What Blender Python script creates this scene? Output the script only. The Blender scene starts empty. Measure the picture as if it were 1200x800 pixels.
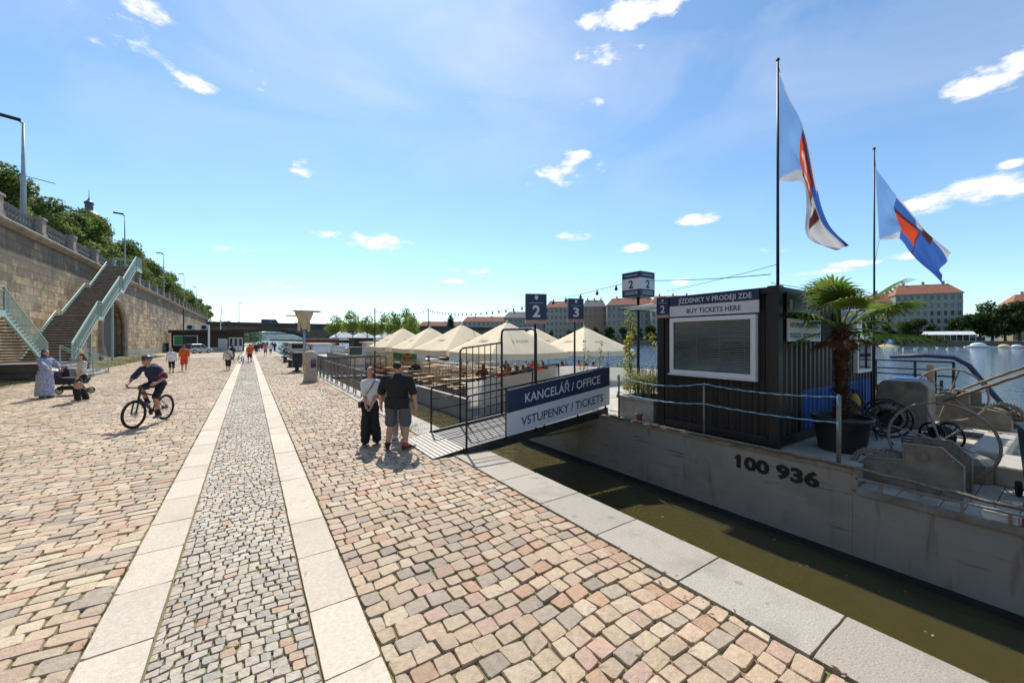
import bpy, bmesh, math, random
import numpy as np
from mathutils import Vector, Matrix, Euler, noise as mnoise
R = math.radians
random.seed(7); np.random.seed(7)
scene = bpy.context.scene
COL = scene.collection
V = Vector

# ------------------------------------------------------------------ helpers
class MB:
    """collects shapes into one mesh"""
    def __init__(s): s.v = []; s.f = []; s.m = []; s.c = []
    def add(s, vs, fs, mi=0):
        o = len(s.v); s.v.extend([tuple(p) for p in vs])
        for f in fs: s.f.append(tuple(i + o for i in f)); s.m.append(mi)
        return s
    def box(s, c, d, rz=0, mi=0, M=None):
        x, y, z = d[0]/2, d[1]/2, d[2]/2
        vs = [V((a*x, b*y, e*z)) for e in (-1, 1) for b in (-1, 1) for a in (-1, 1)]
        if M is None: M = Matrix.Translation(V(c)) @ Matrix.Rotation(rz, 4, 'Z')
        else: M = Matrix.Translation(V(c)) @ M.to_4x4()
        return s.add([M @ p for p in vs], [(0,2,3,1),(4,5,7,6),(0,1,5,4),(2,6,7,3),(0,4,6,2),(1,3,7,5)], mi)
    def bx(s, x0, x1, y0, y1, z0, z1, mi=0):
        return s.box(((x0+x1)/2, (y0+y1)/2, (z0+z1)/2), (abs(x1-x0), abs(y1-y0), abs(z1-z0)), 0, mi)
    def bar(s, a, b, w, h, mi=0):
        a, b = V(a), V(b); d = b - a; L = d.length
        if L < 1e-6: return s
        q = d.to_track_quat('Y', 'Z').to_matrix()
        return s.box((a+b)/2, (w, L, h), 0, mi, q)
    def tube(s, pts, r, n=8, mi=0, cap=True, closed=False):
        pts = [V(p) for p in pts]; k = len(pts)
        rs = r if isinstance(r, (list, tuple)) else [r]*k
        vs = []; up = None
        for i, p in enumerate(pts):
            if closed: t = pts[(i+1) % k] - pts[i-1]
            else: t = pts[min(i+1, k-1)] - pts[max(i-1, 0)]
            if t.length < 1e-9: t = V((0,0,1))
            t.normalize()
            if up is None: up = t.orthogonal().normalized()
            up = (up - t*up.dot(t))
            if up.length < 1e-6: up = t.orthogonal()
            up.normalize(); sd = t.cross(up)
            for j in range(n):
                a = 2*math.pi*j/n
                vs.append(p + (up*math.cos(a) + sd*math.sin(a))*rs[i])
        fs = []
        for i in range(k if closed else k-1):
            i2 = (i+1) % k
            for j in range(n):
                j2 = (j+1) % n
                fs.append((i*n+j, i*n+j2, i2*n+j2, i2*n+j))
        if cap and not closed:
            fs.append(tuple(range(n))[::-1]); fs.append(tuple((k-1)*n+j for j in range(n)))
        return s.add(vs, fs, mi)
    def ring(s, c, rad, r, axis='X', n=32, k=8, mi=0, a0=0, a1=None):
        c = V(c); pts = []
        full = a1 is None
        m = n if full else n+1
        for i in range(m):
            a = a0 + (2*math.pi if full else (a1-a0))*i/n
            u, w = math.cos(a)*rad, math.sin(a)*rad
            pts.append(c + (V((0,u,w)) if axis == 'X' else V((u,0,w)) if axis == 'Y' else V((u,w,0))))
        return s.tube(pts, r, k, mi, True, full)
    def disc(s, c, rad, th, axis='X', n=24, mi=0):
        d = {'X': V((1,0,0)), 'Y': V((0,1,0)), 'Z': V((0,0,1))}[axis]*th/2
        return s.tube([V(c)-d, V(c)+d], rad, n, mi)
    def lathe(s, prof, c=(0,0,0), n=20, mi=0, sx=1, sy=1):
        vs = []; fs = []; k = len(prof)
        for (r, z) in prof:
            for j in range(n):
                a = 2*math.pi*j/n; vs.append((c[0]+r*math.cos(a)*sx, c[1]+r*math.sin(a)*sy, c[2]+z))
        for i in range(k-1):
            for j in range(n):
                j2 = (j+1) % n; fs.append((i*n+j, i*n+j2, (i+1)*n+j2, (i+1)*n+j))
        fs.append(tuple(range(n))[::-1]); fs.append(tuple((k-1)*n+j for j in range(n)))
        return s.add(vs, fs, mi)
    def sph(s, c, r, n=12, m=8, M=None, mi=0):
        rr = r if isinstance(r, (list, tuple)) else (r, r, r)
        vs = []; fs = []; c = V(c)
        for i in range(m+1):
            t = math.pi*i/m
            for j in range(n):
                a = 2*math.pi*j/n
                p = V((rr[0]*math.sin(t)*math.cos(a), rr[1]*math.sin(t)*math.sin(a), rr[2]*math.cos(t)))
                if M is not None: p = M @ p
                vs.append(c + p)
        for i in range(m):
            for j in range(n):
                j2 = (j+1) % n
                fs.append((i*n+j, (i+1)*n+j, (i+1)*n+j2, i*n+j2))
        return s.add(vs, fs, mi)
    def caps(s, a, b, ra, rb=None, n=12):
        rb = ra if rb is None else rb
        s.sph(a, ra, n, 8); s.sph(b, rb, n, 8)
        if (V(b)-V(a)).length > 1e-5: s.tube([a, b], [ra, rb], n)
        return s
    def prism(s, poly, axis, a, b, mi=0):
        """2D polygon extruded along an axis; poly coords are the two other axes in order"""
        def P(u, w, t): return (t,u,w) if axis == 'X' else (u,t,w) if axis == 'Y' else (u,w,t)
        n = len(poly)
        vs = [P(u,w,a) for u,w in poly] + [P(u,w,b) for u,w in poly]
        fs = [tuple(range(n))[::-1], tuple(range(n, 2*n))] + [(i, (i+1) % n, n+(i+1) % n, n+i) for i in range(n)]
        return s.add(vs, fs, mi)
    def grid(s, fn, nu, nv, mi=0):
        vs = [fn(i/nu, j/nv) for i in range(nu+1) for j in range(nv+1)]
        fs = [(i*(nv+1)+j, (i+1)*(nv+1)+j, (i+1)*(nv+1)+j+1, i*(nv+1)+j+1) for i in range(nu) for j in range(nv)]
        return s.add(vs, fs, mi)
    def quad(s, a, b, c, d, mi=0): return s.add([a,b,c,d], [(0,1,2,3)], mi)
    def mesh(s, name, fixn=True):
        me = bpy.data.meshes.new(name); me.from_pydata(s.v, [], s.f)
        if any(s.m): me.polygons.foreach_set('material_index', s.m)
        if fixn:
            bm = bmesh.new(); bm.from_mesh(me); bmesh.ops.recalc_face_normals(bm, faces=bm.faces); bm.to_mesh(me); bm.free()
        me.update(); return me
    def build(s, name, mat, parent=None, smooth=False, bevel=0, fixn=True, kind=None, label=None):
        o = bpy.data.objects.new(name, s.mesh(name, fixn)); COL.objects.link(o)
        for m in (mat if isinstance(mat, (list, tuple)) else [mat]): o.data.materials.append(m)
        if parent: o.parent = parent
        if smooth: shade(o.data)
        if bevel:
            b = o.modifiers.new('bevel', 'BEVEL'); b.width = bevel; b.segments = 2; b.limit_method = 'ANGLE'; b.angle_limit = R(40)
        if kind: o['kind'] = kind
        if label: o['label'] = label
        return o

def shade(me, ang=None):
    me.polygons.foreach_set('use_smooth', [True]*len(me.polygons)); me.update()
def tag(o, label=None, cat=None, group=None, kind=None):
    if label: o['label'] = label
    if cat: o['category'] = cat
    if group: o['group'] = group
    if kind: o['kind'] = kind
    return o
def thing(name, label, cat, loc=(0,0,0), rz=0, group=None):
    o = bpy.data.objects.new(name, None); COL.objects.link(o); o.empty_display_size = .2
    o.location = loc; o.rotation_euler = (0, 0, rz)
    return tag(o, label, cat, group)
def copy_tree(o, parent=None):
    c = o.copy(); COL.objects.link(c)
    if parent: c.parent = parent
    for ch in list(o.children): copy_tree(ch, c)
    return c
def vcol(o, cols, name='Col'):
    """per-vertex colours (the thing's own colour variation)"""
    a = o.data.color_attributes.new(name, 'FLOAT_COLOR', 'POINT')
    a.data.foreach_set('color', np.asarray(cols, np.float32).ravel())

# camera: stands on the quay, looks 34 degrees right of the quay's direction (+Y)
F_PX, YAW, CAM_H, HOR = 455.0, R(34.1), 2.2, 398.0
SN, CS = math.sin(YAW), math.cos(YAW)
def at(px, depth, z=0.0):
    """ground position seen at column px of the photo at a given depth"""
    xr = (px-600)/F_PX*depth
    return V((SN*depth + CS*xr, CS*depth - SN*xr, z))

# ------------------------------------------------------------------ materials
MATS = {}
def mat(name, col, rough=.6, metal=0, var=.18, scale=6, bump=0.0, bscale=40, spec=None, dirt=None, dscale=1.5, damt=.5, trans=0, attr=None, coat=0, spots=None):
    if name in MATS: return MATS[name]
    m = bpy.data.materials.new(name); m.use_nodes = True; nt = m.node_tree; N = nt.nodes; L = nt.links
    b = N['Principled BSDF']; MATS[name] = m
    b.inputs['Roughness'].default_value = rough; b.inputs['Metallic'].default_value = metal
    if spec is not None: b.inputs['Specular IOR Level'].default_value = spec
    if coat: b.inputs['Coat Weight'].default_value = coat
    tc = N.new('ShaderNodeTexCoord')
    nz = N.new('ShaderNodeTexNoise'); nz.inputs['Scale'].default_value = scale; nz.inputs['Detail'].default_value = 6
    L.new(tc.outputs['Object'], nz.inputs['Vector'])
    mx = N.new('ShaderNodeMix'); mx.data_type = 'RGBA'; mx.blend_type = 'MULTIPLY'; mx.inputs[0].default_value = 1
    mr = N.new('ShaderNodeMapRange'); mr.inputs[1].default_value = .3; mr.inputs[2].default_value = .7
    mr.inputs[3].default_value = 1-var; mr.inputs[4].default_value = 1+var
    L.new(nz.outputs['Fac'], mr.inputs[0])
    if attr:
        at_ = N.new('ShaderNodeAttribute'); at_.attribute_name = attr; L.new(at_.outputs['Color'], mx.inputs[6])
    else: mx.inputs[6].default_value = (*col, 1)
    L.new(mr.outputs[0], mx.inputs[7]); out = mx.outputs[2]
    if dirt:
        n2 = N.new('ShaderNodeTexNoise'); n2.inputs['Scale'].default_value = dscale; n2.inputs['Detail'].default_value = 8; n2.inputs['Roughness'].default_value = .7
        L.new(tc.outputs['Object'], n2.inputs['Vector'])
        r2 = N.new('ShaderNodeMapRange'); r2.inputs[1].default_value = .5; r2.inputs[2].default_value = .68; r2.inputs[4].default_value = damt
        L.new(n2.outputs['Fac'], r2.inputs[0])
        m2 = N.new('ShaderNodeMix'); m2.data_type = 'RGBA'; L.new(r2.outputs[0], m2.inputs[0]); L.new(out, m2.inputs[6]); m2.inputs[7].default_value = (*dirt, 1); out = m2.outputs[2]
    if spots:   # scattered dark stains: gum, oil, damp
        vo = N.new('ShaderNodeTexVoronoi'); vo.inputs['Scale'].default_value = spots[0]; vo.inputs['Randomness'].default_value = 1
        nd = N.new('ShaderNodeTexNoise'); nd.inputs['Scale'].default_value = spots[0]*3; L.new(tc.outputs['Object'], nd.inputs['Vector'])
        av = N.new('ShaderNodeMixRGB'); av.blend_type = 'ADD'; av.inputs[0].default_value = .3/spots[0]; L.new(tc.outputs['Object'], av.inputs[1]); L.new(nd.outputs['Color'], av.inputs[2]); L.new(av.outputs[0], vo.inputs['Vector'])
        sc = N.new('ShaderNodeSeparateColor'); L.new(vo.outputs['Color'], sc.inputs[0])
        rs = N.new('ShaderNodeMath'); rs.operation = 'MULTIPLY'; rs.inputs[1].default_value = .26; L.new(sc.outputs[0], rs.inputs[0])
        df = N.new('ShaderNodeMath'); df.operation = 'SUBTRACT'; L.new(rs.outputs[0], df.inputs[0]); L.new(vo.outputs['Distance'], df.inputs[1])
        mk = N.new('ShaderNodeMapRange'); mk.inputs[1].default_value = -.02; mk.inputs[2].default_value = .06; mk.inputs[4].default_value = spots[2]; L.new(df.outputs[0], mk.inputs[0])
        m4 = N.new('ShaderNodeMix'); m4.data_type = 'RGBA'; L.new(mk.outputs[0], m4.inputs[0]); L.new(out, m4.inputs[6]); m4.inputs[7].default_value = (*spots[1], 1); out = m4.outputs[2]
    L.new(out, b.inputs['Base Color'])
    if bump:
        n3 = N.new('ShaderNodeTexNoise'); n3.inputs['Scale'].default_value = bscale; n3.inputs['Detail'].default_value = 5
        L.new(tc.outputs['Object'], n3.inputs['Vector'])
        bp = N.new('ShaderNodeBump'); bp.inputs['Strength'].default_value = bump; bp.inputs['Distance'].default_value = .02
        L.new(n3.outputs['Fac'], bp.inputs['Height']); L.new(bp.outputs[0], b.inputs['Normal'])
    if trans:
        tr = N.new('ShaderNodeBsdfTranslucent'); L.new(out, tr.inputs['Color'])
        ms = N.new('ShaderNodeMixShader'); ms.inputs[0].default_value = trans
        L.new(b.outputs[0], ms.inputs[1]); L.new(tr.outputs[0], ms.inputs[2]); L.new(ms.outputs[0], N['Material Output'].inputs['Surface'])
    return m

def brickmat(name, c1, c2, mortar, bw, bh, ms=.02, vec='YZ', var=.3, rough=.85, dirt=None, dlo=.5, dhi=.65, damt=.7, dscale=.4, bump=.6, dark_z=None):
    m = bpy.data.materials.new(name); m.use_nodes = True; nt = m.node_tree; N = nt.nodes; L = nt.links
    b = N['Principled BSDF']; b.inputs['Roughness'].default_value = rough
    tc = N.new('ShaderNodeTexCoord'); sx = N.new('ShaderNodeSeparateXYZ'); L.new(tc.outputs['Object'], sx.inputs[0])
    cb = N.new('ShaderNodeCombineXYZ'); idx = {'X':0,'Y':1,'Z':2}
    L.new(sx.outputs[idx[vec[0]]], cb.inputs[0]); L.new(sx.outputs[idx[vec[1]]], cb.inputs[1])
    nw = N.new('ShaderNodeTexNoise'); nw.inputs['Scale'].default_value = 1.3; L.new(tc.outputs['Object'], nw.inputs['Vector'])
    ad = N.new('ShaderNodeMixRGB'); ad.blend_type = 'ADD'; ad.inputs[0].default_value = .05; L.new(cb.outputs[0], ad.inputs[1]); L.new(nw.outputs['Color'], ad.inputs[2])
    br = N.new('ShaderNodeTexBrick'); L.new(ad.outputs[0], br.inputs['Vector'])
    br.inputs['Scale'].default_value = 1; br.inputs['Brick Width'].default_value = bw; br.inputs['Row Height'].default_value = bh
    br.inputs['Mortar Size'].default_value = ms; br.inputs['Mortar Smooth'].default_value = .3
    br.inputs['Color1'].default_value = (*c1,1); br.inputs['Color2'].default_value = (*c2,1); br.inputs['Mortar'].default_value = (*mortar,1)
    nz = N.new('ShaderNodeTexNoise'); nz.inputs['Scale'].default_value = 3; nz.inputs['Detail'].default_value = 8; L.new(tc.outputs['Object'], nz.inputs['Vector'])
    mr = N.new('ShaderNodeMapRange'); mr.inputs[1].default_value = .3; mr.inputs[2].default_value = .7; mr.inputs[3].default_value = 1-var; mr.inputs[4].default_value = 1+var
    L.new(nz.outputs['Fac'], mr.inputs[0])
    mx = N.new('ShaderNodeMix'); mx.data_type='RGBA'; mx.blend_type='MULTIPLY'; mx.inputs[0].default_value=1
    L.new(br.outputs['Color'], mx.inputs[6]); L.new(mr.outputs[0], mx.inputs[7]); out = mx.outputs[2]
    if dirt:
        n2 = N.new('ShaderNodeTexNoise'); n2.inputs['Scale'].default_value = dscale; n2.inputs['Detail'].default_value = 9; n2.inputs['Roughness'].default_value = .65
        L.new(tc.outputs['Object'], n2.inputs['Vector'])
        r2 = N.new('ShaderNodeMapRange'); r2.inputs[1].default_value = dlo; r2.inputs[2].default_value = dhi; r2.inputs[4].default_value = damt; L.new(n2.outputs['Fac'], r2.inputs[0])
        if dark_z:   # dark tone grows stronger with height, up to the top courses
            rz = N.new('ShaderNodeMapRange'); rz.inputs[1].default_value = dark_z[0]; rz.inputs[2].default_value = dark_z[1]; rz.inputs[3].default_value = -.06; rz.inputs[4].default_value = .16; L.new(sx.outputs[2], rz.inputs[0])
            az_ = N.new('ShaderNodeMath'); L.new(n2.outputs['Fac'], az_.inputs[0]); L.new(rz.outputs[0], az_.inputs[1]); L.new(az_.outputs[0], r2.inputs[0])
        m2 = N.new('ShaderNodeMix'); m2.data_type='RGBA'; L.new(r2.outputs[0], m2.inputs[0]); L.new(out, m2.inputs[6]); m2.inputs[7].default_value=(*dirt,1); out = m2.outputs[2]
        if dark_z:   # damp runs down the face and paler patched stones
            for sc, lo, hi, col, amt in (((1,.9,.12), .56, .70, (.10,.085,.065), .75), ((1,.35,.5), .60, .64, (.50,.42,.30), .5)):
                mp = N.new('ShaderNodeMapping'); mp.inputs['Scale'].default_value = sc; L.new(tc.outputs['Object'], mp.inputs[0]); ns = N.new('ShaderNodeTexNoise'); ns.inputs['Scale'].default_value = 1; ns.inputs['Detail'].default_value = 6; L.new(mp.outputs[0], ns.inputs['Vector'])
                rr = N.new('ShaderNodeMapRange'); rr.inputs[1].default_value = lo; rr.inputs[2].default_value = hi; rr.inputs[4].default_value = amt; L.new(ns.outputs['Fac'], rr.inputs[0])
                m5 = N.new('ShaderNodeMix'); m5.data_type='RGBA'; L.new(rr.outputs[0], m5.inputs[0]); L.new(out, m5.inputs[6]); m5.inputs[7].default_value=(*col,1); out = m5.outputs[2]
    L.new(out, b.inputs['Base Color'])
    mt = N.new('ShaderNodeMath'); mt.operation='MULTIPLY_ADD'; mt.inputs[1].default_value=-1; mt.inputs[2].default_value=1; L.new(br.outputs['Fac'], mt.inputs[0])
    a2 = N.new('ShaderNodeMath'); a2.operation='MULTIPLY_ADD'; a2.inputs[1].default_value=.5; L.new(nz.outputs['Fac'], a2.inputs[0]); L.new(mt.outputs[0], a2.inputs[2])
    bp = N.new('ShaderNodeBump'); bp.inputs['Strength'].default_value=bump; bp.inputs['Distance'].default_value=.04; L.new(a2.outputs[0], bp.inputs['Height']); L.new(bp.outputs[0], b.inputs['Normal'])
    MATS[name] = m; return m

# ------------------------------------------------------------------ lettering
def text_mesh(s, name='lettering', bold=0.0):
    cu = bpy.data.curves.new(name, 'FONT'); cu.body = s; cu.size = 1; cu.resolution_u = 3; cu.offset = bold
    o = bpy.data.objects.new(name, cu); COL.objects.link(o)
    dg = bpy.context.evaluated_depsgraph_get(); me = bpy.data.meshes.new_from_object(o.evaluated_get(dg))
    bpy.data.objects.remove(o); bpy.data.curves.remove(cu)
    return me
def lettering(s, org, right, up, h, material, parent, w=None, bold=.012, lift=.004, center=True, name='lettering'):
    """flat painted letters: org is the centre, cap height about h, fitted to width w"""
    me = text_mesh(s, name, bold); n = len(me.vertices)
    co = np.empty(n*3, np.float32); me.vertices.foreach_get('co', co); co = co.reshape(-1, 3)
    lo, hi = co.min(0), co.max(0)
    caph = .73
    sy = h/caph; sx = sy if w is None else w/(hi[0]-lo[0])
    right = V(right).normalized(); up = V(up); nrm = right.cross(up.normalized())
    x = (co[:,0]-(lo[0]+hi[0])/2)*sx; y = (co[:,1]-caph/2)*sy
    out = np.array(org)[None] + x[:,None]*np.array(right)[None] + y[:,None]*np.array(up)[None] + np.array(nrm*lift)[None]
    me.vertices.foreach_set('co', out.astype(np.float32).ravel()); me.update()
    o = bpy.data.objects.new(name, me); COL.objects.link(o); me.materials.clear(); me.materials.append(material)
    if parent: o.parent = parent
    return o
# ------------------------------------------------------------------ people
FOLD = bpy.data.textures.new('cloth_folds', 'CLOUDS'); FOLD.noise_scale = .11; FOLD.noise_depth = 2
def fuse(mb, name, voxel, material, parent, sm=5):
    """one continuous skin round the limb shapes"""
    me = mb.mesh(name+'_raw', False); o = bpy.data.objects.new(name, me); COL.objects.link(o)
    r = o.modifiers.new('r', 'REMESH'); r.mode = 'VOXEL'; r.voxel_size = voxel
    if sm:
        s = o.modifiers.new('s', 'SMOOTH'); s.iterations = sm; s.factor = .5
    if name in ('shirt', 'trousers', 'shorts', 'skirt', 'dress', 'headscarf', 'hair'):
        d = o.modifiers.new('d', 'DISPLACE'); d.texture = FOLD; d.strength = .045 if name in ('trousers', 'dress', 'skirt') else .036; d.mid_level = .52; d.texture_coords = 'LOCAL'
    dg = bpy.context.evaluated_depsgraph_get(); m2 = bpy.data.meshes.new_from_object(o.evaluated_get(dg))
    bpy.data.objects.remove(o); bpy.data.meshes.remove(me)
    m2.name = name; shade(m2); m2.materials.clear(); m2.materials.append(material)
    o = bpy.data.objects.new(name, m2); COL.objects.link(o)
    if parent: o.parent = parent
    return o
def ik(a, c, l1, l2, hint):
    d = c-a; L = min(d.length, .998*(l1+l2)); u = d.normalized()
    x = (l1*l1-l2*l2+L*L)/(2*L); hh = math.sqrt(max(l1*l1-x*x, 0)); hint = V(hint)
    p = hint - u*hint.dot(u); p.normalize()
    return a+u*x+p*hh, a+u*L
def cloth(name, c, **k): return mat('cloth_'+name, c, .85, var=k.get('var', .12), scale=k.get('scale', 12), bump=.25, bscale=25)
SKIN = mat('skin', (.52,.29,.19), .5, var=.06, scale=5)
SKIN2 = mat('skin_tanned', (.42,.22,.14), .5, var=.06, scale=5)
EYE = mat('eye_dark', (.02,.015,.01), .2, var=0)
LIP = mat('lips', (.35,.12,.10), .5, var=0)
HAIRS = {k: mat('hair_'+k, c, .55, var=.4, scale=60, bump=.5, bscale=120) for k, c in dict(dark=(.02,.013,.009), brown=(.07,.035,.018), auburn=(.10,.03,.018), grey=(.22,.2,.18), blond=(.3,.19,.08), black=(.01,.009,.009)).items()}

def person(label, loc, rz, h=1.75, g=1.0, vox=.014, skin=SKIN, pelvis=(0,0,.93), chest=(0,.0,1.25), neck=(0,0,1.47), head=(0,.03,1.615),
           feet=((-.11,0,.08),(.11,0,.08)), hands=((-.28,.05,.80),(.28,.05,.80)), khint=(0,1,0), ehint=((-.4,-1,0),(.4,-1,0)),
           top=None, bottom=None, shoes=None, hair=None, extra=None, footdir=((-.15,1,0),(.15,1,0)), handdir=None, hyaw=0, group=None, sw=.18, belly=0, curl=.5):
    k = h/1.75
    root = thing('person', label, 'person', loc, rz, group)
    S = lambda p: V(p)*k
    pel, ch, nk, hd = S(pelvis), S(chest), S(neck), S(head)
    axis = (nk-pel).normalized()
    lat = V((1,0,0))
    sh = [nk - axis*.085*k + lat*(s*sw*k*(1+(g-1)*.5)) for s in (-1,1)]
    hip = [pel + lat*(s*.09*k*g) - V((0,0,.02*k)) for s in (-1,1)]
    kn, an, el, wr = [], [], [], []
    for i in (0,1):
        a, b = ik(hip[i], S(feet[i]), .44*k, .43*k, V(khint)); kn.append(a); an.append(b)
        a, b = ik(sh[i], S(hands[i]), .29*k, .26*k, V(ehint[i])); el.append(a); wr.append(b)
    HM = Matrix.Rotation(hyaw, 3, 'Z')
    def torso(mb, e=0.0, low=True):
        gg = g*k
        mb.caps(sh[0]*.8+sh[1]*.2, sh[1]*.8+sh[0]*.2, .066*k*(.6+.4*g)+e); mb.caps(nk-axis*.045*k-lat*.06*k, nk-axis*.045*k+lat*.06*k, .045*k*(.6+.4*g)+e)
        mb.sph(ch+V((0,.0,.02*k)), (.155*gg+e, .105*gg+e, .2*k+e), 16, 10)
        mid = pel.lerp(ch, .45)
        mb.sph(mid+V((0,.02*k+belly*.6,0)), (.135*gg+e, .1*gg+e+belly, .17*k+e), 16, 10)
        if low: mb.sph(pel, (.155*gg+e, .115*gg+e, .13*k+e), 16, 10)
    def leg(mb, i, t=1.0, e=0.0, flare=0.0):
        gg = k*(.5+.5*g)
        r0, r1, r2, r3 = .088*gg+e, .056*gg+e, .056*gg+e, .036*gg+e
        if t <= .5:
            kk = hip[i].lerp(kn[i], t*2); mb.caps(hip[i], kk, r0, max(r0+(r1-r0)*t*2, 0)+flare); return
        mb.caps(hip[i], kn[i], r0, r1+flare*.5)
        t2 = (t-.5)*2; mid = kn[i].lerp(an[i], .3)+V((0,-.012*k,0))
        mb.caps(kn[i], mid, r1+flare*.5, r2+flare*.7)
        mb.caps(mid, kn[i].lerp(an[i], t2), r2+flare*.7, (r3 if t2 > .8 else r2)+flare)
    def arm(mb, i, t=1.0, e=0.0, flare=0.0):
        gg = k*(.5+.5*g)
        r0, r1, r2 = .052*gg+e, .042*gg+e, .028*gg+e
        mb.sph(sh[i], r0*1.02)
        if t <= .5: mb.caps(sh[i], sh[i].lerp(el[i], t*2), r0, r1+flare); return
        mb.caps(sh[i], el[i], r0, r1+flare*.4)
        mb.caps(el[i], el[i].lerp(wr[i], .25+.0*t), r1+flare*.4, r1*.98+flare*.4)
        mb.caps(el[i].lerp(wr[i], .25), el[i].lerp(wr[i], min((t-.5)*2, 1)), r1*.98+flare*.4, r2+flare)
    # body
    mb = MB(); torso(mb)
    mb.caps(nk-axis*.03*k, hd-V((0,.02*k,.05*k)), .055*k, .05*k)
    mb.sph(hd+V((0,0,.02*k)), (.074*k, .093*k, .098*k), 18, 14, HM)
    mb.sph(hd+HM@V((0,.028*k,-.055*k)), (.056*k, .062*k, .062*k), 14, 10, HM)
    mb.caps(hd+HM@V((0,.088*k,.012*k)), hd+HM@V((0,.106*k,-.022*k)), .010*k, .015*k)
    for s in (-1,1): mb.sph(hd+HM@V((s*.076*k,-.005*k,-.005*k)), (.011*k,.02*k,.03*k), 8, 6, HM)
    for i in (0,1):
        leg(mb, i); arm(mb, i)
        fd = V(footdir[i]).normalized()
        up = V((0,0,1))
        mb.caps(an[i]+V((0,0,-.035*k))-fd*.04*k, an[i]+fd*.16*k+V((0,0,-.055*k)), .036*k, .026*k)
        # hand: palm, four fingers, thumb
        d = V(handdir[i]).normalized() if handdir else (wr[i]-el[i]).normalized()
        sgn = -1 if i == 0 else 1
        side = d.cross(V((sgn*1.0,0,0))); side = side.normalized() if side.length > .2 else V((0,1,0))
        nrm = d.cross(side).normalized()*(-sgn) ; inn = V((-sgn,0,0)); inn = (inn-d*inn.dot(d)); inn = inn.normalized() if inn.length > .1 else nrm
        w = wr[i]; pm = w+d*.05*k
        mb.caps(w, pm, .026*k, .03*k)
        for q in range(4):
            o = side*((q-1.5)*.019*k); base = w+d*.078*k+o
            Lf = (.036,.042,.04,.032)[q]*k
            m1 = base+(d*(1-curl*.3)+inn*curl*.6).normalized()*Lf
            m2 = m1+(d*(1-curl)+inn*curl).normalized()*Lf*.9
            mb.caps(w+d*.03*k+o*.7, base, .0125*k, .0105*k, 8); mb.caps(base, m1, .0098*k, .0088*k, 8); mb.caps(m1, m2, .0088*k, .0075*k, 8)
        tb = w+d*.03*k+side*.03*k; t1 = tb+(d*.7+side*.6+inn*.3).normalized()*.035*k; t2 = t1+(d+inn*.4).normalized()*.03*k
        mb.caps(w+d*.02*k, tb, .015*k, .0125*k, 8); mb.caps(tb, t1, .0115*k, .0105*k, 8); mb.caps(t1, t2, .0105*k, .0085*k, 8)
    fuse(mb, 'body', vox, skin, root, 3)
    if vox < .02:
        mb = MB()
        for s in (-1,1): mb.sph(hd+HM@V((s*.03*k,.082*k,.018*k)), (.012*k,.009*k,.008*k), 8, 6, HM)
        mb.build('eyes', EYE, root, True)
        MB().sph(hd+HM@V((0,.087*k,-.062*k)), (.024*k,.008*k,.007*k), 10, 6, HM).build('mouth', LIP, root, True)
    cv = max(vox, .014)
    if top:
        c, sl, e = top[0], top[1], top[2] if len(top) > 2 else .014
        mb = MB(); torso(mb, e*1.1)
        mb.sph(pel+V((0,0,.0)), (.165*g*k+e, .122*g*k+e, .1*k), 16, 10)
        mb.caps(nk-axis*.07*k, nk-axis*.01*k, .07*k, .062*k)
        if len(top) > 3: mb.lathe([(.155*g*k+e, .10*k), (.160*g*k+e, -top[3]*k)], pel, 22, 0, 1.0, .78)
        for i in (0,1):
            if sl: arm(mb, i, sl, e, .014 if sl <= .5 else .016)
        fuse(mb, 'shirt', cv, c, root)
    if bottom:
        c, kind = bottom[0], bottom[1]; fl = bottom[2] if len(bottom) > 2 else .012
        mb = MB(); mb.sph(pel, (.163*g*k+.006, .122*g*k+.006, .125*k), 16, 10)
        if kind in ('trousers', 'shorts', 'capri'):
            t = dict(trousers=.97, shorts=.46, capri=.62)[kind]
            for i in (0,1): leg(mb, i, t, .014, fl)
            fuse(mb, kind if kind != 'capri' else 'trousers', cv, c, root)
        else:   # skirt or dress: a cloth cone down to the hem
            hem = {'skirt': .5, 'dress': .09}[kind]
            cen = (an[0]+an[1])/2; cen.z = hem*k
            mb.tube([pel+V((0,0,.06*k)), pel-V((0,0,.08*k)), pel.lerp(cen, .5), cen], [.14*g*k, .18*g*k, .18*g*k+fl*.4, .18*g*k+fl], 24)
            fuse(mb, kind, cv, c, root)
    if shoes:
        for i in (0,1):
            fd = V(footdir[i]).normalized(); mb = MB()
            mb.caps(an[i]+V((0,0,-.03*k))-fd*.045*k, an[i]+fd*.05*k+V((0,0,-.02*k)), .045*k, .046*k)
            mb.caps(an[i]-fd*.045*k+V((0,0,-.045*k)), an[i]+fd*.17*k+V((0,0,-.045*k)), .038*k, .034*k)
            o = fuse(mb, 'shoe', max(vox, .012), shoes, root)
            if vox < .02:
                s = MB(); s.caps(an[i]-fd*.05*k+V((0,0,-.07*k)), an[i]+fd*.175*k+V((0,0,-.07*k)), .04*k, .036*k)
                for j, p in enumerate(s.v): s.v[j] = (p[0], p[1], an[i].z-.068*k+(p[2]-an[i].z+.07*k)*.3)
                s.build('sole', MATS.get('sole_'+shoes.name, MATS['cloth_white']), o, True)
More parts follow.
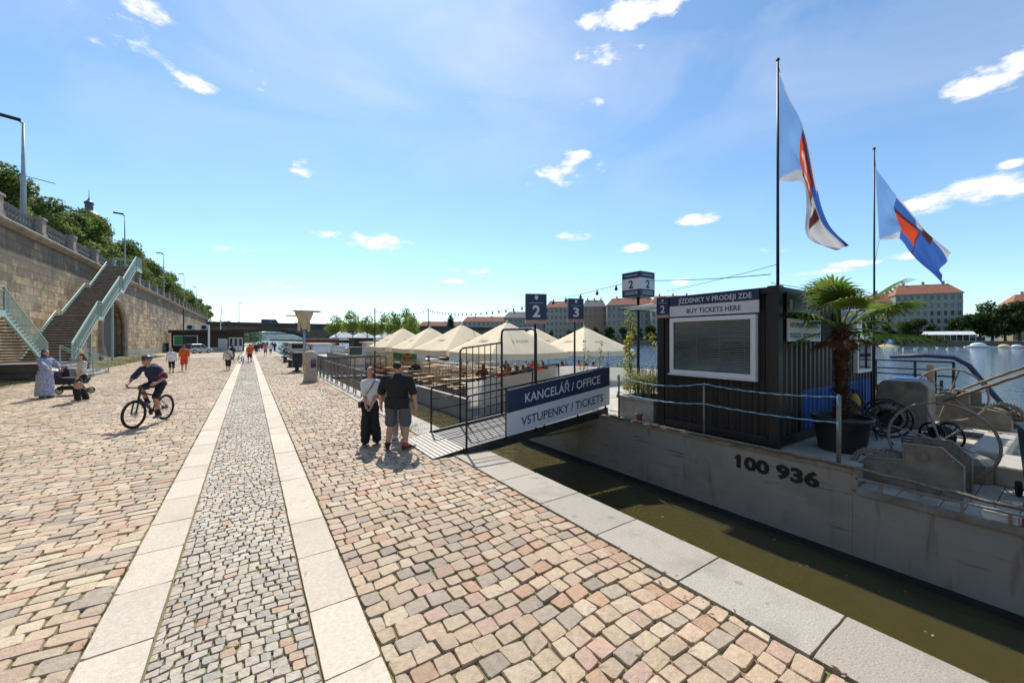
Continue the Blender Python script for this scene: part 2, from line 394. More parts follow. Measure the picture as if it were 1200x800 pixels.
    if hair:
        st, hc = hair; mb = MB()
        B = lambda x,y,z: hd+HM@V((x*k,y*k,z*k))
        mb.sph(B(0,-.018,.038), (.084*k,.092*k,.092*k), 16, 12, HM)
        if st != 'short': mb.sph(B(0,-.04,-.03), (.08*k,.075*k,.1*k), 14, 10, HM)
        if st == 'long':
            mb.caps(B(-.04,-.08,-.05), B(-.07,-.165,-.40), .055*k, .045*k); mb.caps(B(.04,-.08,-.05), B(.07,-.165,-.42), .055*k, .04*k); mb.caps(B(0,-.08,-.05), B(0,-.175,-.44), .06*k, .045*k)
            for s in (-1,1): mb.caps(B(s*.07,-.02,0), B(s*.085,-.04,-.28), .03*k, .022*k)
        if st == 'tail': mb.caps(B(0,-.11,.03), B(0,-.15,-.18), .03*k, .015*k)
        if st == 'bun': mb.sph(B(0,-.11,.06), .045*k)
        if st == 'scarf':
            mb.sph(B(0,-.03,-.06), (.098*k,.095*k,.14*k), 14, 10, HM); mb.caps(B(-.09,-.02,-.17), B(.09,-.02,-.17), .075*k, .075*k); mb.sph(B(0,-.03,.045), (.092*k,.1*k,.098*k), 14, 10, HM)
        fuse(mb, 'headscarf' if st == 'scarf' else 'hair', cv, hc, root)
    info = dict(root=root, k=k, hd=hd, HM=HM, sh=sh, el=el, wr=wr, kn=kn, an=an, pel=pel, ch=ch, nk=nk, hip=hip)
    return info
# ------------------------------------------------------------------ camera, light, sky
cam = bpy.data.cameras.new('camera'); camo = bpy.data.objects.new('camera', cam); COL.objects.link(camo)
cam.sensor_width = 36; cam.lens = 36*F_PX/1200; cam.shift_y = -2/1200; cam.clip_end = 20000; cam.clip_start = .05
camo.location = (0, 0, CAM_H); camo.rotation_euler = (R(90), 0, -YAW); scene.camera = camo
SUN_EL, SUN_AZ = R(52), R(17)
sd = V((math.sin(SUN_AZ)*math.cos(SUN_EL), math.cos(SUN_AZ)*math.cos(SUN_EL), math.sin(SUN_EL)))
sun = bpy.data.lights.new('sun', 'SUN'); sun.energy = 4.4; sun.angle = R(.53); sun.color = (1, .94, .84)
suno = bpy.data.objects.new('sun', sun); COL.objects.link(suno); suno.rotation_euler = sd.to_track_quat('Z', 'Y').to_euler(); suno.location = (0, 0, 60)
w = bpy.data.worlds.new('World'); scene.world = w; w.use_nodes = True
nt = w.node_tree; N = nt.nodes; L = nt.links
bg = N['Background']; sky = N.new('ShaderNodeTexSky'); sky.sky_type = 'NISHITA'; sky.sun_disc = False
sky.sun_elevation = SUN_EL; sky.sun_rotation = SUN_AZ; sky.altitude = 200; sky.air_density = 1.0; sky.dust_density = .3; sky.ozone_density = 1.6
def mth(op, a, b=None, c=None, clamp=False):
    n = N.new('ShaderNodeMath'); n.operation = op; n.use_clamp = clamp
    for i, x in enumerate((a, b, c)):
        if x is None: continue
        if isinstance(x, (int, float)): n.inputs[i].default_value = x
        else: L.new(x, n.inputs[i])
    return n.outputs[0]
tc = N.new('ShaderNodeTexCoord'); sep = N.new('ShaderNodeSeparateXYZ'); L.new(tc.outputs['Generated'], sep.inputs[0])
az = mth('ARCTAN2', sep.outputs[0], sep.outputs[1]); el = mth('ARCSINE', sep.outputs[2])
def cloud_dir(px, py):
    x, y = (px-600)/F_PX, (HOR-py)/F_PX
    return math.atan(x)+YAW, math.atan2(y, math.hypot(1, x))
# fair-weather cumulus: bearing / height / size in the sky, and how thick
CL = [(745,14,80,26,1.25),(165,6,45,16,1.1),(228,97,26,13,.75),(355,198,20,12,.95),(450,284,48,11,1.2),(380,273,25,7,.9),(278,291,34,9,.8),(683,183,20,9,1.1),(817,256,30,9,1.25),(745,291,20,6,1),
      (1150,98,58,26,1.3),(1190,72,40,30,1.25),(1150,225,80,20,1.3),(1090,238,70,16,1.2),(975,318,60,5,1.1),(1010,309,45,6,1.1),(1185,192,22,6,1),(530,330,20,5,.9),(325,335,26,5,.8),(700,120,20,7,.75),(372,354,30,5,.9),(655,198,50,24,.6),(150,45,70,26,.62),(795,330,18,6,1),(680,275,25,9,.7),(1060,300,40,6,.9),(560,318,30,5,.7),(925,290,60,6,.7),(700,60,60,20,.6),(300,92,18,18,.55)]
m = None
for px, py, wx, wy, s in CL:
    a0, e0 = cloud_dir(px, py); a1, e1 = cloud_dir(px+wx, py)[0], cloud_dir(px, py-wy)[1]
    da = mth('MULTIPLY', mth('SUBTRACT', az, a0), 1/max(abs(a1-a0), 1e-3)); de = mth('MULTIPLY', mth('SUBTRACT', el, e0), 1/max(abs(e1-e0), 1e-3))
    d = mth('MULTIPLY', mth('SUBTRACT', 1.0, mth('ADD', mth('MULTIPLY', da, da), mth('MULTIPLY', de, de))), 1.0)
    d = mth('MAXIMUM', mth('MULTIPLY', d, .55*s), -1.0)
    m = d if m is None else mth('MAXIMUM', m, d)
cmb = N.new('ShaderNodeCombineXYZ'); L.new(az, cmb.inputs[0]); L.new(mth('MULTIPLY', el, 2.2), cmb.inputs[1])
nz = N.new('ShaderNodeTexNoise'); nz.inputs['Scale'].default_value = 13; nz.inputs['Detail'].default_value = 9; nz.inputs['Roughness'].default_value = .62; L.new(cmb.outputs[0], nz.inputs['Vector'])
val = mth('ADD', m, mth('MULTIPLY', mth('SUBTRACT', nz.outputs['Fac'], .5), 2.6))
mr = N.new('ShaderNodeMapRange'); mr.interpolation_type = 'SMOOTHSTEP'; mr.inputs[1].default_value = .1; mr.inputs[2].default_value = .75; L.new(val, mr.inputs[0])
# thin high veil
nv = N.new('ShaderNodeTexNoise'); nv.inputs['Scale'].default_value = 2.3; nv.inputs['Detail'].default_value = 7; nv.inputs['Roughness'].default_value = .55; nv.inputs['Distortion'].default_value = .6; L.new(cmb.outputs[0], nv.inputs['Vector'])
mv = N.new('ShaderNodeMapRange'); mv.inputs[1].default_value = .42; mv.inputs[2].default_value = .8; mv.inputs[3].default_value = .0; mv.inputs[4].default_value = .34; L.new(nv.outputs['Fac'], mv.inputs[0])
hz_ = N.new('ShaderNodeMapRange'); hz_.interpolation_type = 'SMOOTHSTEP'; hz_.inputs[1].default_value = .12; hz_.inputs[2].default_value = .62; L.new(el, hz_.inputs[0])
fac = mth('MAXIMUM', mth('MULTIPLY', mr.outputs[0], .93), mth('MULTIPLY', mv.outputs[0], hz_.outputs[0]))
# a cloud's lit body and its greyer thin parts
shd = N.new('ShaderNodeMapRange'); shd.inputs[1].default_value = .3; shd.inputs[2].default_value = 1.2; shd.inputs[3].default_value = 6.6; shd.inputs[4].default_value = 8.8; L.new(val, shd.inputs[0])
cc = N.new('ShaderNodeCombineXYZ')
for i, f in enumerate((1.0, .98, .97)): L.new(mth('MULTIPLY', shd.outputs[0], f), cc.inputs[i])
mix = N.new('ShaderNodeMix'); mix.data_type = 'RGBA'; L.new(fac, mix.inputs[0]); tint = N.new('ShaderNodeMix'); tint.data_type = 'RGBA'; tint.blend_type = 'MULTIPLY'; tint.inputs[0].default_value = 1; tint.inputs[7].default_value = (.84, 1.0, 1.06, 1); L.new(sky.outputs[0], tint.inputs[6]); L.new(tint.outputs[2], mix.inputs[6]); L.new(cc.outputs[0], mix.inputs[7])
L.new(mix.outputs[2], bg.inputs[0]); bg.inputs[1].default_value = .145
scene.view_settings.view_transform = 'Standard'; scene.view_settings.look = 'None'; scene.view_settings.exposure = .22; scene.view_settings.gamma = 1; scene.view_settings.use_curve_mapping = False
scene.cycles.use_denoising = True; scene.cycles.max_bounces = 6; scene.cycles.transparent_max_bounces = 8; scene.cycles.caustics_reflective = False; scene.cycles.caustics_refractive = False

# ------------------------------------------------------------------ materials shared by many things
def hull_material():
    m = mat('hull_grey', (.38,.355,.315), .45, .1, .12, 1.2, .35, 2.2, dirt=(.22,.195,.165), dscale=1.6, damt=.5); nt = m.node_tree; N = nt.nodes; L = nt.links; b = N['Principled BSDF']; out = b.inputs['Base Color'].links[0].from_socket
    tc = N.new('ShaderNodeTexCoord')
    for sc, lo, hi, col, amt in (((1, 6, .7), .62, .74, (.15,.065,.03), .6), ((1, .5, 8), .58, .68, (.36,.34,.30), .6), ((1, 1.2, 14), .63, .70, (.12,.08,.055), .6), ((1, 22, 1.6), .68, .76, (.10,.05,.03), .5)):   # rust runs, scrapes along the fenders, thin drips
        mp = N.new('ShaderNodeMapping'); mp.inputs['Scale'].default_value = sc; L.new(tc.outputs['Object'], mp.inputs[0]); nz = N.new('ShaderNodeTexNoise'); nz.inputs['Scale'].default_value = 1; nz.inputs['Detail'].default_value = 5; L.new(mp.outputs[0], nz.inputs['Vector'])
        mr = N.new('ShaderNodeMapRange'); mr.inputs[1].default_value = lo; mr.inputs[2].default_value = hi; mr.inputs[4].default_value = amt; L.new(nz.outputs['Fac'], mr.inputs[0])
        mx = N.new('ShaderNodeMix'); mx.data_type = 'RGBA'; L.new(mr.outputs[0], mx.inputs[0]); L.new(out, mx.inputs[6]); mx.inputs[7].default_value = (*col, 1); out = mx.outputs[2]
    L.new(out, b.inputs['Base Color']); return m
MAT = dict(
 dark_metal=mat('dark_metal', (.035,.035,.04), .45, .6, .2), black=mat('black_plastic', (.018,.018,.02), .5, 0, .2), rubber=mat('rubber', (.02,.02,.02), .85),
 steel=mat('steel', (.45,.46,.47), .4, .9), galv=mat('galvanised', (.42,.44,.45), .5, .6, .15), white=mat('white_paint', (.78,.78,.76), .45, 0, .05),
 hull=hull_material(), hull_dark=mat('hull_bottom_dark', (.03,.032,.035), .6),
 deck=mat('deck_grey', (.46,.42,.35), .7, 0, .18, 3, .2, 30, dirt=(.22,.19,.15), dscale=1.2), winch=mat('winch_grey', (.265,.235,.185), .6, .1, .22, 5, .25, 25, dirt=(.15,.085,.05), dscale=3.2, damt=.65),
 rust=mat('rust', (.16,.07,.035), .85, 0, .4, 8, .4, 30), wood=mat('pale_wood', (.50,.33,.17), .6, 0, .2, 5), wood_dark=mat('dark_wood', (.035,.027,.022), .7, 0, .3, 4),
 navy=mat('navy_paint', (.018,.030,.085), .45, 0, .05), navy_text=mat('navy_lettering', (.02,.03,.07), .5, 0, .02), sign_white=mat('sign_white', (.66,.67,.69), .5, 0, .04), letter_white=mat('white_lettering', (.8,.8,.8), .5, 0, .02),
 cream=mat('cream_canvas', (.93,.79,.54), .8, 0, .05, 3, .15, 12, trans=.2), mint=mat('mint_paint', (.36,.50,.45), .45, .1, .08), granite=mat('granite_slab', (1,1,1), .75, 0, .12, 30, .3, 90, dirt=(.44,.37,.29), dscale=1.1, damt=.65, spots=(4.2, (.36,.31,.25), .35), attr='Col'),
 kerbstone=mat('kerb_granite', (1,1,1), .75, 0, .26, 70, .3, 70, dirt=(.25,.225,.185), dscale=1.3, damt=.75, spots=(3.4, (.2,.18,.15), .6), attr='Col'), glass=mat('dark_glass', (.02,.03,.04), .06, 0, .1), concrete=mat('concrete', (.42,.40,.36), .85, 0, .2, 4, .3, 25),
 stone=mat('sandstone', (.36,.30,.22), .85, 0, .3, 3, .5, 14), iron=mat('wrought_iron', (.13,.13,.135), .55, .3, .2), pole=mat('lamp_pole_grey', (.38,.42,.46), .5, .2, .1), terracotta=mat('roof_tile', (.34,.125,.065), .8, 0, .25, 2),
 orange=mat('orange_paint', (.7,.16,.04), .6), blue=mat('blue_paint', (.02,.12,.42), .5, 0, .15), rope=mat('mooring_rope', (.22,.175,.12), .9, 0, .35, 30, .5, 80), ropeblue=mat('blue_white_rope', (.35,.58,.68), .8, 0, .5, 60), yellow=mat('yellow_paint', (.7,.42,.03), .5), green=mat('green_board', (.05,.25,.10), .6),
 bark=mat('bark', (.12,.085,.055), .9, 0, .35, 10, .6, 20), soil=mat('soil', (.09,.055,.035), .95), red=mat('red_paint', (.55,.05,.03), .5))
mat('cloth_white', (.72,.72,.70), .85); mat('cloth_black', (.014,.014,.016), .85, bump=.3, bscale=20)
def leafmat(n, tr=.45): return mat(n, (1,1,1), .65, 0, .12, 3, attr='Col', trans=tr, spec=.18)
LEAF = leafmat('leaf')

# ------------------------------------------------------------------ river bed, water, land
def poly_sheet(name, pts, z, material, kind='structure', sub=0):
    mb = MB(); mb.add([(x, y, z) for x, y in pts], [tuple(range(len(pts)))]); return mb.build(name, material, kind=kind)
poly_sheet('ground', [(-9000,-9000),(9000,-9000),(9000,9000),(-9000,9000)], -4.2, mat('river_bed', (.10,.085,.05), .95))
wm = bpy.data.materials.new('river_water'); wm.use_nodes = True; nt = wm.node_tree; N = nt.nodes; L = nt.links
b = N['Principled BSDF']; b.inputs['Roughness'].default_value = .05; b.inputs['IOR'].default_value = 1.33
b.inputs['Subsurface Weight'].default_value = .9; b.inputs['Subsurface Radius'].default_value = (1, .85, .4); b.inputs['Subsurface Scale'].default_value = .45
tcw = N.new('ShaderNodeTexCoord'); sx = N.new('ShaderNodeSeparateXYZ'); L.new(tcw.outputs['Object'], sx.inputs[0])
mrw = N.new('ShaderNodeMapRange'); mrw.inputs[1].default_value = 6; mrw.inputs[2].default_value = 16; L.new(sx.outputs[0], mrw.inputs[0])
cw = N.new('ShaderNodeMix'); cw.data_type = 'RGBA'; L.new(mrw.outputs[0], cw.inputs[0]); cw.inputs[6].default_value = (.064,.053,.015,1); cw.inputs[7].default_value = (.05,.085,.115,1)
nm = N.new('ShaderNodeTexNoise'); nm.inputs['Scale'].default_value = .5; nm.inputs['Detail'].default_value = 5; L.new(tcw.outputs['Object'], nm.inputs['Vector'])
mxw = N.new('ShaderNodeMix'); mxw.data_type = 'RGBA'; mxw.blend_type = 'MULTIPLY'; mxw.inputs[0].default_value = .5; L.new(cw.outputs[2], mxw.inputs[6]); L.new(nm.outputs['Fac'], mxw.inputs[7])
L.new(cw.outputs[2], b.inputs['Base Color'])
n1 = N.new('ShaderNodeTexNoise'); n1.inputs['Scale'].default_value = 1.1; n1.inputs['Detail'].default_value = 5; n1.inputs['Roughness'].default_value = .6; L.new(tcw.outputs['Object'], n1.inputs['Vector'])
bw = N.new('ShaderNodeBump'); bw.inputs['Distance'].default_value = .35; L.new(n1.outputs['Fac'], bw.inputs['Height'])
sw_ = N.new('ShaderNodeMapRange'); sw_.inputs[1].default_value = 6; sw_.inputs[2].default_value = 18; sw_.inputs[3].default_value = .26; sw_.inputs[4].default_value = .75; L.new(sx.outputs[0], sw_.inputs[0]); L.new(sw_.outputs[0], bw.inputs['Strength'])
L.new(bw.outputs[0], b.inputs['Normal'])
WZ = -.95
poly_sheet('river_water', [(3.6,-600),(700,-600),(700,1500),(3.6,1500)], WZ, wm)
# far bank: line of the embankment seen across the river
BANK = [at(440, 330), at(520, 265), at(592, 222), at(650, 245), at(760, 232), at(900, 205), at(1000, 192), at(1100, 180), at(1200, 165), at(1330, 150), V((300,-120,0)), V((310,-420,0))]
grassm = mat('bank_grass', (.10,.12,.05), .9, 0, .35, .2)
mb = MB(); far = [p + V((SN, CS, 0))*2500 + V((CS,-SN,0))*(i-5)*350 for i, p in enumerate(BANK)]
for i in range(len(BANK)-1):
    a, c = BANK[i], BANK[i+1]
    mb.quad((a.x,a.y,-3), (c.x,c.y,-3), (c.x,c.y,1.6), (a.x,a.y,1.6)); mb.quad((a.x,a.y,1.6), (c.x,c.y,1.6), (far[i+1].x,far[i+1].y,4), (far[i].x,far[i].y,4))
mb.build('far_bank', mat('far_bank_ground', (.15,.135,.10), .9, 0, .3, .08), kind='structure')
# wooded hills on the skyline
def hills(name, px0, px1, depth, hmax, seed, material):
    mb = MB(); n = 90
    vs = []
    for i in range(n+1):
        px = px0+(px1-px0)*i/n; hh = hmax*(.55+.45*mnoise.noise(V((i*.06, seed, 0)))+.08*mnoise.noise(V((i*.5, seed, 3))))
        p = at(px, depth); q = at(px, depth+500)
        vs += [(p.x,p.y,-3), (p.x*1.05,p.y*1.05,hh*.7), (q.x,q.y,hh), (q.x*1.2,q.y*1.2,hh*.6)]
    fs = [(i*4+j, (i+1)*4+j, (i+1)*4+j+1, i*4+j+1) for i in range(n) for j in range(3)]
    mb.add(vs, fs); return mb.build(name, material, smooth=True, kind='structure')
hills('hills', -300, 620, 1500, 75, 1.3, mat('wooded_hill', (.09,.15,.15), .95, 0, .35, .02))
hills('hills', 380, 1700, 1900, 48, 5.1, MATS['wooded_hill'])

# ------------------------------------------------------------------ paving: every sett is modelled near by, plain sheets further off
KX0, KX1 = 3.22, 3.92
jm = bpy.data.materials.new('joint_sand_moss'); jm.use_nodes = True; nt = jm.node_tree; N = nt.nodes; L = nt.links; b = N['Principled BSDF']; b.inputs['Roughness'].default_value = .95
t = N.new('ShaderNodeTexCoord'); n1 = N.new('ShaderNodeTexNoise'); n1.inputs['Scale'].default_value = 2.2; n1.inputs['Detail'].default_value = 6; L.new(t.outputs['Object'], n1.inputs['Vector'])
cr = N.new('ShaderNodeValToRGB'); cr.color_ramp.elements[0].position = .4; cr.color_ramp.elements[0].color = (.24,.17,.10,1); cr.color_ramp.elements[1].position = .62; cr.color_ramp.elements[1].color = (.17,.19,.06,1)
L.new(n1.outputs['Fac'], cr.inputs[0]); L.new(cr.outputs[0], b.inputs['Base Color'])
settm = mat('sett_stone', (1,1,1), .7, 0, .16, 22, .4, 60, attr='Col', dirt=(.27,.225,.17), dscale=.9, damt=.3)
JOINTS = []
def setts(name, x0, x1, y0, y1, sx, sy, pal, wts, gap=.011, seed=1, fine=True, jit=.016, dome=.005):
    rng = np.random.default_rng(seed); C = []
    ny = int(round((y1-y0)/sy)); ys = np.cumsum(rng.uniform(.86, 1.14, ny)); ys = y0+np.concatenate([[0], ys/ys[-1]*(y1-y0)])
    for r in range(ny):
        x = x0; first = rng.uniform(.45, 1.0); widths = []
        while x < x1-1e-6:
            wd = sx*(first if not widths else rng.choice([.8, .92, 1, 1.08, 1.25], p=[.2,.22,.26,.2,.12])*rng.uniform(.93, 1.07))
            if x1-(x+wd) < sx*.45: wd = x1-x
            widths.append(wd); C.append((x, x+wd, ys[r], ys[r+1])); x += wd
    C = np.array(C); n = len(C)
    def wav(x, y): return .028*np.sin(x*1.7+y*.31+seed)+.018*np.sin(x*4.3-y*1.1)
    X = np.stack([C[:,0]+gap/2, C[:,1]-gap/2, C[:,1]-gap/2, C[:,0]+gap/2], 1); Y = np.stack([C[:,2]+gap/2, C[:,2]+gap/2, C[:,3]-gap/2, C[:,3]-gap/2], 1)
    X = X+rng.normal(0, jit*.45, X.shape); Y = Y+wav(X, Y)+rng.normal(0, jit*.45, Y.shape)
    X = np.clip(X, x0+.003, x1-.003)
    cx, cy = X.mean(1), Y.mean(1)
    if fine: JOINTS.append(np.stack([X[:,0], Y[:,0]], 1)[(cy > .5) & (cy < 13)])
    hz = rng.normal(0, .0035, n); tx = rng.normal(0, .02, n); ty = rng.normal(0, .02, n)
    if fine:
        # eight-sided outline with worn corners
        PX, PY = [], []
        for i in range(4):
            for o, f in ((i-1, .075), ((i+1) % 4, .075)):
                g = f*rng.uniform(.4, 2.0, n)
                PX.append(X[:,i]*(1-g)+X[:,o]*g); PY.append(Y[:,i]*(1-g)+Y[:,o]*g)
        PX, PY = np.stack(PX, 1), np.stack(PY, 1); k = 8; rings = [(1.0, -.05), (.99, -.009), (.945, .0)]
    else:
        PX, PY = X, Y; k = 4; rings = [(1.0, -.03), (.93, 0)]
    vs = []
    for s, z in rings:
        xx = cx[:,None]+(PX-cx[:,None])*s; yy = cy[:,None]+(PY-cy[:,None])*s
        zz = z+hz[:,None]+tx[:,None]*(xx-cx[:,None])+ty[:,None]*(yy-cy[:,None])+(rng.normal(0, .0018, xx.shape) if fine else 0)
        vs.append(np.stack([xx, yy, np.minimum(zz, .012)], 2))
    vs.append(np.stack([cx, cy, np.minimum(hz+dome*rng.uniform(.2, 1, n), .016)], 1)[:,None,:])
    A = np.concatenate(vs, 1); per = A.shape[1]
    fs, tri = [], []
    for r in range(len(rings)-1):
        for i in range(k): fs.append((r*k+i, r*k+(i+1) % k, (r+1)*k+(i+1) % k, (r+1)*k+i))
    r = len(rings)-1
    for i in range(k): tri.append((r*k+i, r*k+(i+1) % k, per-1))
    fs, tri = np.array(fs), np.array(tri); base = (np.arange(n)*per)[:,None,None]
    q = (fs[None]+base).reshape(-1, 4); t3 = (tri[None]+base).reshape(-1, 3)
    me = bpy.data.meshes.new(name); me.vertices.add(n*per); me.vertices.foreach_set('co', A.astype(np.float32).ravel())
    nl = q.size+t3.size; me.loops.add(nl); me.loops.foreach_set('vertex_index', np.concatenate([q.ravel(), t3.ravel()]).astype(np.int32))
    npol = len(q)+len(t3); me.polygons.add(npol)
    me.polygons.foreach_set('loop_start', np.concatenate([np.arange(len(q))*4, q.size+np.arange(len(t3))*3]).astype(np.int32))
    me.update(calc_edges=True); me.validate(); me.polygons.foreach_set('use_smooth', [False]*len(me.polygons))
    o = bpy.data.objects.new(name, me); COL.objects.link(o); me.materials.append(settm); o['kind'] = 'structure'
    pal = np.array(pal); ci = rng.choice(len(pal), n, p=np.array(wts)/sum(wts)); col = pal[ci]*rng.uniform(.86, 1.1, (n, 1))*rng.normal(1, .012, (n, 3)); pt = np.array([mnoise.noise(V((x*.55, y*.4, seed))) for x, y in zip(cx, cy)]); col = (col*.70+col.mean(0)*.30)*(1+.22*pt[:,None])*np.array([1.0, 1.005, .975])
    vcol(o, np.concatenate([np.repeat(np.clip(col, .03, .8)[:,None,:], per, 1), np.ones((n, per, 1))], 2))
    return o
PAL = [(.50,.375,.245),(.54,.40,.27),(.43,.335,.235),(.37,.315,.25),(.29,.245,.20),(.58,.475,.335),(.47,.275,.165),(.50,.33,.25)]; WT = [3,2.4,2,1.5,.8,2,1.3,1.6]
PALS = [(.47,.40,.32),(.53,.44,.34),(.36,.33,.29),(.56,.49,.40),(.50,.31,.19)]; WTS = [4,3,2.2,2,.35]
poly_sheet('paving_joints', [(-12.2,-8),(KX1-.05,-8),(KX1-.05,62),(-12.2,62)], -.024, jm)
setts('cobble_paving', .775, KX0-.012, -3, 14, .178, .158, [(a*.90, b*.87, c*.86) for a, b, c in PAL], WT, seed=2)
setts('cobble_paving', -6.5, -.975, -1, 16, .205, .148, PAL, WT, seed=3)
setts('cobble_paving', -9.3, -6.5, 8, 16, .205, .148, PAL, WT, seed=4, fine=False)
setts('cobble_paving', .775, KX0-.012, 14, 60, .178, .158, PAL, WT, seed=5, fine=False)
setts('cobble_paving', -9.3, -.975, 16, 60, .205, .148, PAL, WT, seed=6, fine=False)
setts('cobble_strip', -.57, .392, -2, 14, .092, .086, PALS, WTS, gap=.009, seed=7, jit=.010, dome=.003)
setts('cobble_strip', -.57, .392, 14, 50, .115, .11, PALS, WTS, gap=.010, seed=8, fine=False, jit=.01, dome=.004)
# far paving, too small to tell the setts apart
fp = brickmat('far_paving', (.50,.40,.29), (.41,.345,.275), (.2,.165,.10), .22, .17, .012, 'XY', .2, bump=.2)
poly_sheet('paving', [(-12.2,60),(-.97,60),(-.97,168),(-12.2,168)], -.004, fp); poly_sheet('paving', [(.77,60),(KX0,60),(KX0,168),(.77,168)], -.004, fp)
poly_sheet('paving', [(-.578,50),(.40,50),(.40,168),(-.578,168)], -.006, brickmat('far_strip_paving', (.46,.41,.35), (.39,.35,.31), (.2,.165,.12), .11, .1, .01, 'XY', .2, bump=.2))
poly_sheet('quay_apron', [(-12.2,-400),(KX1-.05,-400),(KX1-.05,-8),(-12.2,-8)], -.004, fp)
poly_sheet('quay_apron', [(-300,168),(KX1-.05,168),(KX1-.05,900),(-300,900)], -.01, fp)
def slabs(name, x0, x1, y0, y1, ln, z, material, seed, base, th=.3, bev=.006, gap=.008, chip=.5):
    """dressed slabs with slightly uneven worn edges and chipped corners"""
    rng = random.Random(seed); mb = MB(); y = y0; cols = []
    while y < y1:
        l = ln*rng.uniform(.9, 1.1) if ln < .99 else ln
        a0, a1, b0, b1 = x0+.002, x1-.002, y+gap/2, y+l-gap/2; out = []
        fine = y < 14; n = 5 if fine else 1
        cs = [(a0,b0),(a1,b0),(a1,b1),(a0,b1)]; cen = ((a0+a1)/2, (b0+b1)/2)
        for k in range(4):
            p, q = cs[k], cs[(k+1) % 4]
            c = rng.uniform(.008, .03)*(2.2 if rng.random() < .12 else 1) if fine and rng.random() < chip else .004
            L_ = math.hypot(q[0]-p[0], q[1]-p[1]); ux, uy = (q[0]-p[0])/L_, (q[1]-p[1])/L_
            for m_ in range(n+1):
                t = c+(L_-2*c)*m_/n; w = rng.uniform(0, .005) if fine else 0
                out.append((p[0]+ux*t-uy*w, p[1]+uy*t+ux*w))
        zz = z+rng.uniform(-.003, .003); k0 = len(mb.v); mb.prism(out, 'Z', zz-th, zz); f = rng.uniform(.91, 1.06); wm = rng.uniform(-.02, .02)
        cols += [(base[0]*(f+wm), base[1]*f, base[2]*(f-wm), 1)]*(len(mb.v)-k0); y += l
    o = mb.build(name, material, bevel=bev, kind='structure'); vcol(o, cols); return o
slabs('granite_strip', -.965, -.578, -2.5, 168, .80, .006, MAT['granite'], 1, (.60,.51,.40))
slabs('granite_strip', .40, .765, -2.5, 168, .84, .006, MAT['granite'], 2, (.60,.51,.40))
slabs('kerb', KX0, KX1, -7.98, 170, 1.005, .012, MAT['kerbstone'], 3, (.41,.36,.29), .42, .010, .014)
MB().bx(KX0+.01, KX1-.02, -7.98, 170, -.40, -.008).build('kerb_joints', mat('kerb_joint_mortar', (.30,.21,.13), .95, 0, .3, 12), kind='structure')
MB().bx(KX0+.05, KX1-.035, -400, 900, -4.1, -.41).build('quay_wall', brickmat('quay_masonry', (.22,.20,.16), (.16,.15,.12), (.08,.075,.06), .9, .4, .02, 'YZ'), kind='structure')

# ------------------------------------------------------------------ grass along the wall foot and in the joints
def grass_tufts(name, spots, hgt, per, spread, label=None, cols=((.14,.17,.045),(.09,.14,.035),(.27,.24,.10))):
    n = len(spots)*per; rng = np.random.default_rng(len(spots)); sp = np.repeat(np.array(spots, float), per, 0)
    p = sp[:,:3].copy(); p[:,:2] += rng.normal(0, spread, (n, 2)); a = rng.uniform(0, 6.28, n); hh = hgt*rng.uniform(.4, 1.2, n); wd = .006+.10*hh*.5
    dx, dy = np.cos(a), np.sin(a); lean = hh*rng.uniform(.1, .8, n)
    v = np.stack([np.stack([p[:,0]-dy*wd/2, p[:,1]+dx*wd/2, p[:,2]], 1), np.stack([p[:,0]+dy*wd/2, p[:,1]-dx*wd/2, p[:,2]], 1), np.stack([p[:,0]+dx*lean, p[:,1]+dy*lean, p[:,2]+hh], 1)], 1)
    me = bpy.data.meshes.new(name); me.from_pydata(v.reshape(-1, 3).tolist(), [], np.arange(n*3).reshape(-1, 3).tolist())
    o = bpy.data.objects.new(name, me); COL.objects.link(o); me.materials.append(LEAF); tag(o, label, 'grass', None, 'stuff')
    c = np.array(cols)[rng.integers(0, len(cols), n)]*rng.uniform(.7, 1.2, (n, 1)); vcol(o, np.concatenate([np.repeat(c[:,None], 3, 1), np.ones((n,3,1))], 2))
    return o
rg = random.Random(5)
MB().grid(lambda u, v: (-12.0+2.9*u+.25*math.sin(v*50)*u, 14+56*v, (.30*(1-u)**1.5)+.03*math.sin(u*9+v*70)*(1-u)-.012), 10, 80).build('verge', mat('dry_verge', (.20,.17,.09), .95, 0, .4, 1.2, .5, 12, dirt=(.10,.12,.04), dscale=.5, damt=.8), smooth=True, kind='structure')
grass_tufts('grass', [(-12+2.9*u, 14+56*rg.random(), .28*(1-u)**1.5-.01) for u in [rg.random()**.8 for _ in range(2600)]], .16, 6, .12, 'patchy dry grass on the verge along the foot of the high stone wall')
def joint_spots(k, n): J = JOINTS[k]; ii = np.random.default_rng(k).choice(len(J), n, replace=False); return [(J[i,0]-.003, J[i,1]-.004, -.016) for i in ii]
grass_tufts('grass', [(KX0-.012+rg.uniform(-.008,.008), rg.uniform(.5, 22), -.005) for _ in range(200)] + joint_spots(0, 560) + [(rg.choice((-.972,.771))+rg.uniform(-.006,.006), rg.uniform(1,25), -.008) for _ in range(420)] + joint_spots(1, 900), .026, 9, .013, 'tiny weeds and moss blades growing in the joints of the paving')
grass_tufts('grass', [(rg.uniform(3.0,3.5), rg.gauss(9.6,.5), 0) for _ in range(25)] + [(rg.uniform(2.6,3.4), rg.uniform(14,60), 0) for _ in range(160)], .09, 12, .09, 'weeds sprouting beside the kerb near the gangway and along the quay railing')
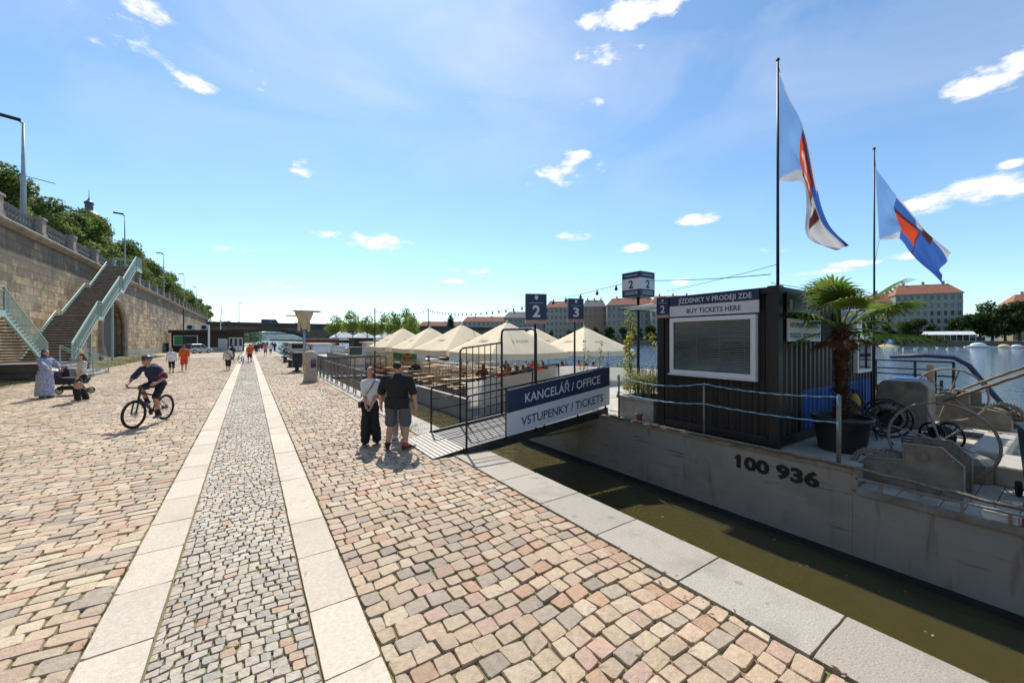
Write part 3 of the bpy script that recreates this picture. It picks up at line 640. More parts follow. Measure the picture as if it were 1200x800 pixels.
# dry leaves and scraps blown against the kerb and into the joints
rng_ = np.random.default_rng(77); mb = MB(); cs = []
for i in range(170):
    if i < 90: x, y = KX0-.03+abs(rng_.normal(0, .10))*rng_.choice((-1, .6)), rng_.uniform(.6, 14)
    else: x, y = rng_.uniform(-6, 3.2), rng_.uniform(1.5, 14)
    a = rng_.uniform(0, 6.28); L_ = rng_.uniform(.012, .03); d = V((math.cos(a), math.sin(a), rng_.uniform(-.2,.2)))*L_; q = V((-math.sin(a), math.cos(a), rng_.uniform(-.2,.3)))*L_*.45; p = V((x, y, .022)); mb.add([p-d, p+q, p+d, p-q], [(0,1,2,3)]); c = [(.30,.20,.09),(.22,.12,.05),(.42,.34,.18),(.5,.48,.42)][rng_.integers(4)]; cs += [(*c, 1)]*4
o = mb.build('dry_leaves', LEAF, None, fixn=False); vcol(o, cs); tag(o, 'dry leaves and scraps scattered over the paving and along the kerb', 'leaves', None, 'stuff')
rng_ = np.random.default_rng(5); mb = MB(); cs = []
for i in range(90):
    x, y = (3.95+abs(rng_.normal(0,.12)) if i % 2 else rng_.uniform(4, 7)), rng_.uniform(-1, 9); a = rng_.uniform(0,6.28); L_ = rng_.uniform(.012,.035); d = V((math.cos(a), math.sin(a), 0))*L_; q = V((-math.sin(a), math.cos(a), 0))*L_*.5; p = V((x, y, WZ+.012)); mb.add([p-d, p+q, p+d, p-q], [(0,1,2,3)]); cs += [(*[(.30,.24,.08),(.18,.20,.06),(.45,.42,.32)][rng_.integers(3)], 1)]*4
o = mb.build('floating_leaves', LEAF, None, fixn=False); vcol(o, cs); tag(o, 'leaves and scraps floating on the murky water between quay and barge', 'leaves', None, 'stuff')
# ------------------------------------------------------------------ street level on top of the wall
WX = -12.0; WT_Z = 9.25
MB().bx(-3000, WX-.65, -400, 900, -3, WT_Z-.05).build('street', mat('street_asphalt', (.12,.115,.11), .9, 0, .15, 1), kind='structure')
wallm = brickmat('sandstone_blocks', (.60,.44,.25), (.25,.175,.105), (.15,.115,.075), 1.15, .52, .018, 'YZ', .42, .9, dirt=(.135,.11,.085), dlo=.44, dhi=.60, damt=.8, dscale=.33, bump=.9, dark_z=(4.6, 8.6))
wl = thing('stone_wall', 'high stained sandstone embankment wall carrying the street along the quay', 'wall', (0,0,0))
AY0, AY1, AZ = 52.6, 62.8, 6.5
arc = [(AY0+.9, .0)] + [(AY0+.9-.0+ (AY1-AY0-.9)*(.5-.5*math.cos(math.pi*i/14)), 3.1+(AZ-3.1)*math.sin(math.pi*i/14)) for i in range(15)] + [(AY1, 0)]
poly = [(-60, -.6), (AY0+.9, -.6)] + arc[0:] + [(AY1, -.6), (172, -.6), (172, WT_Z-.35), (-60, WT_Z-.35)]
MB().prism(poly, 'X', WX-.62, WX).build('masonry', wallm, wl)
# weathered projecting voussoir band round the passage, and a heavier plinth course
vb = [(WX, y, z) for y, z in arc]
mb = MB().tube([V(p)+V((.02,0,0)) for p in vb], .28, 8)
mb.build('arch_surround', mat('arch_stone', (.33,.28,.21), .9, 0, .35, 2, .5, 10), wl)
mb = MB(); mb.bx(WX, WX+.10, AY1+.4, 172, -.5, .95).bx(WX, WX+.10, -60, AY0+.3, -.5, .95); mb.build('plinth', brickmat('plinth_blocks', (.34,.31,.26), (.26,.24,.21), (.10,.09,.07), 1.5, .5, .02, 'YZ', .3), wl)
mb = MB(); mb.prism([(WX-.6, WT_Z-.352), (WX+.10, WT_Z-.352), (WX+.2, WT_Z-.27), (WX+.34, WT_Z-.16), (WX+.38, WT_Z-.03), (WX+.30, WT_Z+.06), (WX-.6, WT_Z+.06)], 'Y', -60, 172)
mb.build('cornice', mat('cornice_stone', (.36,.29,.21), .85, 0, .3, 1.3, .4, 8, dirt=(.15,.12,.09), dscale=.6, damt=.7), wl)
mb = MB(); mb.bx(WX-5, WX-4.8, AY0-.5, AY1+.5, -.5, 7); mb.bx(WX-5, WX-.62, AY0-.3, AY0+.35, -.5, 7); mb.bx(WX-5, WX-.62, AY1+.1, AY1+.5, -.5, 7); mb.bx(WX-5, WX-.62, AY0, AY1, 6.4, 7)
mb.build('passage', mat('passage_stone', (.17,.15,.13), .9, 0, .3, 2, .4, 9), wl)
ps = thing('stone_steps', 'worn grey stone steps inside the dark arched passage', 'steps', (WX, (AY0+AY1)/2+.4, 0))
mb = MB()
for i in range(9): mb.bx(-.4-.42*i, -.4-.42*(i+1)-.1, -2.7, 2.6, -.3, .3*(i+1))
mb.build('treads', mat('step_stone', (.30,.29,.27), .9, 0, .3, 3, .4, 15), ps)

# ornate iron railing between stone piers
rail = thing('balustrade', 'ornate wrought iron railing with stone piers along the top of the embankment wall', 'railing', (0,0,0))
SP = 5.7; Y0 = 40.4-SP*6
pm = MB().box((0,0,.60), (.62,.62,1.08)).box((0,0,1.20), (.76,.76,.14)).box((0,0,.10), (.74,.74,.2)).mesh('pier')
pm.materials.append(mat('pier_stone', (.30,.26,.22), .85, 0, .3, 2, .4, 10))
mb = MB(); Lp = SP-.7
for z in (.12, .95, 1.08): mb.bx(-.025, .025, -Lp/2, Lp/2, z-.025, z+.025)
nsc = 11
for i in range(nsc):
    y = -Lp/2+Lp*(i+.5)/nsc; r = Lp/nsc*.46
    mb.ring((0,y,.40), r, .018, 'X', 14, 5); mb.ring((0,y,.40), r*.5, .016, 'X', 10, 5); mb.ring((0,y,.74), r*.72, .016, 'X', 12, 5)
    mb.bx(-.012, .012, y-r-.012, y-r+.012, .12, 1.05)
    for s in (-1,1): mb.tube([(0,y,.12), (0,y+s*r*.7,.22), (0,y+s*r*.3,.4), (0,y+s*r*.8,.6), (0,y,.95)], .013, 4)
pmesh = mb.mesh('iron_panel'); pmesh.materials.append(MAT['iron'])
k = 0
while Y0+SP*k < 170:
    y = Y0+SP*k
    for nm, me, yy in (('pier', pm, y), ('iron_panel', pmesh, y+SP/2)):
        if nm == 'iron_panel' and yy > 168: continue
        o = bpy.data.objects.new(nm, me); COL.objects.link(o); o.location = (WX-.05, yy, WT_Z+.06); o.parent = rail
    k += 1

# ------------------------------------------------------------------ steel stairs in front of the wall
st = thing('staircase', 'rusty steel staircase with mint green railings climbing the stone wall in three flights', 'stairs', (0,0,0))
XO, XI = -9.2, -11.25
tread = mat('stair_tread', (.17,.125,.095), .8, .1, .35, 3, .2, 20, dirt=(.26,.20,.15), dscale=1.5)
nose = mat('pale_nosing', (.40,.33,.26), .7, .2, .3, 5)  # paler strip along the edge of each tread
def flight(y0, z0, y1, z1, n, risers=True):
    mb = MB(); nb = MB()
    for i in range(n):
        y = y0+(y1-y0)*(i+.5)/n; z = z0+(z1-z0)*(i+1)/n
        mb.box(((XO+XI)/2, y, z-.03), (XI-XO-.12, abs(y1-y0)/n+.03, .06)); 
        yr = y-(y1-y0)/n*.5; nb.box(((XO+XI)/2, yr-.012*(1 if y1 > y0 else -1), z-.026), (XI-XO-.14, .03, .062))
        if risers: mb.box(((XO+XI)/2, yr+.03, z-.14), (XI-XO-.14, .02, .14))
    f = mb.build('flight', tread, st); nb.build('nosings', nose, f)
    for x in (XO, XI): MB().bar((x, y0, z0-.06), (x, y1, z1-.06), .09, .34).build('stringer', MAT['mint'], st)
def landing(y0, y1, z):
    MB().bx(XI, XO, y0, y1, z-.14, z).build('landing', tread, st)
    MB().bx(XO-.01, XO+.08, y0, y1, z-.26, z+.03).build('landing_edge', MAT['mint'], st)
def railing(pts, parent, hgt=1.1, bars=.13, x=None, name='railing'):
    mb = MB()
    for a, c in zip(pts[:-1], pts[1:]):
        a, c = V(a), V(c); n = max(1, int((c-a).length/bars))
        mb.tube([a+V((0,0,hgt)), c+V((0,0,hgt))], .032, 6); mb.tube([a+V((0,0,hgt*.86)), c+V((0,0,hgt*.86))], .018, 5); mb.tube([a+V((0,0,.14)), c+V((0,0,.14))], .02, 5)
        for i in range(n+1):
            p = a.lerp(c, i/n); mb.tube([p+V((0,0,.14)), p+V((0,0,hgt*.86))], .011, 4, cap=False)
        for p in (a, c): mb.tube([p-V((0,0,.1)), p+V((0,0,hgt))], .035, 6)
    return mb.build(name, MAT['mint'], parent)
flight(35.5, .9, 40.5, 3.9, 18); landing(40.5, 41.5, 3.9); flight(41.5, 3.9, 46.3, 6.5, 16); landing(46.3, 47.4, 6.5); flight(47.4, 6.5, 52.2, WT_Z, 17); landing(52.2, 54.4, WT_Z)
path = [(35.5,.9),(40.5,3.9),(41.5,3.9),(46.3,6.5),(47.4,6.5),(52.2,WT_Z),(54.4,WT_Z)]
railing([(XO+.02, y, z) for y, z in path], st); MB().tube([(XI+.02, y, z+.36) for y, z in path[:-1]], .035, 6).build('handrail', MAT['mint'], st, True)
railing([(XO, 54.4, WT_Z), (XI, 54.4, WT_Z)], st)
# the twin flight climbs back over the viewer's left
flight(32.0, .9, 27.4, 3.5, 17, False); landing(26.2, 27.4, 3.5); flight(26.2, 3.5, 20.5, 6.7, 19, False)
railing([(XO+.02, y, z) for y, z in [(32,.9),(27.4,3.5),(26.2,3.5),(20.5,6.7)]], st)
for y, zt in ((26.8, 3.3), (41, 3.7), (46.9, 6.3), (53.3, WT_Z-.2)): MB().bx(XI+.1, XI+.25, y-.07, y+.07, 0, zt).build('post', MAT['mint'], st)
ld = thing('stone_landing', 'low stone landing with short steps and green handrails at the staircase foot', 'landing', (0,0,0))
MB().bx(XI-.2, XO+.12, 31.6, 36.2, -.2, .88).build('platform', brickmat('landing_blocks', (.16,.14,.12), (.10,.09,.08), (.05,.045,.04), .9, .44, .02, 'YZ', .3), ld)
mb = MB()
for i in range(4): mb.bx(XO+.12+.33*i, XO+.12+.33*(i+1), 33.2, 36.2, -.1, .70-.18*i)
mb.build('steps', MATS['step_stone'], ld)
for y in (33.2, 36.2): railing([(XO+.15, y, .88), (XO+1.5, y, 0.0)], ld, 1.0, .6, name='handrail')

# ------------------------------------------------------------------ trees
def leaf_mesh(name, blobs, n, size, cols, seed, up=.3):
    """a crown: many leaf-sized faces through the clump volumes"""
    rng = np.random.default_rng(seed); B = np.array(blobs, float); wts = (B[:,3]*B[:,4]*B[:,5])**.67; ci = rng.choice(len(B), n, p=wts/wts.sum())
    d = rng.normal(0, 1, (n, 3)); d /= np.linalg.norm(d, axis=1)[:,None]; rr = rng.uniform(.25, 1, n)**.45*(1+.18*rng.normal(0, 1, n).clip(-1, 1))
    p = B[ci,:3]+d*rr[:,None]*B[ci,3:6]
    nr = d*.8+rng.normal(0, .7, (n, 3)); nr[:,2] += up; nr /= np.linalg.norm(nr, axis=1)[:,None]
    t = np.cross(nr, rng.normal(0, 1, (n, 3))); t /= np.linalg.norm(t, axis=1)[:,None]+1e-9; b = np.cross(nr, t); s = size*rng.uniform(.55, 1.35, n)[:,None]
    v = np.stack([p-t*s*.5, p+b*s*.32+nr*s*.06, p+t*s*.5, p-b*s*.32+nr*s*.06], 1).reshape(-1, 3)
    me = bpy.data.meshes.new(name); me.vertices.add(n*4); me.vertices.foreach_set('co', v.astype(np.float32).ravel()); me.loops.add(n*4); me.loops.foreach_set('vertex_index', np.arange(n*4, dtype=np.int32)); me.polygons.add(n); me.polygons.foreach_set('loop_start', np.arange(n, dtype=np.int32)*4); me.update(calc_edges=True)
    me.materials.append(LEAF)
    tint = rng.uniform(.65, 1.3, len(B)); c = np.array(cols)[rng.integers(0, len(cols), n)]*tint[ci][:,None]*rng.uniform(.75, 1.25, (n, 1))
    a = me.color_attributes.new('Col', 'FLOAT_COLOR', 'POINT'); a.data.foreach_set('color', np.concatenate([np.repeat(c[:,None], 4, 1), np.ones((n,4,1))], 2).astype(np.float32).ravel())
    return me
def tree_parts(h, cr, z0, seed, n, size, cols, rt=.16, nb=16, squash=1.0):
    rng = random.Random(seed); blobs = []; mb = MB()
    mb.tube([(0,0,-.1), (rng.uniform(-.1,.1),rng.uniform(-.1,.1),z0*.6), (rng.uniform(-.2,.2),rng.uniform(-.2,.2),z0+(h-z0)*.45)], [rt*1.25, rt*.95, rt*.45], 9)
    for i in range(nb):
        a = rng.uniform(0, 6.28); t = rng.random(); q = cr*math.sqrt(rng.random())*.72*(1-.45*t); z = z0+(h-z0)*(.15+.75*t)
        r = cr*rng.uniform(.26, .46)
        blobs.append((q*math.cos(a), q*math.sin(a), z, r, r, r*rng.uniform(.6, .9)*squash))
        if i % 2 == 0: mb.tube([(0,0,z0*.8+(z-z0)*.35), (q*.5*math.cos(a), q*.5*math.sin(a), z*.55+z0*.4), (q*math.cos(a), q*math.sin(a), z)], [rt*.4, rt*.25, rt*.1], 5)
    tm = mb.mesh('trunk'); tm.materials.append(MAT['bark'])
    return leaf_mesh('crown', blobs, n, size, cols, seed), tm
def put_tree(meshes, label, loc, s=1.0, rz=0, group=None, name='tree', cat='tree', sz=1):
    r = thing(name, label, cat, loc, rz, group); r.scale = (s, s, s*sz)
    for nm, me in (('crown', meshes[0]), ('trunk', meshes[1])):
        o = bpy.data.objects.new(nm, me); COL.objects.link(o); o.parent = r
    return r
G1 = [(.11,.175,.04),(.16,.23,.05),(.21,.26,.07),(.08,.13,.03),(.30,.30,.10)]
STREET = [tree_parts(8.0, 3.1, 1.9, 20+i, 5200, .34, G1, .17, 18) for i in range(3)]
rg = random.Random(3); ys = [38.5] + [49.5+5.5*i for i in range(32)]
for i, y in enumerate(ys):
    lab = 'leafy lime tree on the street above the stone wall, in the row beyond the railing'
    if i == 0: lab = 'dark leafy tree by the tall grey lamp at the top left corner'
    elif i == 1: lab = 'bushy tree right of the tall grey lamp, first of the row above the wall'
    s = rg.uniform(.90, 1.06)*(.86 if i < 3 else 1); put_tree(STREET[i % 3], lab, (-16.2+rg.uniform(-.4,.4), y+rg.uniform(-.5,.5), WT_Z-.05), s, rg.uniform(0, 6), 'street trees above the wall')

# ------------------------------------------------------------------ street lamps on the wall top
def lamp(label, x, y, z, h=8.4, group='street lamps above the wall', arm=-1, r=.16):
    t = thing('street_lamp', label, 'lamp', (x, y, z), 0, group)
    MB().tube([(0,0,0), (0,0,h*.55), (0,0,h*.56), (0,0,h)], [r, r*.82, r*.68, r*.42], 12).build('pole', MAT['pole'], t, True)
    MB().tube([(0,0,h-.05), (arm*.15,-.04,h+.05), (arm*.35,-.1,h+.12)], [.05,.045,.04], 8).build('arm', MAT['dark_metal'], t, True)
    MB().box((arm*.55,-.15,h+.16), (.95,.32,.16), .3*-arm).build('lamp_head', MAT['dark_metal'], t, bevel=.04)
    return t
l1 = lamp('tall tapered grey street lamp with tram wire brackets, largest of those above the wall', -13.0, 41.4, WT_Z, 8.0)
MB().tube([(-1.8,0,4.4), (0,0,4.35), (1.4,.3,4.2)], .025, 5).tube([(-2,0,5.3), (0,0,4.9)], .012, 4).build('bracket', MAT['dark_metal'], l1)
for i, y in enumerate((68, 95, 122, 149)):
    lamp(['slim grey street lamp above the wall beside the church dome', 'slim street lamp above the middle of the row of trees', 'thin street lamp over the far end of the tree row', 'small street lamp at the bridge end of the wall'][i], -13.0, y, WT_Z, 8.6, r=.11)

# ------------------------------------------------------------------ houses above the wall, church dome
def house(label, loc, rz, wd, dp, hh, floors, bays, wallmat, roofmat, roofh=4, name='apartment_building', flat=False, group=None, wmat=None, chim=2, side=True):
    """local: front faces -Y, centred on X; windows are parts"""
    t = thing(name, label, 'building', loc, rz, group)
    MB().bx(-wd/2, wd/2, 0, dp, -2, hh).build('wall', wallmat, t)
    mb = MB(); mb.bx(-wd/2-.4, wd/2+.4, -.4, dp+.4, hh, hh+.5); mb.bx(-wd/2-.1, wd/2+.1, -.12, -.003, hh*.27, hh*.27+.35); mb.bx(-wd/2-.1, wd/2+.1, -.1, -.003, hh*.8, hh*.8+.25)
    mb.build('cornice', MATS.get('house_trim') or mat('house_trim', (.34,.31,.27), .8), t)
    i = min(dp*.5, wd*.2); v = [(-wd/2-.3,-.3,hh+.503),(wd/2+.3,-.3,hh+.503),(wd/2+.3,dp+.3,hh+.503),(-wd/2-.3,dp+.3,hh+.503),(-wd/2+i*.6,dp*.45,hh+roofh),(wd/2-i*.6,dp*.45,hh+roofh),(wd/2-i*.6,dp*.55,hh+roofh),(-wd/2+i*.6,dp*.55,hh+roofh)]
    rf = MB().add(v, [(0,1,5,4),(1,2,6,5),(2,3,7,6),(3,0,4,7),(4,5,6,7),(0,3,2,1)]).build('roof', roofmat, t)
    for c in range(chim): MB().bx(-.5,.5,-.4,.4,0,2.2).bx(-.6,.6,-.5,.5,2.2,2.4).build('chimney', MAT['stone'], rf).location = (-wd/2+wd*(c+.7)/(chim+.3), dp*.5, hh+roofh-.8)
    wm_ = MB(); ww, wh = wd/bays*.42, hh/floors*.55
    wm_.bx(-ww/2-.14, ww/2+.14, -.1, .05, -.12, 0, 1).bx(-ww/2-.14, ww/2+.14, -.12, .05, wh, wh+.22, 1).bx(-ww/2-.12, -ww/2, -.08, .05, 0, wh, 1).bx(ww/2, ww/2+.12, -.08, .05, 0, wh, 1).bx(-.05, .05, -.06, .0, 0, wh, 1).bx(-ww/2, ww/2, -.04, .02, 0, wh)
    me = wm_.mesh('window'); me.materials.append(MAT['glass']); me.materials.append(wmat or MATS['house_trim'])
    cnt = 0
    for f in range(floors):
        for q in range(bays):
            if cnt >= 96: break
            o = bpy.data.objects.new('window', me); COL.objects.link(o); o.parent = t; o.location = (-wd/2+wd*(q+.5)/bays, 0, hh*(f+.28)/floors); cnt += 1
    return t
plas = lambda n, c: mat('plaster_'+n, tuple(x*.62 for x in c), .85, 0, .12, .3, dirt=(c[0]*.7, c[1]*.7, c[2]*.7), dscale=.2, damt=.4)
oc = plas('ochre', (.50,.38,.20)); gr = plas('grey', (.45,.44,.40)); pk = plas('salmon', (.55,.33,.22)); cr_ = plas('pale', (.56,.53,.46))
slate = mat('slate_roof', (.12,.115,.12), .7, 0, .2, 1)
house('ochre house with a dark roof half hidden by the trees above the wall', (-31, 96, WT_Z), R(90), 34, 12, 17, 5, 9, oc, slate, 3)
ch = thing('church', 'church with a dark lead dome and lantern rising over the trees', 'church', (-47, 198, WT_Z-.2))
MB().bx(-5,5,-5,5,0,33).build('wall', plas('church', (.40,.34,.28)), ch)
MB().lathe([(4.2,32.9),(4.2,34),(4.0,35.4),(3.5,36.8),(2.6,38.1),(1.2,38.9)], n=24).build('dome', mat('lead_dome', (.085,.095,.115), .5, .3, .2, .5), ch, True)
MB().lathe([(1.1,38.7),(1.1,41.2),(1.4,41.3),(1.15,41.9),(.55,42.4),(.2,43.0),(.1,43.8),(.05,46.2)], n=12).build('lantern', MATS['lead_dome'], ch)

# ------------------------------------------------------------------ stone arch bridge
BY = 170; BZ = 6.95
br = thing('bridge', 'long dark stone bridge with wide arches crossing the river beyond the quay', 'bridge', (0,0,0))
poly = [(-14, BZ), (-14, -.5)]; xs = [(-8.5, 20.5), (24, 55), (58.5, 91), (94.5, 124)]
for a, c in xs:
    poly.append((a, -3.5 if a > 0 else -.5))
    poly += [((a+c)/2-(c-a)/2*math.cos(math.pi*i/18), .3+5.3*math.sin(math.pi*i/18)) for i in range(19)]
    poly.append((c, -3.5))
poly += [(130, -3.5), (130, BZ)]
mb = MB(); mb.prism(poly, 'Y', BY, BY+15); mb.build('arches', brickmat('bridge_stone', (.25,.19,.13), (.17,.13,.095), (.07,.06,.05), 1.4, .6, .03, 'XZ', .35, dirt=(.09,.08,.07)), br)
for a, c in xs:
    mb = MB(); pts = [((a+c)/2-(c-a)/2*math.cos(math.pi*i/24), BY-.1, .45+5.3*math.sin(math.pi*i/24)) for i in range(25)]
    mb.tube(pts, .48, 6); mb.build('voussoirs', mat('bridge_dark', (.075,.07,.068), .85, 0, .3, .6), br)
mb = MB(); mb.bx(-14, 130, BY-.5, BY+15.5, BZ, BZ+.45)
mb.build('cornice', MATS['bridge_dark'], br)
mb = MB(); mb.bx(-14, 130, BY-.12, BY+.05, BZ+.45, BZ+1.35); mb.bx(-14, 130, BY-.35, BY+.1, BZ+1.352, BZ+1.55)
for i in range(58): mb.bx(-14+2.48*i, -14+2.48*i+.5, BY-.28, BY-.122, BZ+.45, BZ+1.35)
mb.build('parapet', MATS['bridge_dark'], br)
for i, x in enumerate((-3, 17, 38, 60, 82, 104)):
    lamp('slim lamp post standing on the parapet of the stone bridge', x, BY+1, BZ+.4, 8, 'lamps on the bridge', (-1)**i, .13)
def simple_car(label, loc, rz, body, group=None, L_=4.3, W_=1.75, H_=1.45, van=False, name='parked_car'):
    t = thing(name, label, 'van' if van else 'car', loc, rz, group)
    h0, h1 = .32, H_*(.56 if not van else .5)
    pr = [(-L_/2,h0),(-L_/2-.02,h1*.85),(-L_/2+.1,h1),(-L_*.30,h1+.06),(L_*.30,h1+.04),(L_/2-.05,h1*.88),(L_/2,h0+.1),(L_/2-.1,h0-.08),(-L_/2+.1,h0-.08)]
    MB().prism(pr, 'Y', -W_/2, W_/2).build('body', body, t, bevel=.06)
    c0, c1 = (-L_*.47, L_*.26) if not van else (-L_*.49, L_*.36)
    g = MB(); b0 = [(c0,h1),(c1,h1)]; tp = [(c1-.75,H_),(c0+.45 if not van else c0+.05,H_)]
    yb, yt = W_/2-.06, W_/2-.22
    vs = [(x,-yb,z) for x,z in b0]+[(x,yb,z) for x,z in b0]+[(x,-yt,z) for x,z in tp]+[(x,yt,z) for x,z in tp]
    g.add(vs, [(0,1,4,5),(2,3,6,7)[::-1],(1,3,6,4),(0,5,7,2)]); g.build('windows', MAT['glass'], t)
    MB().add([(c1-.74,-yt-.01,H_-.02),(c1-.74,yt+.01,H_-.02),(c0+.44 if not van else c0,yt+.01,H_-.02),(c0+.44 if not van else c0,-yt-.01,H_-.02),(c1-.85,-yt+.1,H_+.05),(c1-.85,yt-.1,H_+.05),(c0+.6,yt-.1,H_+.05),(c0+.6,-yt+.1,H_+.05)], [(0,1,5,4),(1,2,6,5),(2,3,7,6),(3,0,4,7),(4,5,6,7)]).build('roof', body, t)
    mb = MB()
    for s in (-1,1):
        for a, c in (((c1,s*(yb),h1),(c1-.75,s*yt,H_)),((c0,s*yb,h1),(tp[1][0],s*yt,H_)),((-.1,s*yb,h1),(-.12,s*yt,H_))): mb.tube([a,c], .045, 6)
    mb.build('window_pillars', body, t)
    for x in (-L_*.31, L_*.31):
        for s in (-1,1):
            wl_ = MB().disc((x, s*(W_/2-.09), .32), .32, .2, 'Y', 20).build('wheel', MAT['rubber'], t); MB().disc((x, s*(W_/2+.015), .32), .2, .012, 'Y', 14).build('rim', MAT['steel'], wl_)
    for s in (-1,1):
        MB().box((L_/2-.04, s*W_*.36, h1*.8), (.1,.32,.14)).build('headlight', MATS.get('lens') or mat('lens', (.8,.8,.8), .1), t, bevel=.02); MB().box((-L_/2+.0, s*W_*.38, h1*.85), (.06,.24,.16)).build('tail_light', MAT['red'], t)
    return t
simple_car('white van driving over the stone bridge', (7, BY+6, BZ+.45), 0, MAT['white'], None, 6.5, 2.1, 2.6, True, 'delivery_van')
for i, (x, c) in enumerate(((-6,'galv'),(16.5,'black'),(28,'white'),(47,'navy'))): simple_car(['grey car on the bridge left of the white van','black car on the bridge right of the white van','white car on the bridge above the second arch','dark blue car on the bridge beyond the lamp sculpture'][i], (x, BY+5, BZ+.45), 0, MAT[c], 'cars crossing the bridge')
simple_car('silver hatchback parked beside the dark kiosk at the wall', (at(231,63).x, at(231,63).y, 0), R(50), mat('silver_car', (.42,.44,.46), .3, .6, .05), None, 4.2, 1.75, 1.48)
# steel railway bridge and its spans beyond
rb = thing('railway_bridge', 'distant steel truss railway bridge seen through the first arch', 'bridge', (0,0,0))
mb = MB(); mb.bx(-10, 190, 560, 566, 9, 10.5)
for x0 in (5, 68, 131):
    pts = [(x0+i*6, 560, 10.5+9*math.sin(math.pi*i/10)) for i in range(11)]
    mb.tube(pts, .7, 5)
    for p in pts: mb.bx(p[0]-.2, p[0]+.2, 559.8, 560.2, 10, p[2])
mb.build('truss', mat('truss_blue_grey', (.16,.22,.26), .6), rb)
mb = MB()
for x in (2, 65, 128): mb.bx(x-3, x+3, 558, 568, -4, 9)
mb.build('pillars', MAT['stone'], rb)
FARG = [(.055,.10,.05),(.075,.12,.06),(.10,.14,.07),(.05,.09,.05)]
def wood_mass(name, label, pts, n, size, seed, rad=(9,9,6), cols=FARG):
    me = leaf_mesh(name, [(p.x, p.y, p.z, rad[0], rad[1], rad[2]) for p in pts], n, size, cols, seed); o = bpy.data.objects.new(name, me); COL.objects.link(o); tag(o, label, 'trees', None, 'stuff'); return o
rg = random.Random(11)
wood_mass('distant_trees', 'far wooded bank seen under the bridge arch', [V((rg.uniform(-60, 2), rg.uniform(230, 420), rg.uniform(3, 8))) for _ in range(40)]+[V((rg.uniform(150, 300), rg.uniform(380, 520), rg.uniform(4, 9))) for _ in range(60)], 16000, 2.0, 4)

# ------------------------------------------------------------------ dark kiosk under the wall
kz = thing('kiosk', 'long dark wooden kiosk with a flat roof across the end of the quay', 'kiosk', (-11.2, 89, 0))
MB().bx(0, 10.4, 0, 5, 0, 3.55).build('wall', MAT['wood_dark'], kz)
MB().prism([(-.3,3.4),(10.9,3.75),(10.9,4.15),(-.3,3.85)], 'Y', -.9, 5.4).build('roof', MAT['wood_dark'], kz)
f = MB().bx(.3,3.6,-.08,-.003,1.2,2.95).build('display_window', MAT['white'], kz); MB().bx(.42,1.6,-.1,-.083,1.3,2.85).build('green_panel', MAT['green'], f); MB().bx(1.75,3.48,-.1,-.083,1.3,2.85).build('pane', MAT['glass'], f)
MB().bx(3.7,6.9,-.9,-.003,0,.85).build('counter', MAT['concrete'], kz); MB().bx(6.5,7.9,-.25,-.003,0,2.4).build('cupboard', mat('cupboard_grey', (.45,.5,.5), .6), kz)
for i in range(3):
    f = MB().bx(8.1+.72*i,8.75+.72*i,-.07,-.003,.1,2.6).build('door', MAT['white'], kz); MB().bx(8.2+.72*i,8.65+.72*i,-.09,-.073,1.0,2.45).build('pane', MAT['glass'], f)
for x, y in ((1.8,2),(3.8,2)): 
    a = MB().bx(x,x+1.3,y,y+.6,4.02,4.95).build('air_conditioner', MAT['white'], kz, bevel=.03); MB().disc((x+.5,y-.01,4.5),.36,.03,'Y').build('fan_grille', MAT['dark_metal'], a)
pz = thing('white_post', 'plain white post standing before the dark kiosk', 'post', (-5.7, 84, 0)); MB().tube([(0,0,0),(0,0,4.6)], .14, 10).build('shaft', MAT['white'], pz); MB().lathe([(.2,0),(.2,.12),(.14,.16)], n=10).build('foot', MAT['concrete'], pz)
for i,(x,y,h) in enumerate(((-8.8,82,7.2),(-5.0,100,9.0))):
    t = thing('utility_pole', ['thin dark pole with cross arm in front of the kiosk wall','leaning pale pole behind the dark kiosk'][i], 'pole', (x,y,0)); MB().tube([(0,0,0),(.25*i,0,h)], [.1,.07], 8).build('shaft', MAT['dark_metal' if i==0 else 'white'], t)
    if i==0: MB().tube([(-1.3,0,h-.6),(.6,0,h-.6)], .04, 6).build('cross_arm', MAT['dark_metal'], t)
# ------------------------------------------------------------------ gangway from the quay to the ticket barge
GX0, GX1, GY0, GY1 = 3.42, 7.36, 6.67, 8.42
gz = lambda x: .05+(x-GX0)/(GX1-GX0)*.40
gw = thing('gangway', 'sloping gangway with black railings and gate frame, from quay to ticket barge', 'gangway', (0,0,0))
mb = MB()
n = 46
for i in range(n):
    x = GX0+(GX1-GX0)*(i+.5)/n; mb.box((x, (GY0+GY1)/2, gz(x)), ((GX1-GX0)/n-.006, GY1-GY0-.12, .03))
mb.build('walkway', mat('gangway_plates', (.19,.175,.155), .6, .2, .25, 8, .2, 40), gw)
mb = MB()
for y in (GY0+.03, GY1-.03): mb.bar((GX0, y, gz(GX0)-.03), (GX1+.05, y, gz(GX1)-.03), .06, .19)
for i in range(5):
    x = GX0+.3+i*.8; mb.bx(x-.04, x+.04, GY0+.06, GY1-.06, gz(x)-.12, gz(x)-.05)
mb.build('side_beam', MAT['black'], gw)
mb = MB(); mb.add([(2.80,GY0+.05,.012),(2.80,GY1-.1,.012),(GX0+.02,GY1-.1,.085),(GX0+.02,GY0+.05,.085),(2.80,GY0+.05,.02),(2.80,GY1-.1,.02),(GX0+.02,GY1-.1,.105),(GX0+.02,GY0+.05,.105)], [(0,1,2,3),(4,7,6,5),(0,4,5,1),(1,5,6,2),(2,6,7,3),(3,7,4,0)])
for i in range(7): 
    x = 2.86+i*.085; mb.bx(x, x+.018, GY0+.08, GY1-.13, .022+(x-2.8)*.13, .030+(x-2.8)*.137)
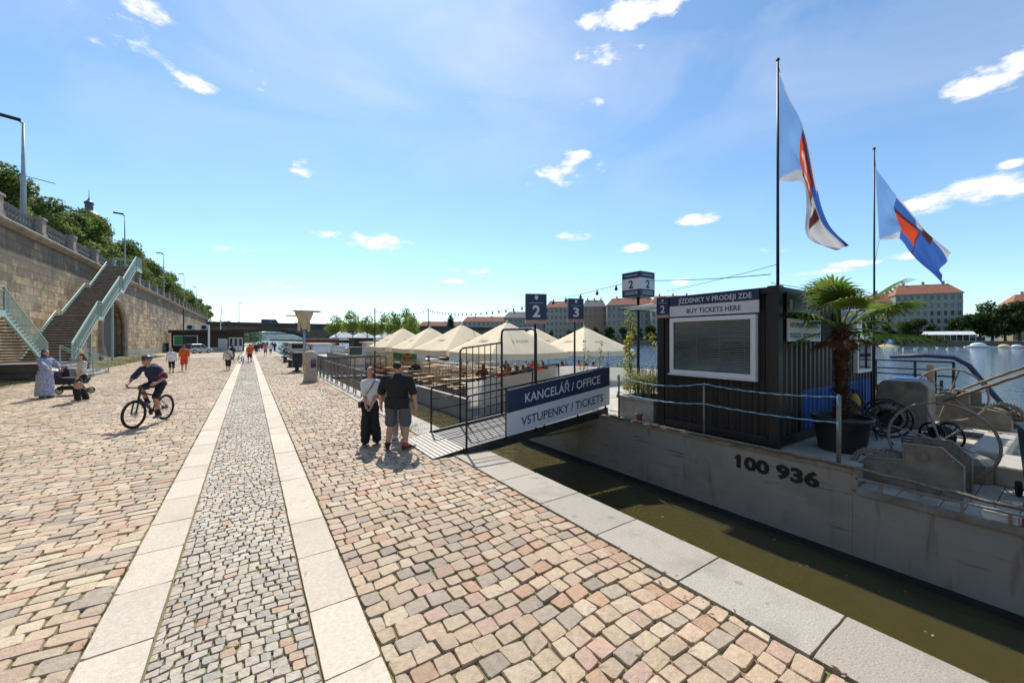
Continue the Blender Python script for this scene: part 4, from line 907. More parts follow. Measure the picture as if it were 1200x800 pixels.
mb.build('ramp_plate', mat('ramp_plate', (.28,.26,.235), .45, .5, .12, 9, .15, 40), gw)
def rail_side(y, tall):
    mb = MB(); H = 1.07
    xs = [GX0+.04, GX0+.95, GX0+1.95, GX0+2.95, GX1-.05]
    mb.tube([(xs[0],y,gz(xs[0])), (xs[0],y,gz(xs[0])+H-.08), (xs[0]+.03,y,gz(xs[0])+H-.02), (xs[0]+.1,y,gz(xs[0])+H), (xs[-1],y,gz(xs[-1])+H)], .022, 8)
    for x in xs[1:]: mb.tube([(x,y,gz(x)), (x,y,gz(x)+H)], .02, 8)
    mb.tube([(xs[0],y,gz(xs[0])+.52), (xs[-1],y,gz(xs[-1])+.52)], .016, 6); mb.tube([(xs[0],y,gz(xs[0])+.78), (xs[1],y,gz(xs[1])+.78)], .012, 6)
    return mb.build('railing', MAT['dark_metal'], gw, True)
rail_side(GY0, False); rail_side(GY1, True)
mb = MB()   # tall gate leaf folded back along the far railing
for x in (4.17, 5.36): mb.tube([(x,GY1-.05,gz(x)+.1), (x,GY1-.05,1.95 if x < 5 else 2.12)], .022, 8)
mb.tube([(4.17,GY1-.05,1.92), (4.24,GY1-.05,2.0), (5.30,GY1-.05,2.12), (5.36,GY1-.05,2.12)], .022, 8); mb.tube([(4.17,GY1-.05,1.0),(5.36,GY1-.05,1.1)], .018, 6); mb.tube([(4.17,GY1-.05,.25),(5.36,GY1-.05,.36)], .018, 6)
for i in range(1, 7):
    x = 4.17+1.19*i/7; mb.tube([(x,GY1-.05,gz(x)+.14), (x,GY1-.05,2.0+.1*i/7)], .011, 6)
mb.build('gate_leaf', MAT['dark_metal'], gw, True)
MB().tube([(5.38,GY1,gz(5.4)), (5.38,GY1,2.34), (5.37,GY1-.05,2.43), (5.36,GY1-.14,2.46), (5.16,GY0+.14,2.44), (5.15,GY0+.05,2.41), (5.14,GY0,2.32), (5.14,GY0,gz(5.1))], .028, 8).build('gate_frame', MAT['dark_metal'], gw, True)
# sign board along the near railing
a, c = V((4.36, GY0-.05, .235)), V((7.38, GY0-.05, .60)); upv = V((0,0,.93)); rt = (c-a)
sb = thing('sign_board', 'long navy and white board for the office and tickets along the gangway railing', 'sign', (0,0,0))
def slab(name, p, q, z0, z1, y0, y1, m, par): return MB().add([(x,y,zz) for y in (y0,y1) for x,zz in ((p.x,p.z+z0),(q.x,q.z+z0),(q.x,q.z+z1),(p.x,p.z+z1))], [(0,1,2,3),(4,7,6,5),(0,4,5,1),(1,5,6,2),(2,6,7,3),(3,7,4,0)]).build(name, m, par)
slab('white_panel', a, c, 0, .468, GY0-.075, GY0-.03, MAT['sign_white'], sb); slab('navy_panel', a, c, .47, .93, GY0-.076, GY0-.03, MAT['navy'], sb)
sl = (c-a); slu = V((sl.x, 0, sl.z)).normalized(); mid = (a+c)/2
def sheared(s, z, h, w, m):   # letters follow the slope but stay upright
    me = text_mesh(s, 'lettering', .010); n = len(me.vertices); co = np.empty(n*3, np.float32); me.vertices.foreach_get('co', co); co = co.reshape(-1,3); lo, hi = co.min(0), co.max(0)
    x = (co[:,0]-(lo[0]+hi[0])/2)*w/(hi[0]-lo[0]); y = (co[:,1]-.365)*h/.73
    out = np.stack([mid.x+.05+x, np.full(n, GY0-.080), mid.z+z+y+x*sl.z/sl.x], 1); me.vertices.foreach_set('co', out.astype(np.float32).ravel()); me.update(); me.materials.clear(); me.materials.append(m)
    o = bpy.data.objects.new('lettering', me); COL.objects.link(o); return o
sheared('KANCELÁŘ / OFFICE', .70, .20, 2.25, MAT['sign_white']).parent = sb; sheared('VSTUPENKY / TICKETS', .235, .19, 2.45, MAT['navy_text']).parent = sb

# ------------------------------------------------------------------ ticket barge
HX, HX2, HY0, HY1 = 7.1, 15.2, -14.0, 10.4; ZD, ZL, YS = .34, .08, 1.86
bg_ = thing('barge', 'long grey steel barge numbered 100 936 moored along the quay', 'barge', (0,0,0))
mb = MB()
mb.prism([(HX+.02,WZ-1.2),(HX,-.55),(HX,ZD-.02),(HX2,ZD-.02),(HX2,WZ-1.2)], 'Y', YS, HY1).prism([(HX+.02,WZ-1.2),(HX,-.55),(HX,ZL-.02),(HX2,ZL-.02),(HX2,WZ-1.2)], 'Y', HY0, YS-.003)
hullo = mb.build('hull', MAT['hull'], bg_)
mb = MB()   # seams, rubbing strake, rust patches, dark band by the water
for z in (-.30,): mb.bx(HX-.0025, HX+.01, HY0, HY1, z, z+.010)
for y in (7.4, 2.08, -1.8): mb.bx(HX-.002, HX+.01, y, y+.010, WZ, .05)
mb.build('plate_seams', MAT['hull'], hullo)
MB().bx(HX-.008, HX+.02, HY0, HY1, WZ-.3, WZ+.09).build('waterline_band', MAT['hull_dark'], hullo)
rg = random.Random(9)
MB().bx(HX+.002, HX2-.002, YS, HY1-.002, ZD-.02, ZD).build('upper_deck', MAT['deck'], bg_)
mb = MB()
y = HY0+.05
while y < YS-.03: mb.bx(HX+.10, HX2-.06, y, min(y+.19, YS-.03), ZL-.02, ZL+rg.uniform(.0,.006)); y += .2
mb.build('lower_deck', mat('deck_planks', (.48,.43,.35), .75, 0, .2, 2.5, .25, 30, dirt=(.20,.15,.11), dscale=1.5, damt=.6), bg_)
mb = MB().bx(HX-.025, HX+.05, HY0, YS-.05, ZL-.05, ZL+.035).bx(HX-.02, HX+.06, YS, HY1, ZD-.03, ZD+.04).bx(HX-.01, HX+.03, YS-.06, YS+.02, ZL, ZD+.02)
for i in range(8): mb.bx(HX-.005, HX+.02, YS-.32-.36*i, YS-.29-.36*i, ZL+.03, ZL+.15)
mb.bx(HX-.01, HX+.03, YS-2.9, YS-.04, ZL+.15, ZL+.175)
mb.build('gunwale', mat('gunwale_worn', (.30,.27,.23), .6, 0, .25, 3, .2, 20, dirt=(.17,.085,.045), dscale=4, damt=.8), bg_)
MB().add([(HX-.0085,3.385,.135),(HX-.0085,3.47,.105),(HX-.0085,3.47,.142),(HX-.0085,3.385,.192)], [(0,1,2,3)]).build('lettering', mat('hull_number', (.015,.015,.015), .6), bg_)
lettering('100 936', (HX-.004, 2.84, .085), (0,-1,0), (0,0,1), .215, mat('hull_number', (.015,.015,.015), .6), bg_, 1.20, .045)
mb = MB()
for x0,x1,y0,y1,h in ((9.0,10.0,-.05,.75,.30),(9.6,14.6,-1.6,-1.1,.26),(9.4,14.8,-.75,-.45,.16),(10.4,14.9,.75,1.15,.22)): mb.bx(x0,x1,y0,y1,ZL,ZL+h)
mb.build('hatches', mat('hatch_pale', (.46,.42,.35), .6, 0, .12, 3, .1, 20, dirt=(.30,.25,.2), dscale=2), bg_, bevel=.03)
mb = MB(); mb.tube([(HX-.03, 6.3-.12*i, ZD+.065+.008*math.sin(i*1.7)-(max(0, i-36)*.006)) for i in range(75)], [.022+.003*math.sin(i*2.1) for i in range(75)], 7)
r_ = mb.build('mooring_rope', MAT['rope'], None, True); tag(r_, 'frayed brown mooring rope lying along the edge of the grey barge', 'rope')

# ------------------------------------------------------------------ ticket office in a shipping container
CX0, CX1, CY0, CY1, CZ0, CZ1 = 7.40, 12.7, 2.90, 5.26, .37, 3.12
ct = thing('ticket_office', 'dark grey shipping container ticket office with a white framed window on the barge', 'ticket office', (0,0,0))
paint = mat('container_anthracite', (.012,.014,.017), .45, .0, .2, 2.5, .1, 20, dirt=(.03,.025,.022), dscale=2, damt=.4); cblue = mat('container_blue', (.012,.085,.32), .5, .0, .25, 3, .1, 20, dirt=(.03,.05,.10), dscale=3)
mb = MB()
for x in (CX0, CX1):
    for y in (CY0, CY1):
        sx_ = .16 if x == CX0 else -.16; sy_ = .16 if y == CY0 else -.16
        mb.bx(x, x+sx_, y, y+sy_, CZ0+.11, CZ1-.11); mb.bx(x-.006*(1 if sx_>0 else -1), x+sx_*1.12, y-.006*(1 if sy_>0 else -1), y+sy_*1.12, CZ0-.005, CZ0+.115); mb.bx(x-.006*(1 if sx_>0 else -1), x+sx_*1.12, y-.006*(1 if sy_>0 else -1), y+sy_*1.12, CZ1-.12, CZ1+.006)
for z0, z1 in ((CZ0+.01, CZ0+.15), (CZ1-.12, CZ1-.01)):
    mb.bx(CX0+.01, CX0+.11, CY0+.18, CY1-.18, z0, z1); mb.bx(CX1-.11, CX1-.01, CY0+.18, CY1-.18, z0, z1); mb.bx(CX0+.18, CX1-.18, CY0+.01, CY0+.11, z0, z1); mb.bx(CX0+.18, CX1-.18, CY1-.11, CY1-.01, z0, z1)
mb.build('frame', paint, ct, bevel=.008)
def corr(L_, fn, flip, zs, mi=None):
    mb = MB(); P = []; t = 0
    while t < L_:
        for dt, d in ((0,0),(.07,0),(.105,.036),(.175,.036)):
            if t+dt <= L_: P.append((t+dt, d))
        t += .21
    P.append((L_, 0))
    for k in range(len(zs)-1):
        for (s0,d0),(s1,d1) in zip(P[:-1], P[1:]):
            mb.quad(fn(s0,d0,zs[k]), fn(s1,d1,zs[k]), fn(s1,d1,zs[k+1]), fn(s0,d0,zs[k+1]), mi(s0,k) if mi else 0)
    return mb
zs = [CZ0+.12, 1.27, CZ1-.10]
corr(CY1-CY0-.30, lambda s,d,z: (CX0+.05+d, CY0+.15+s, z), 0, zs[::2]).build('front_wall', paint, ct)
corr(CX1-CX0-.30, lambda s,d,z: (CX0+.15+s, CY0+.03+d, z), 0, zs, lambda s,k: 1 if k == 0 and s > .95 else 0).build('side_wall', [paint, cblue], ct)
corr(CX1-CX0-.30, lambda s,d,z: (CX0+.15+s, CY1-.03-d, z), 0, zs[::2]).build('side_wall', paint, ct); corr(CY1-CY0-.30, lambda s,d,z: (CX1-.05-d, CY0+.15+s, z), 0, zs[::2]).build('rear_wall', paint, ct)
MB().bx(CX0+.02, CX1-.02, CY0+.02, CY1-.02, CZ1-.06, CZ1-.012).build('roof', paint, ct); MB().bx(CX0+.1, CX1-.1, CY0+.1, CY1-.1, CZ0+.06, CZ0+.1).build('floor', MAT['wood_dark'], ct)
W0, W1, WZ0, WZ1 = 3.24, 4.92, 1.50, 2.65
mb = MB(); fw = .085
mb.bx(CX0-.06, CX0+.048, W0, W1, WZ0, WZ0+fw).bx(CX0-.06, CX0+.048, W0, W1, WZ1-fw, WZ1).bx(CX0-.061, CX0+.047, W0, W0+fw, WZ0+fw, WZ1-fw).bx(CX0-.061, CX0+.047, W1-fw, W1, WZ0+fw, WZ1-fw)
wn = mb.build('window', MAT['white'], ct, bevel=.008)
MB().bx(CX0-.09, CX0-.0, W0-.02, W1+.02, WZ0-.03, WZ0-.003).build('sill', MAT['white'], wn)
gm = bpy.data.materials.new('clear_glass'); gm.use_nodes = True; nt = gm.node_tree; N = nt.nodes; L = nt.links
tr = N.new('ShaderNodeBsdfTransparent'); tr.inputs[0].default_value = (.80,.86,.88,1); gl = N.new('ShaderNodeBsdfGlossy'); gl.inputs['Roughness'].default_value = .02; fr = N.new('ShaderNodeFresnel'); fr.inputs[0].default_value = 1.45; ms = N.new('ShaderNodeMixShader'); L.new(fr.outputs[0], ms.inputs[0]); L.new(tr.outputs[0], ms.inputs[1]); L.new(gl.outputs[0], ms.inputs[2]); L.new(ms.outputs[0], N['Material Output'].inputs['Surface'])
MB().bx(CX0-.03, CX0-.022, W0+fw, W1-fw, WZ0+fw, WZ1-fw).build('pane', gm, wn)
mb = MB(); z = WZ0+fw+.03
while z < WZ1-fw: mb.box((CX0+.004, (W0+W1)/2, z), (.052, W1-W0-2*fw-.02, .002), 0, 0, Matrix.Rotation(R(-40)+.16*math.sin(z*7), 3, 'Y')); z += .046
for q in range(4): mb.tube([(CX0-.008, W0+fw+.12+q*.45, WZ0+fw), (CX0-.008, W0+fw+.12+q*.45, WZ1-fw)], .003, 4)
mb.build('blind', mat('blind_slats', (.80,.86,.90), .3, .0, .05), wn)
MB().bx(CX0+.03, CX0+.036, W0+.02, W1-.02, WZ0+.02, WZ1-.02).build('backing', MAT['black'], wn)
sg = thing('ticket_sign', 'navy and white sign saying to buy tickets here above the container window', 'sign', (0,0,0))
FX = CX0-.035
MB().bx(FX, CX0-.004, 3.2, 4.93, 2.90, 3.10).build('navy_panel', MAT['navy'], sg); MB().bx(FX, CX0-.004, 3.2, 4.93, 2.68, 2.898).build('white_panel', MAT['sign_white'], sg)
lettering('JÍZDENKY V PRODEJI ZDE', (FX, 4.02, 2.995), (0,-1,0), (0,0,1), .10, MAT['sign_white'], sg, 1.42); lettering('BUY TICKETS HERE', (FX, 4.02, 2.785), (0,-1,0), (0,0,1), .095, MAT['navy_text'], sg, 1.05)
sg = thing('pier_sign', 'small square pier number 2 sign at the left end of the container front', 'sign', (0,0,0))
MB().bx(FX, CX0-.004, 4.955, 5.25, 2.735, 3.10).build('board', MAT['navy'], sg); MB().bx(FX, CX0-.004, 4.955, 5.25, 2.67, 2.733).build('strip', mat('sign_salmon', (.42,.27,.24), .5), sg)
lettering('2', (FX, 5.10, 2.86), (0,-1,0), (0,0,1), .16, MAT['sign_white'], sg, .11); MB().bx(FX-.004, FX+.001, 5.0, 5.2, 2.985, 2.992).bx(FX-.004, FX+.001, 5.08, 5.12, 3.02, 3.06).build('emblem', MAT['sign_white'], sg)
SY = CY0-.01
sg = thing('company_sign', 'dark sign with a pale shield emblem on the side of the container', 'sign', (0,0,0)); MB().bx(7.66, 9.12, SY-.02, SY, 2.60, 3.02).build('board', mat('sign_charcoal', (.022,.026,.034), .4), sg)
ltg = mat('faded_lettering', (.26,.27,.29), .5); MB().add([(7.80+x,SY-.024,2.80+z) for x,z in ((-.06,.1),(.06,.1),(.06,-.02),(0,-.1),(-.06,-.02))], [(0,1,2,3,4)]).build('emblem', ltg, sg); lettering('PRAGUE BOATS', (8.48, SY-.02, 2.80), (1,0,0), (0,0,1), .15, ltg, sg, 1.05)
sg = thing('reservation_sign', 'weathered white sign for tickets and reservations on the side of the container', 'sign', (0,0,0)); MB().bx(7.68, 9.14, SY-.025, SY, 2.17, 2.57).build('board', MAT['sign_white'], sg)
lettering('VSTUPENKY - REZERVACE', (8.41, SY-.025, 2.46), (1,0,0), (0,0,1), .085, MAT['navy_text'], sg, 1.36); lettering('TICKETS - RESERVATION', (8.41, SY-.025, 2.28), (1,0,0), (0,0,1), .085, MAT['navy_text'], sg, 1.36)
ac = thing('air_conditioner', 'white air conditioning unit bracketed to the container side behind the palm', 'air conditioner', (10.35, CY0-.02, 2.15)); MB().bx(-.42,.42,-.36,-.06,.05,.65).build('casing', MAT['white'], ac, bevel=.02)
mb = MB(); mb.disc((.1,-.365,.35),.24,.02,'Y',20)
for i in range(7): mb.ring((.1,-.38,.35),.04+.03*i,.004,'Y',20,4)
mb.build('fan_grille', MAT['dark_metal'], ac); MB().bx(-.4,-.36,-.34,0,0,.05).bx(.36,.4,-.34,0,0,.05).build('bracket', MAT['dark_metal'], ac)
f = MB().bx(11.3,12.3,SY-.03,SY+.05,1.45,2.4).build('side_window', MAT['white'], ct); MB().bx(11.38,12.22,SY-.037,SY-.031,1.53,2.32).build('pane', MAT['glass'], f)
aw = MB().add([(7.3,5.27,2.98),(7.3,6.2,2.93),(8.6,6.2,2.93),(8.6,5.27,2.98),(7.3,5.27,3.0),(7.3,6.2,2.95),(8.6,6.2,2.95),(8.6,5.27,3.0)], [(0,1,2,3),(4,7,6,5),(0,4,5,1),(1,5,6,2),(2,6,7,3),(3,7,4,0)]).build('awning', mat('frosted_sheet', (.62,.68,.70), .3, 0, .05, trans=.5), ct)
MB().tube([(7.3,5.27,2.97),(7.3,6.22,2.92),(8.6,6.22,2.92)], .014, 6).build('awning_frame', MAT['dark_metal'], ct)

# ------------------------------------------------------------------ signs on posts
def number_sign(label, loc, post_z, z, num, w_=.46, h_=.56, rz=R(-24), parts=True):
    t = thing('number_sign', label, 'sign', (loc[0], loc[1], 0), rz)
    MB().box((0,0,z), (w_,.10,h_)).build('board', MAT['navy'], t, bevel=.008); MB().box((0,-.001,z-h_/2-.045), (w_,.10,.085)).build('strip', MATS['sign_salmon'], t)
    o = lettering(num, (0,-.05,z-.09), (1,0,0), (0,0,1), .25, MAT['sign_white'], t, .17, .03)
    MB().bx(-.15,.15,-.054,-.049,z+.075,z+.082).add([(x*.035,-.055,z+.19+q*.05) for x,q in ((-1,1),(1,1),(1,-.3),(0,-1),(-1,-.3))], [(0,1,2,3,4)]).build('emblem', MAT['sign_white'], t)
    MB().tube([(0,.07,post_z), (0,.07,z+.1)], .026, 10).build('post', MAT['dark_metal'], t, True)
    return t
number_sign('navy pier number 2 sign above the gangway gate', (5.14, GY0+.0), gz(5.14), 2.91, '2'); number_sign('navy pier number 3 sign on a thin post behind the gangway board', (7.42, 7.85), ZD, 3.05, '3', .44, .56)
bs = thing('box_sign', 'four sided navy and white number 2 box sign on a tall post', 'sign', (8.16, 6.35, 0))
MB().tube([(0,0,ZD),(0,0,3.3)], .035, 10).build('post', MAT['dark_metal'], bs, True); s_ = .28; z0 = 3.27
MB().bx(-s_,s_,-s_,s_,z0,z0+.175).build('lower_band', MAT['navy'], bs); MB().bx(-s_-.002,s_+.002,-s_-.002,s_+.002,z0+.176,z0+.45).build('white_band', MAT['sign_white'], bs); MB().bx(-s_,s_,-s_,s_,z0+.451,z0+.61).build('upper_band', MAT['navy'], bs)
lettering('2', (-s_-.002,0,z0+.31), (0,-1,0), (0,0,1), .20, MAT['navy_text'], bs, .14, .03); lettering('2', (0,-s_-.002,z0+.31), (1,0,0), (0,0,1), .20, MAT['navy_text'], bs, .14, .03)
mb = MB()
for z in (z0+.06, z0+.11, z0+.52): mb.bx(-s_-.004,-s_+.001,-.2,.2,z,z+.014).bx(-.2,.2,-s_-.004,-s_+.001,z,z+.014)
mb.build('small_print', MAT['sign_white'], bs)

# ------------------------------------------------------------------ rope fence at the barge edge
posts = [(7.2, 6.15), (7.2, 4.09), (7.2, 2.04)]
for i, (x, y) in enumerate(posts):
    t = thing('rope_post', ['rusty post of the rope fence by the planter', 'middle post of the rope fence before the container front', 'thick grey post of the rope fence beside the palm pot'][i], 'post', (x, y, ZD), 0, 'rope fence posts')
    MB().tube([(0,0,0),(0,0,1.04)], .03 if i == 2 else .02, 8).build('shaft', MAT['rust' if i == 0 else 'winch'], t, True); MB().lathe([(.06,0),(.06,.02),(.03,.03)], n=10).build('base_plate', MAT['rust'], t)
def sag(p, q, s, n=14): return [V(p).lerp(V(q), i/n)-V((0,0,4*s*(i/n)*(1-i/n))) for i in range(n+1)]
for z, s, lab in ((1.36, .10, 'upper blue and white rope strung between the posts before the container'), (.98, .06, 'lower blue and white rope sagging between the posts before the container')):
    p = [V((7.2, y, z)) for x, y in posts]; pts = sag(p[0], p[1], s*1.25, 26)+sag(p[1], p[2], s*.55, 26)[1:]
    o = MB().tube([q+V((-.02+.004*math.sin(i*2.3),0,.005*math.sin(i*1.9))) for i, q in enumerate(pts)], [.0085+.003*math.sin(i*2.6) for i in range(len(pts))], 7).build('rope', MAT['ropeblue'], None, True); tag(o, lab, 'rope')
    for k_, q in enumerate((0, -1)): MB().tube([pts[q]+V((.0,0,.03)), pts[q]+V((-.03,.01,0)), pts[q]+V((-.03,0,-.09-.04*k_))], .014, 6).build('knot', MAT['ropeblue'], o, True)
o = MB().tube(sag((4.4, 8.9, -.35), (7.08, 6.9, .05), .12), .022, 7).build('rope', MAT['rope'], None, True); tag(o, 'dark slack rope under the gangway between the quay and the barge', 'rope')
t = thing('mooring_bollard', 'small rusty bollard on the barge edge beside the planter', 'bollard', (7.25, 5.62, ZD)); MB().lathe([(.075,0),(.065,.03),(.06,.15),(.085,.16),(.085,.2),(.03,.21)], n=14).build('shaft', MAT['rust'], t, True)

# ------------------------------------------------------------------ planter with bamboo and a climbing vine
pl = thing('planter', 'square concrete planter with a bushy bamboo between the gangway and the container', 'planter', (7.98, 5.92, ZD))
MB().bx(-.5,.5,-.5,.5,0,.5).bx(-.53,.53,-.53,-.46,.45,.52).bx(-.53,.53,.46,.53,.45,.52).bx(-.53,-.46,-.459,.459,.45,.52).bx(.46,.53,-.459,.459,.45,.52).build('box', MAT['concrete'], pl, bevel=.01); MB().bx(-.46,.46,-.46,.46,.501,.512).build('soil', MAT['soil'], pl)
BAM = [(.28,.29,.08),(.38,.36,.12),(.18,.23,.06),(.44,.40,.17)]
def blades(name, base, n, hgt, spread, seed, cols, par, blade=(.16,.02)):
    rng = np.random.default_rng(seed); mb = MB(); vs = []; cs = []
    for i in range(n):
        a = rng.uniform(0,6.28); r = spread*math.sqrt(rng.random()); t = rng.uniform(.15,1)**.8; lean = rng.uniform(.1,.45)
        p = np.array([base[0]+r*math.cos(a)*(1+t*.5), base[1]+r*math.sin(a)*(1+t*.5), base[2]+hgt*t*rng.uniform(.75,1.1)])
        d = rng.normal(0,1,3); d[2] = d[2]*.5+.1; d /= np.linalg.norm(d); s = np.cross(d,[0,0,1]); s /= np.linalg.norm(s)+1e-6; Lb = blade[0]*rng.uniform(.6,1.4); wb = blade[1]
        q = p+d*Lb*.5; e = p+d*Lb+np.array([0,0,-.03]); o = len(vs); vs += [p, q+s*wb*.5, e, q-s*wb*.5]; c = np.array(cols[rng.integers(len(cols))])*rng.uniform(.7,1.3); cs += [(*c,1)]*4
    mb.add(vs, [(i*4,i*4+1,i*4+2,i*4+3) for i in range(n)]); o = mb.build(name, LEAF, par, fixn=False); vcol(o, cs); return o
blades('foliage', (0,0,.5), 2600, .62, .42, 3, BAM, pl)
mb = MB(); rg = random.Random(2)
for i in range(26):
    a = rg.uniform(0,6.28); r = .3*rg.random(); mb.tube([(r*math.cos(a),r*math.sin(a),.5),(r*1.5*math.cos(a),r*1.5*math.sin(a),.5+rg.uniform(.4,.8))], .006, 4)
mb.build('stems', MAT['bark'], pl)
vn = thing('climbing_plant', 'thin climbing plant with yellow green leaves on a cane behind the planter', 'plant', (8.35, 6.75, ZD))
mb = MB().tube([(.0,0,0),(.05,.03,.8),(-.03,.02,1.6),(.04,0,2.5)], [.02,.018,.014,.008], 6).tube([(.02,0,1.3),(.3,-.15,1.7),(.55,-.3,1.95)], [.012,.009,.005], 5).tube([(0,0,1.0),(-.3,.1,1.25)], [.01,.006], 5); mb.build('stem', MAT['bark'], vn)
YG = [(.36,.34,.05),(.46,.40,.07),(.24,.28,.05)]
rg = random.Random(8); bl = [(rg.uniform(-.1,.14), rg.uniform(-.1,.1), .55+2.0*i/22, .13, .13, .12) for i in range(23)]+[(.45+.1*rg.random(), -.25, 1.85+.1*rg.random(), .15,.15,.13), (.6,-.34,1.72,.13,.1,.16), (.7,-.4,1.5,.12,.1,.14), (-.28,.1,1.22,.12,.12,.1)]
lm = leaf_mesh('foliage', bl, 520, .085, YG, 5); o = bpy.data.objects.new('foliage', lm); COL.objects.link(o); o.parent = vn
sp = thing('climbing_plant', 'sparse wispy bamboo stems rising before the second parasol and behind the ticket board', 'plant', (7.75, 7.55, ZD)); mb = MB(); bl = []
for i in range(5):
    x, y = rg.uniform(-.3,.3), rg.uniform(-.4,.4); h = rg.uniform(1.2,2.0); mb.tube([(x,y,0),(x+.06,y,h*.6),(x+.2,y+.05,h)], [.01,.008,.004], 5); bl += [(x+.08*k/4+rg.uniform(-.08,.08), y, h*(.3+.7*k/7), .09,.09,.08) for k in range(8)]
mb.build('stem', MAT['bark'], sp); lm = leaf_mesh('foliage', bl, 260, .07, BAM, 6); o = bpy.data.objects.new('foliage', lm); COL.objects.link(o); o.parent = sp

# ------------------------------------------------------------------ palm in a pot
pm_ = thing('palm', 'fan palm with a shaggy brown trunk in a black tub before the container', 'palm', (8.32, 2.32, ZD))
pt = MB().lathe([(.31,0),(.315,.02),(.385,.50),(.42,.51),(.425,.57),(.39,.57),(.38,.49),(.1,.49)], n=28).build('pot', mat('tub_plastic', (.03,.03,.032), .6, 0, .3, 5, dirt=(.09,.08,.07), dscale=3), pm_, True)
for s in (-1,1): MB().tube([(s*.41,-.06,.5),(s*.48,-.05,.52),(s*.48,.05,.52),(s*.41,.06,.5)], .014, 6).build('handle', MAT['black'], pt)
MB().disc((0,0,.495), .37, .01, 'Z', 20).build('soil', MAT['soil'], pm_)
mb = MB(); TH = 1.80
mb.tube([(0,0,.45),(.02,.0,1.0),(-.02,.02,1.6),(.0,0,TH+.35)], [.065,.075,.085,.065], 12); fib = mat('palm_fibre', (.10,.048,.026), .95, 0, .5, 14, .6, 40)
rng = random.Random(4)
for i in range(620):
    z = rng.uniform(.5, TH+.25); a = rng.uniform(0,6.28); r = .075; L_ = rng.uniform(.04,.12); p = V((r*math.cos(a), r*math.sin(a), z)); d = V((math.cos(a), math.sin(a), rng.uniform(.2,1.3))).normalized(); s = V((-math.sin(a), math.cos(a), 0)); w_ = rng.uniform(.015,.045)
    mb.add([p-s*w_, p+s*w_, p+d*L_+s*w_*.3, p+d*L_-s*w_*.3], [(0,1,2,3)])
mb.build('trunk', fib, pm_, fixn=False)
pgr = [(.16,.25,.04),(.24,.31,.06),(.12,.19,.045)]
def frond(el, az, plen, R_, col, seed, dead=False):
    rng = random.Random(seed); mb = MB(); cs = []
    o = V((0,0,TH+.25)); h = V((math.cos(az), math.sin(az), 0)); d = (h*math.cos(el)+V((0,0,1))*math.sin(el)); hub = o+d*plen-V((0,0,.08*plen))
    mb.tube([o+h*.05, o+d*plen*.5, hub], [.014,.011,.009], 5); cs += [(*[c*.9 for c in col],1)]*len(mb.v)
    side = h.cross(V((0,0,1))); fd = (d*.8+h*.3-V((0,0,.15))).normalized(); nrm = side.cross(fd).normalized(); n = 24
    for i in range(n):
        t = -1+2*i/(n-1); a = t*R(118); L_ = R_*(1-.28*abs(t)**2)*rng.uniform(.92,1.05)
        dr = fd*math.cos(a)+side*math.sin(a)+nrm*.10*math.cos(a); dr.normalize(); sd_ = dr.cross(nrm).normalized(); wv = .019
        pts = [hub+dr*L_*q-V((0,0,1))*(.22+rng.uniform(0,.14))*L_*q**3 for q in (0,.35,.7,1)]; ws = (.008,.024,.016,.001); k0 = len(mb.v)
        for p, w_ in zip(pts, ws): mb.v += [tuple(p-sd_*w_), tuple(p+nrm*w_*.5), tuple(p+sd_*w_)]
        for q in range(3):
            for e in (0,1): mb.f.append((k0+q*3+e, k0+q*3+e+1, k0+q*3+3+e+1, k0+q*3+3+e)); mb.m.append(0)
        c = [x*rng.uniform(.8,1.25) for x in col]; cs += [(*c,1)]*12
        if rng.random() < .12: cs[-3:] = [(.35,.28,.06,1)]*3
    f = mb.build('frond', LEAF, pm_, fixn=False, label='dry brown drooping frond' if dead else None); vcol(f, cs)
for i in range(19):
    el = R(rng.choice([70,58,46,34,22,12,2,-10]))+rng.uniform(-.12,.12); frond(el, i*2.399+rng.uniform(-.2,.2), rng.uniform(.55,.88), rng.uniform(.5,.64), rng.choice(pgr), i)
for i in range(4): frond(R(rng.uniform(-40,-15)), i*1.6+rng.uniform(0,.8), rng.uniform(.3,.42), .26, (.13,.055,.03), 50+i, True)

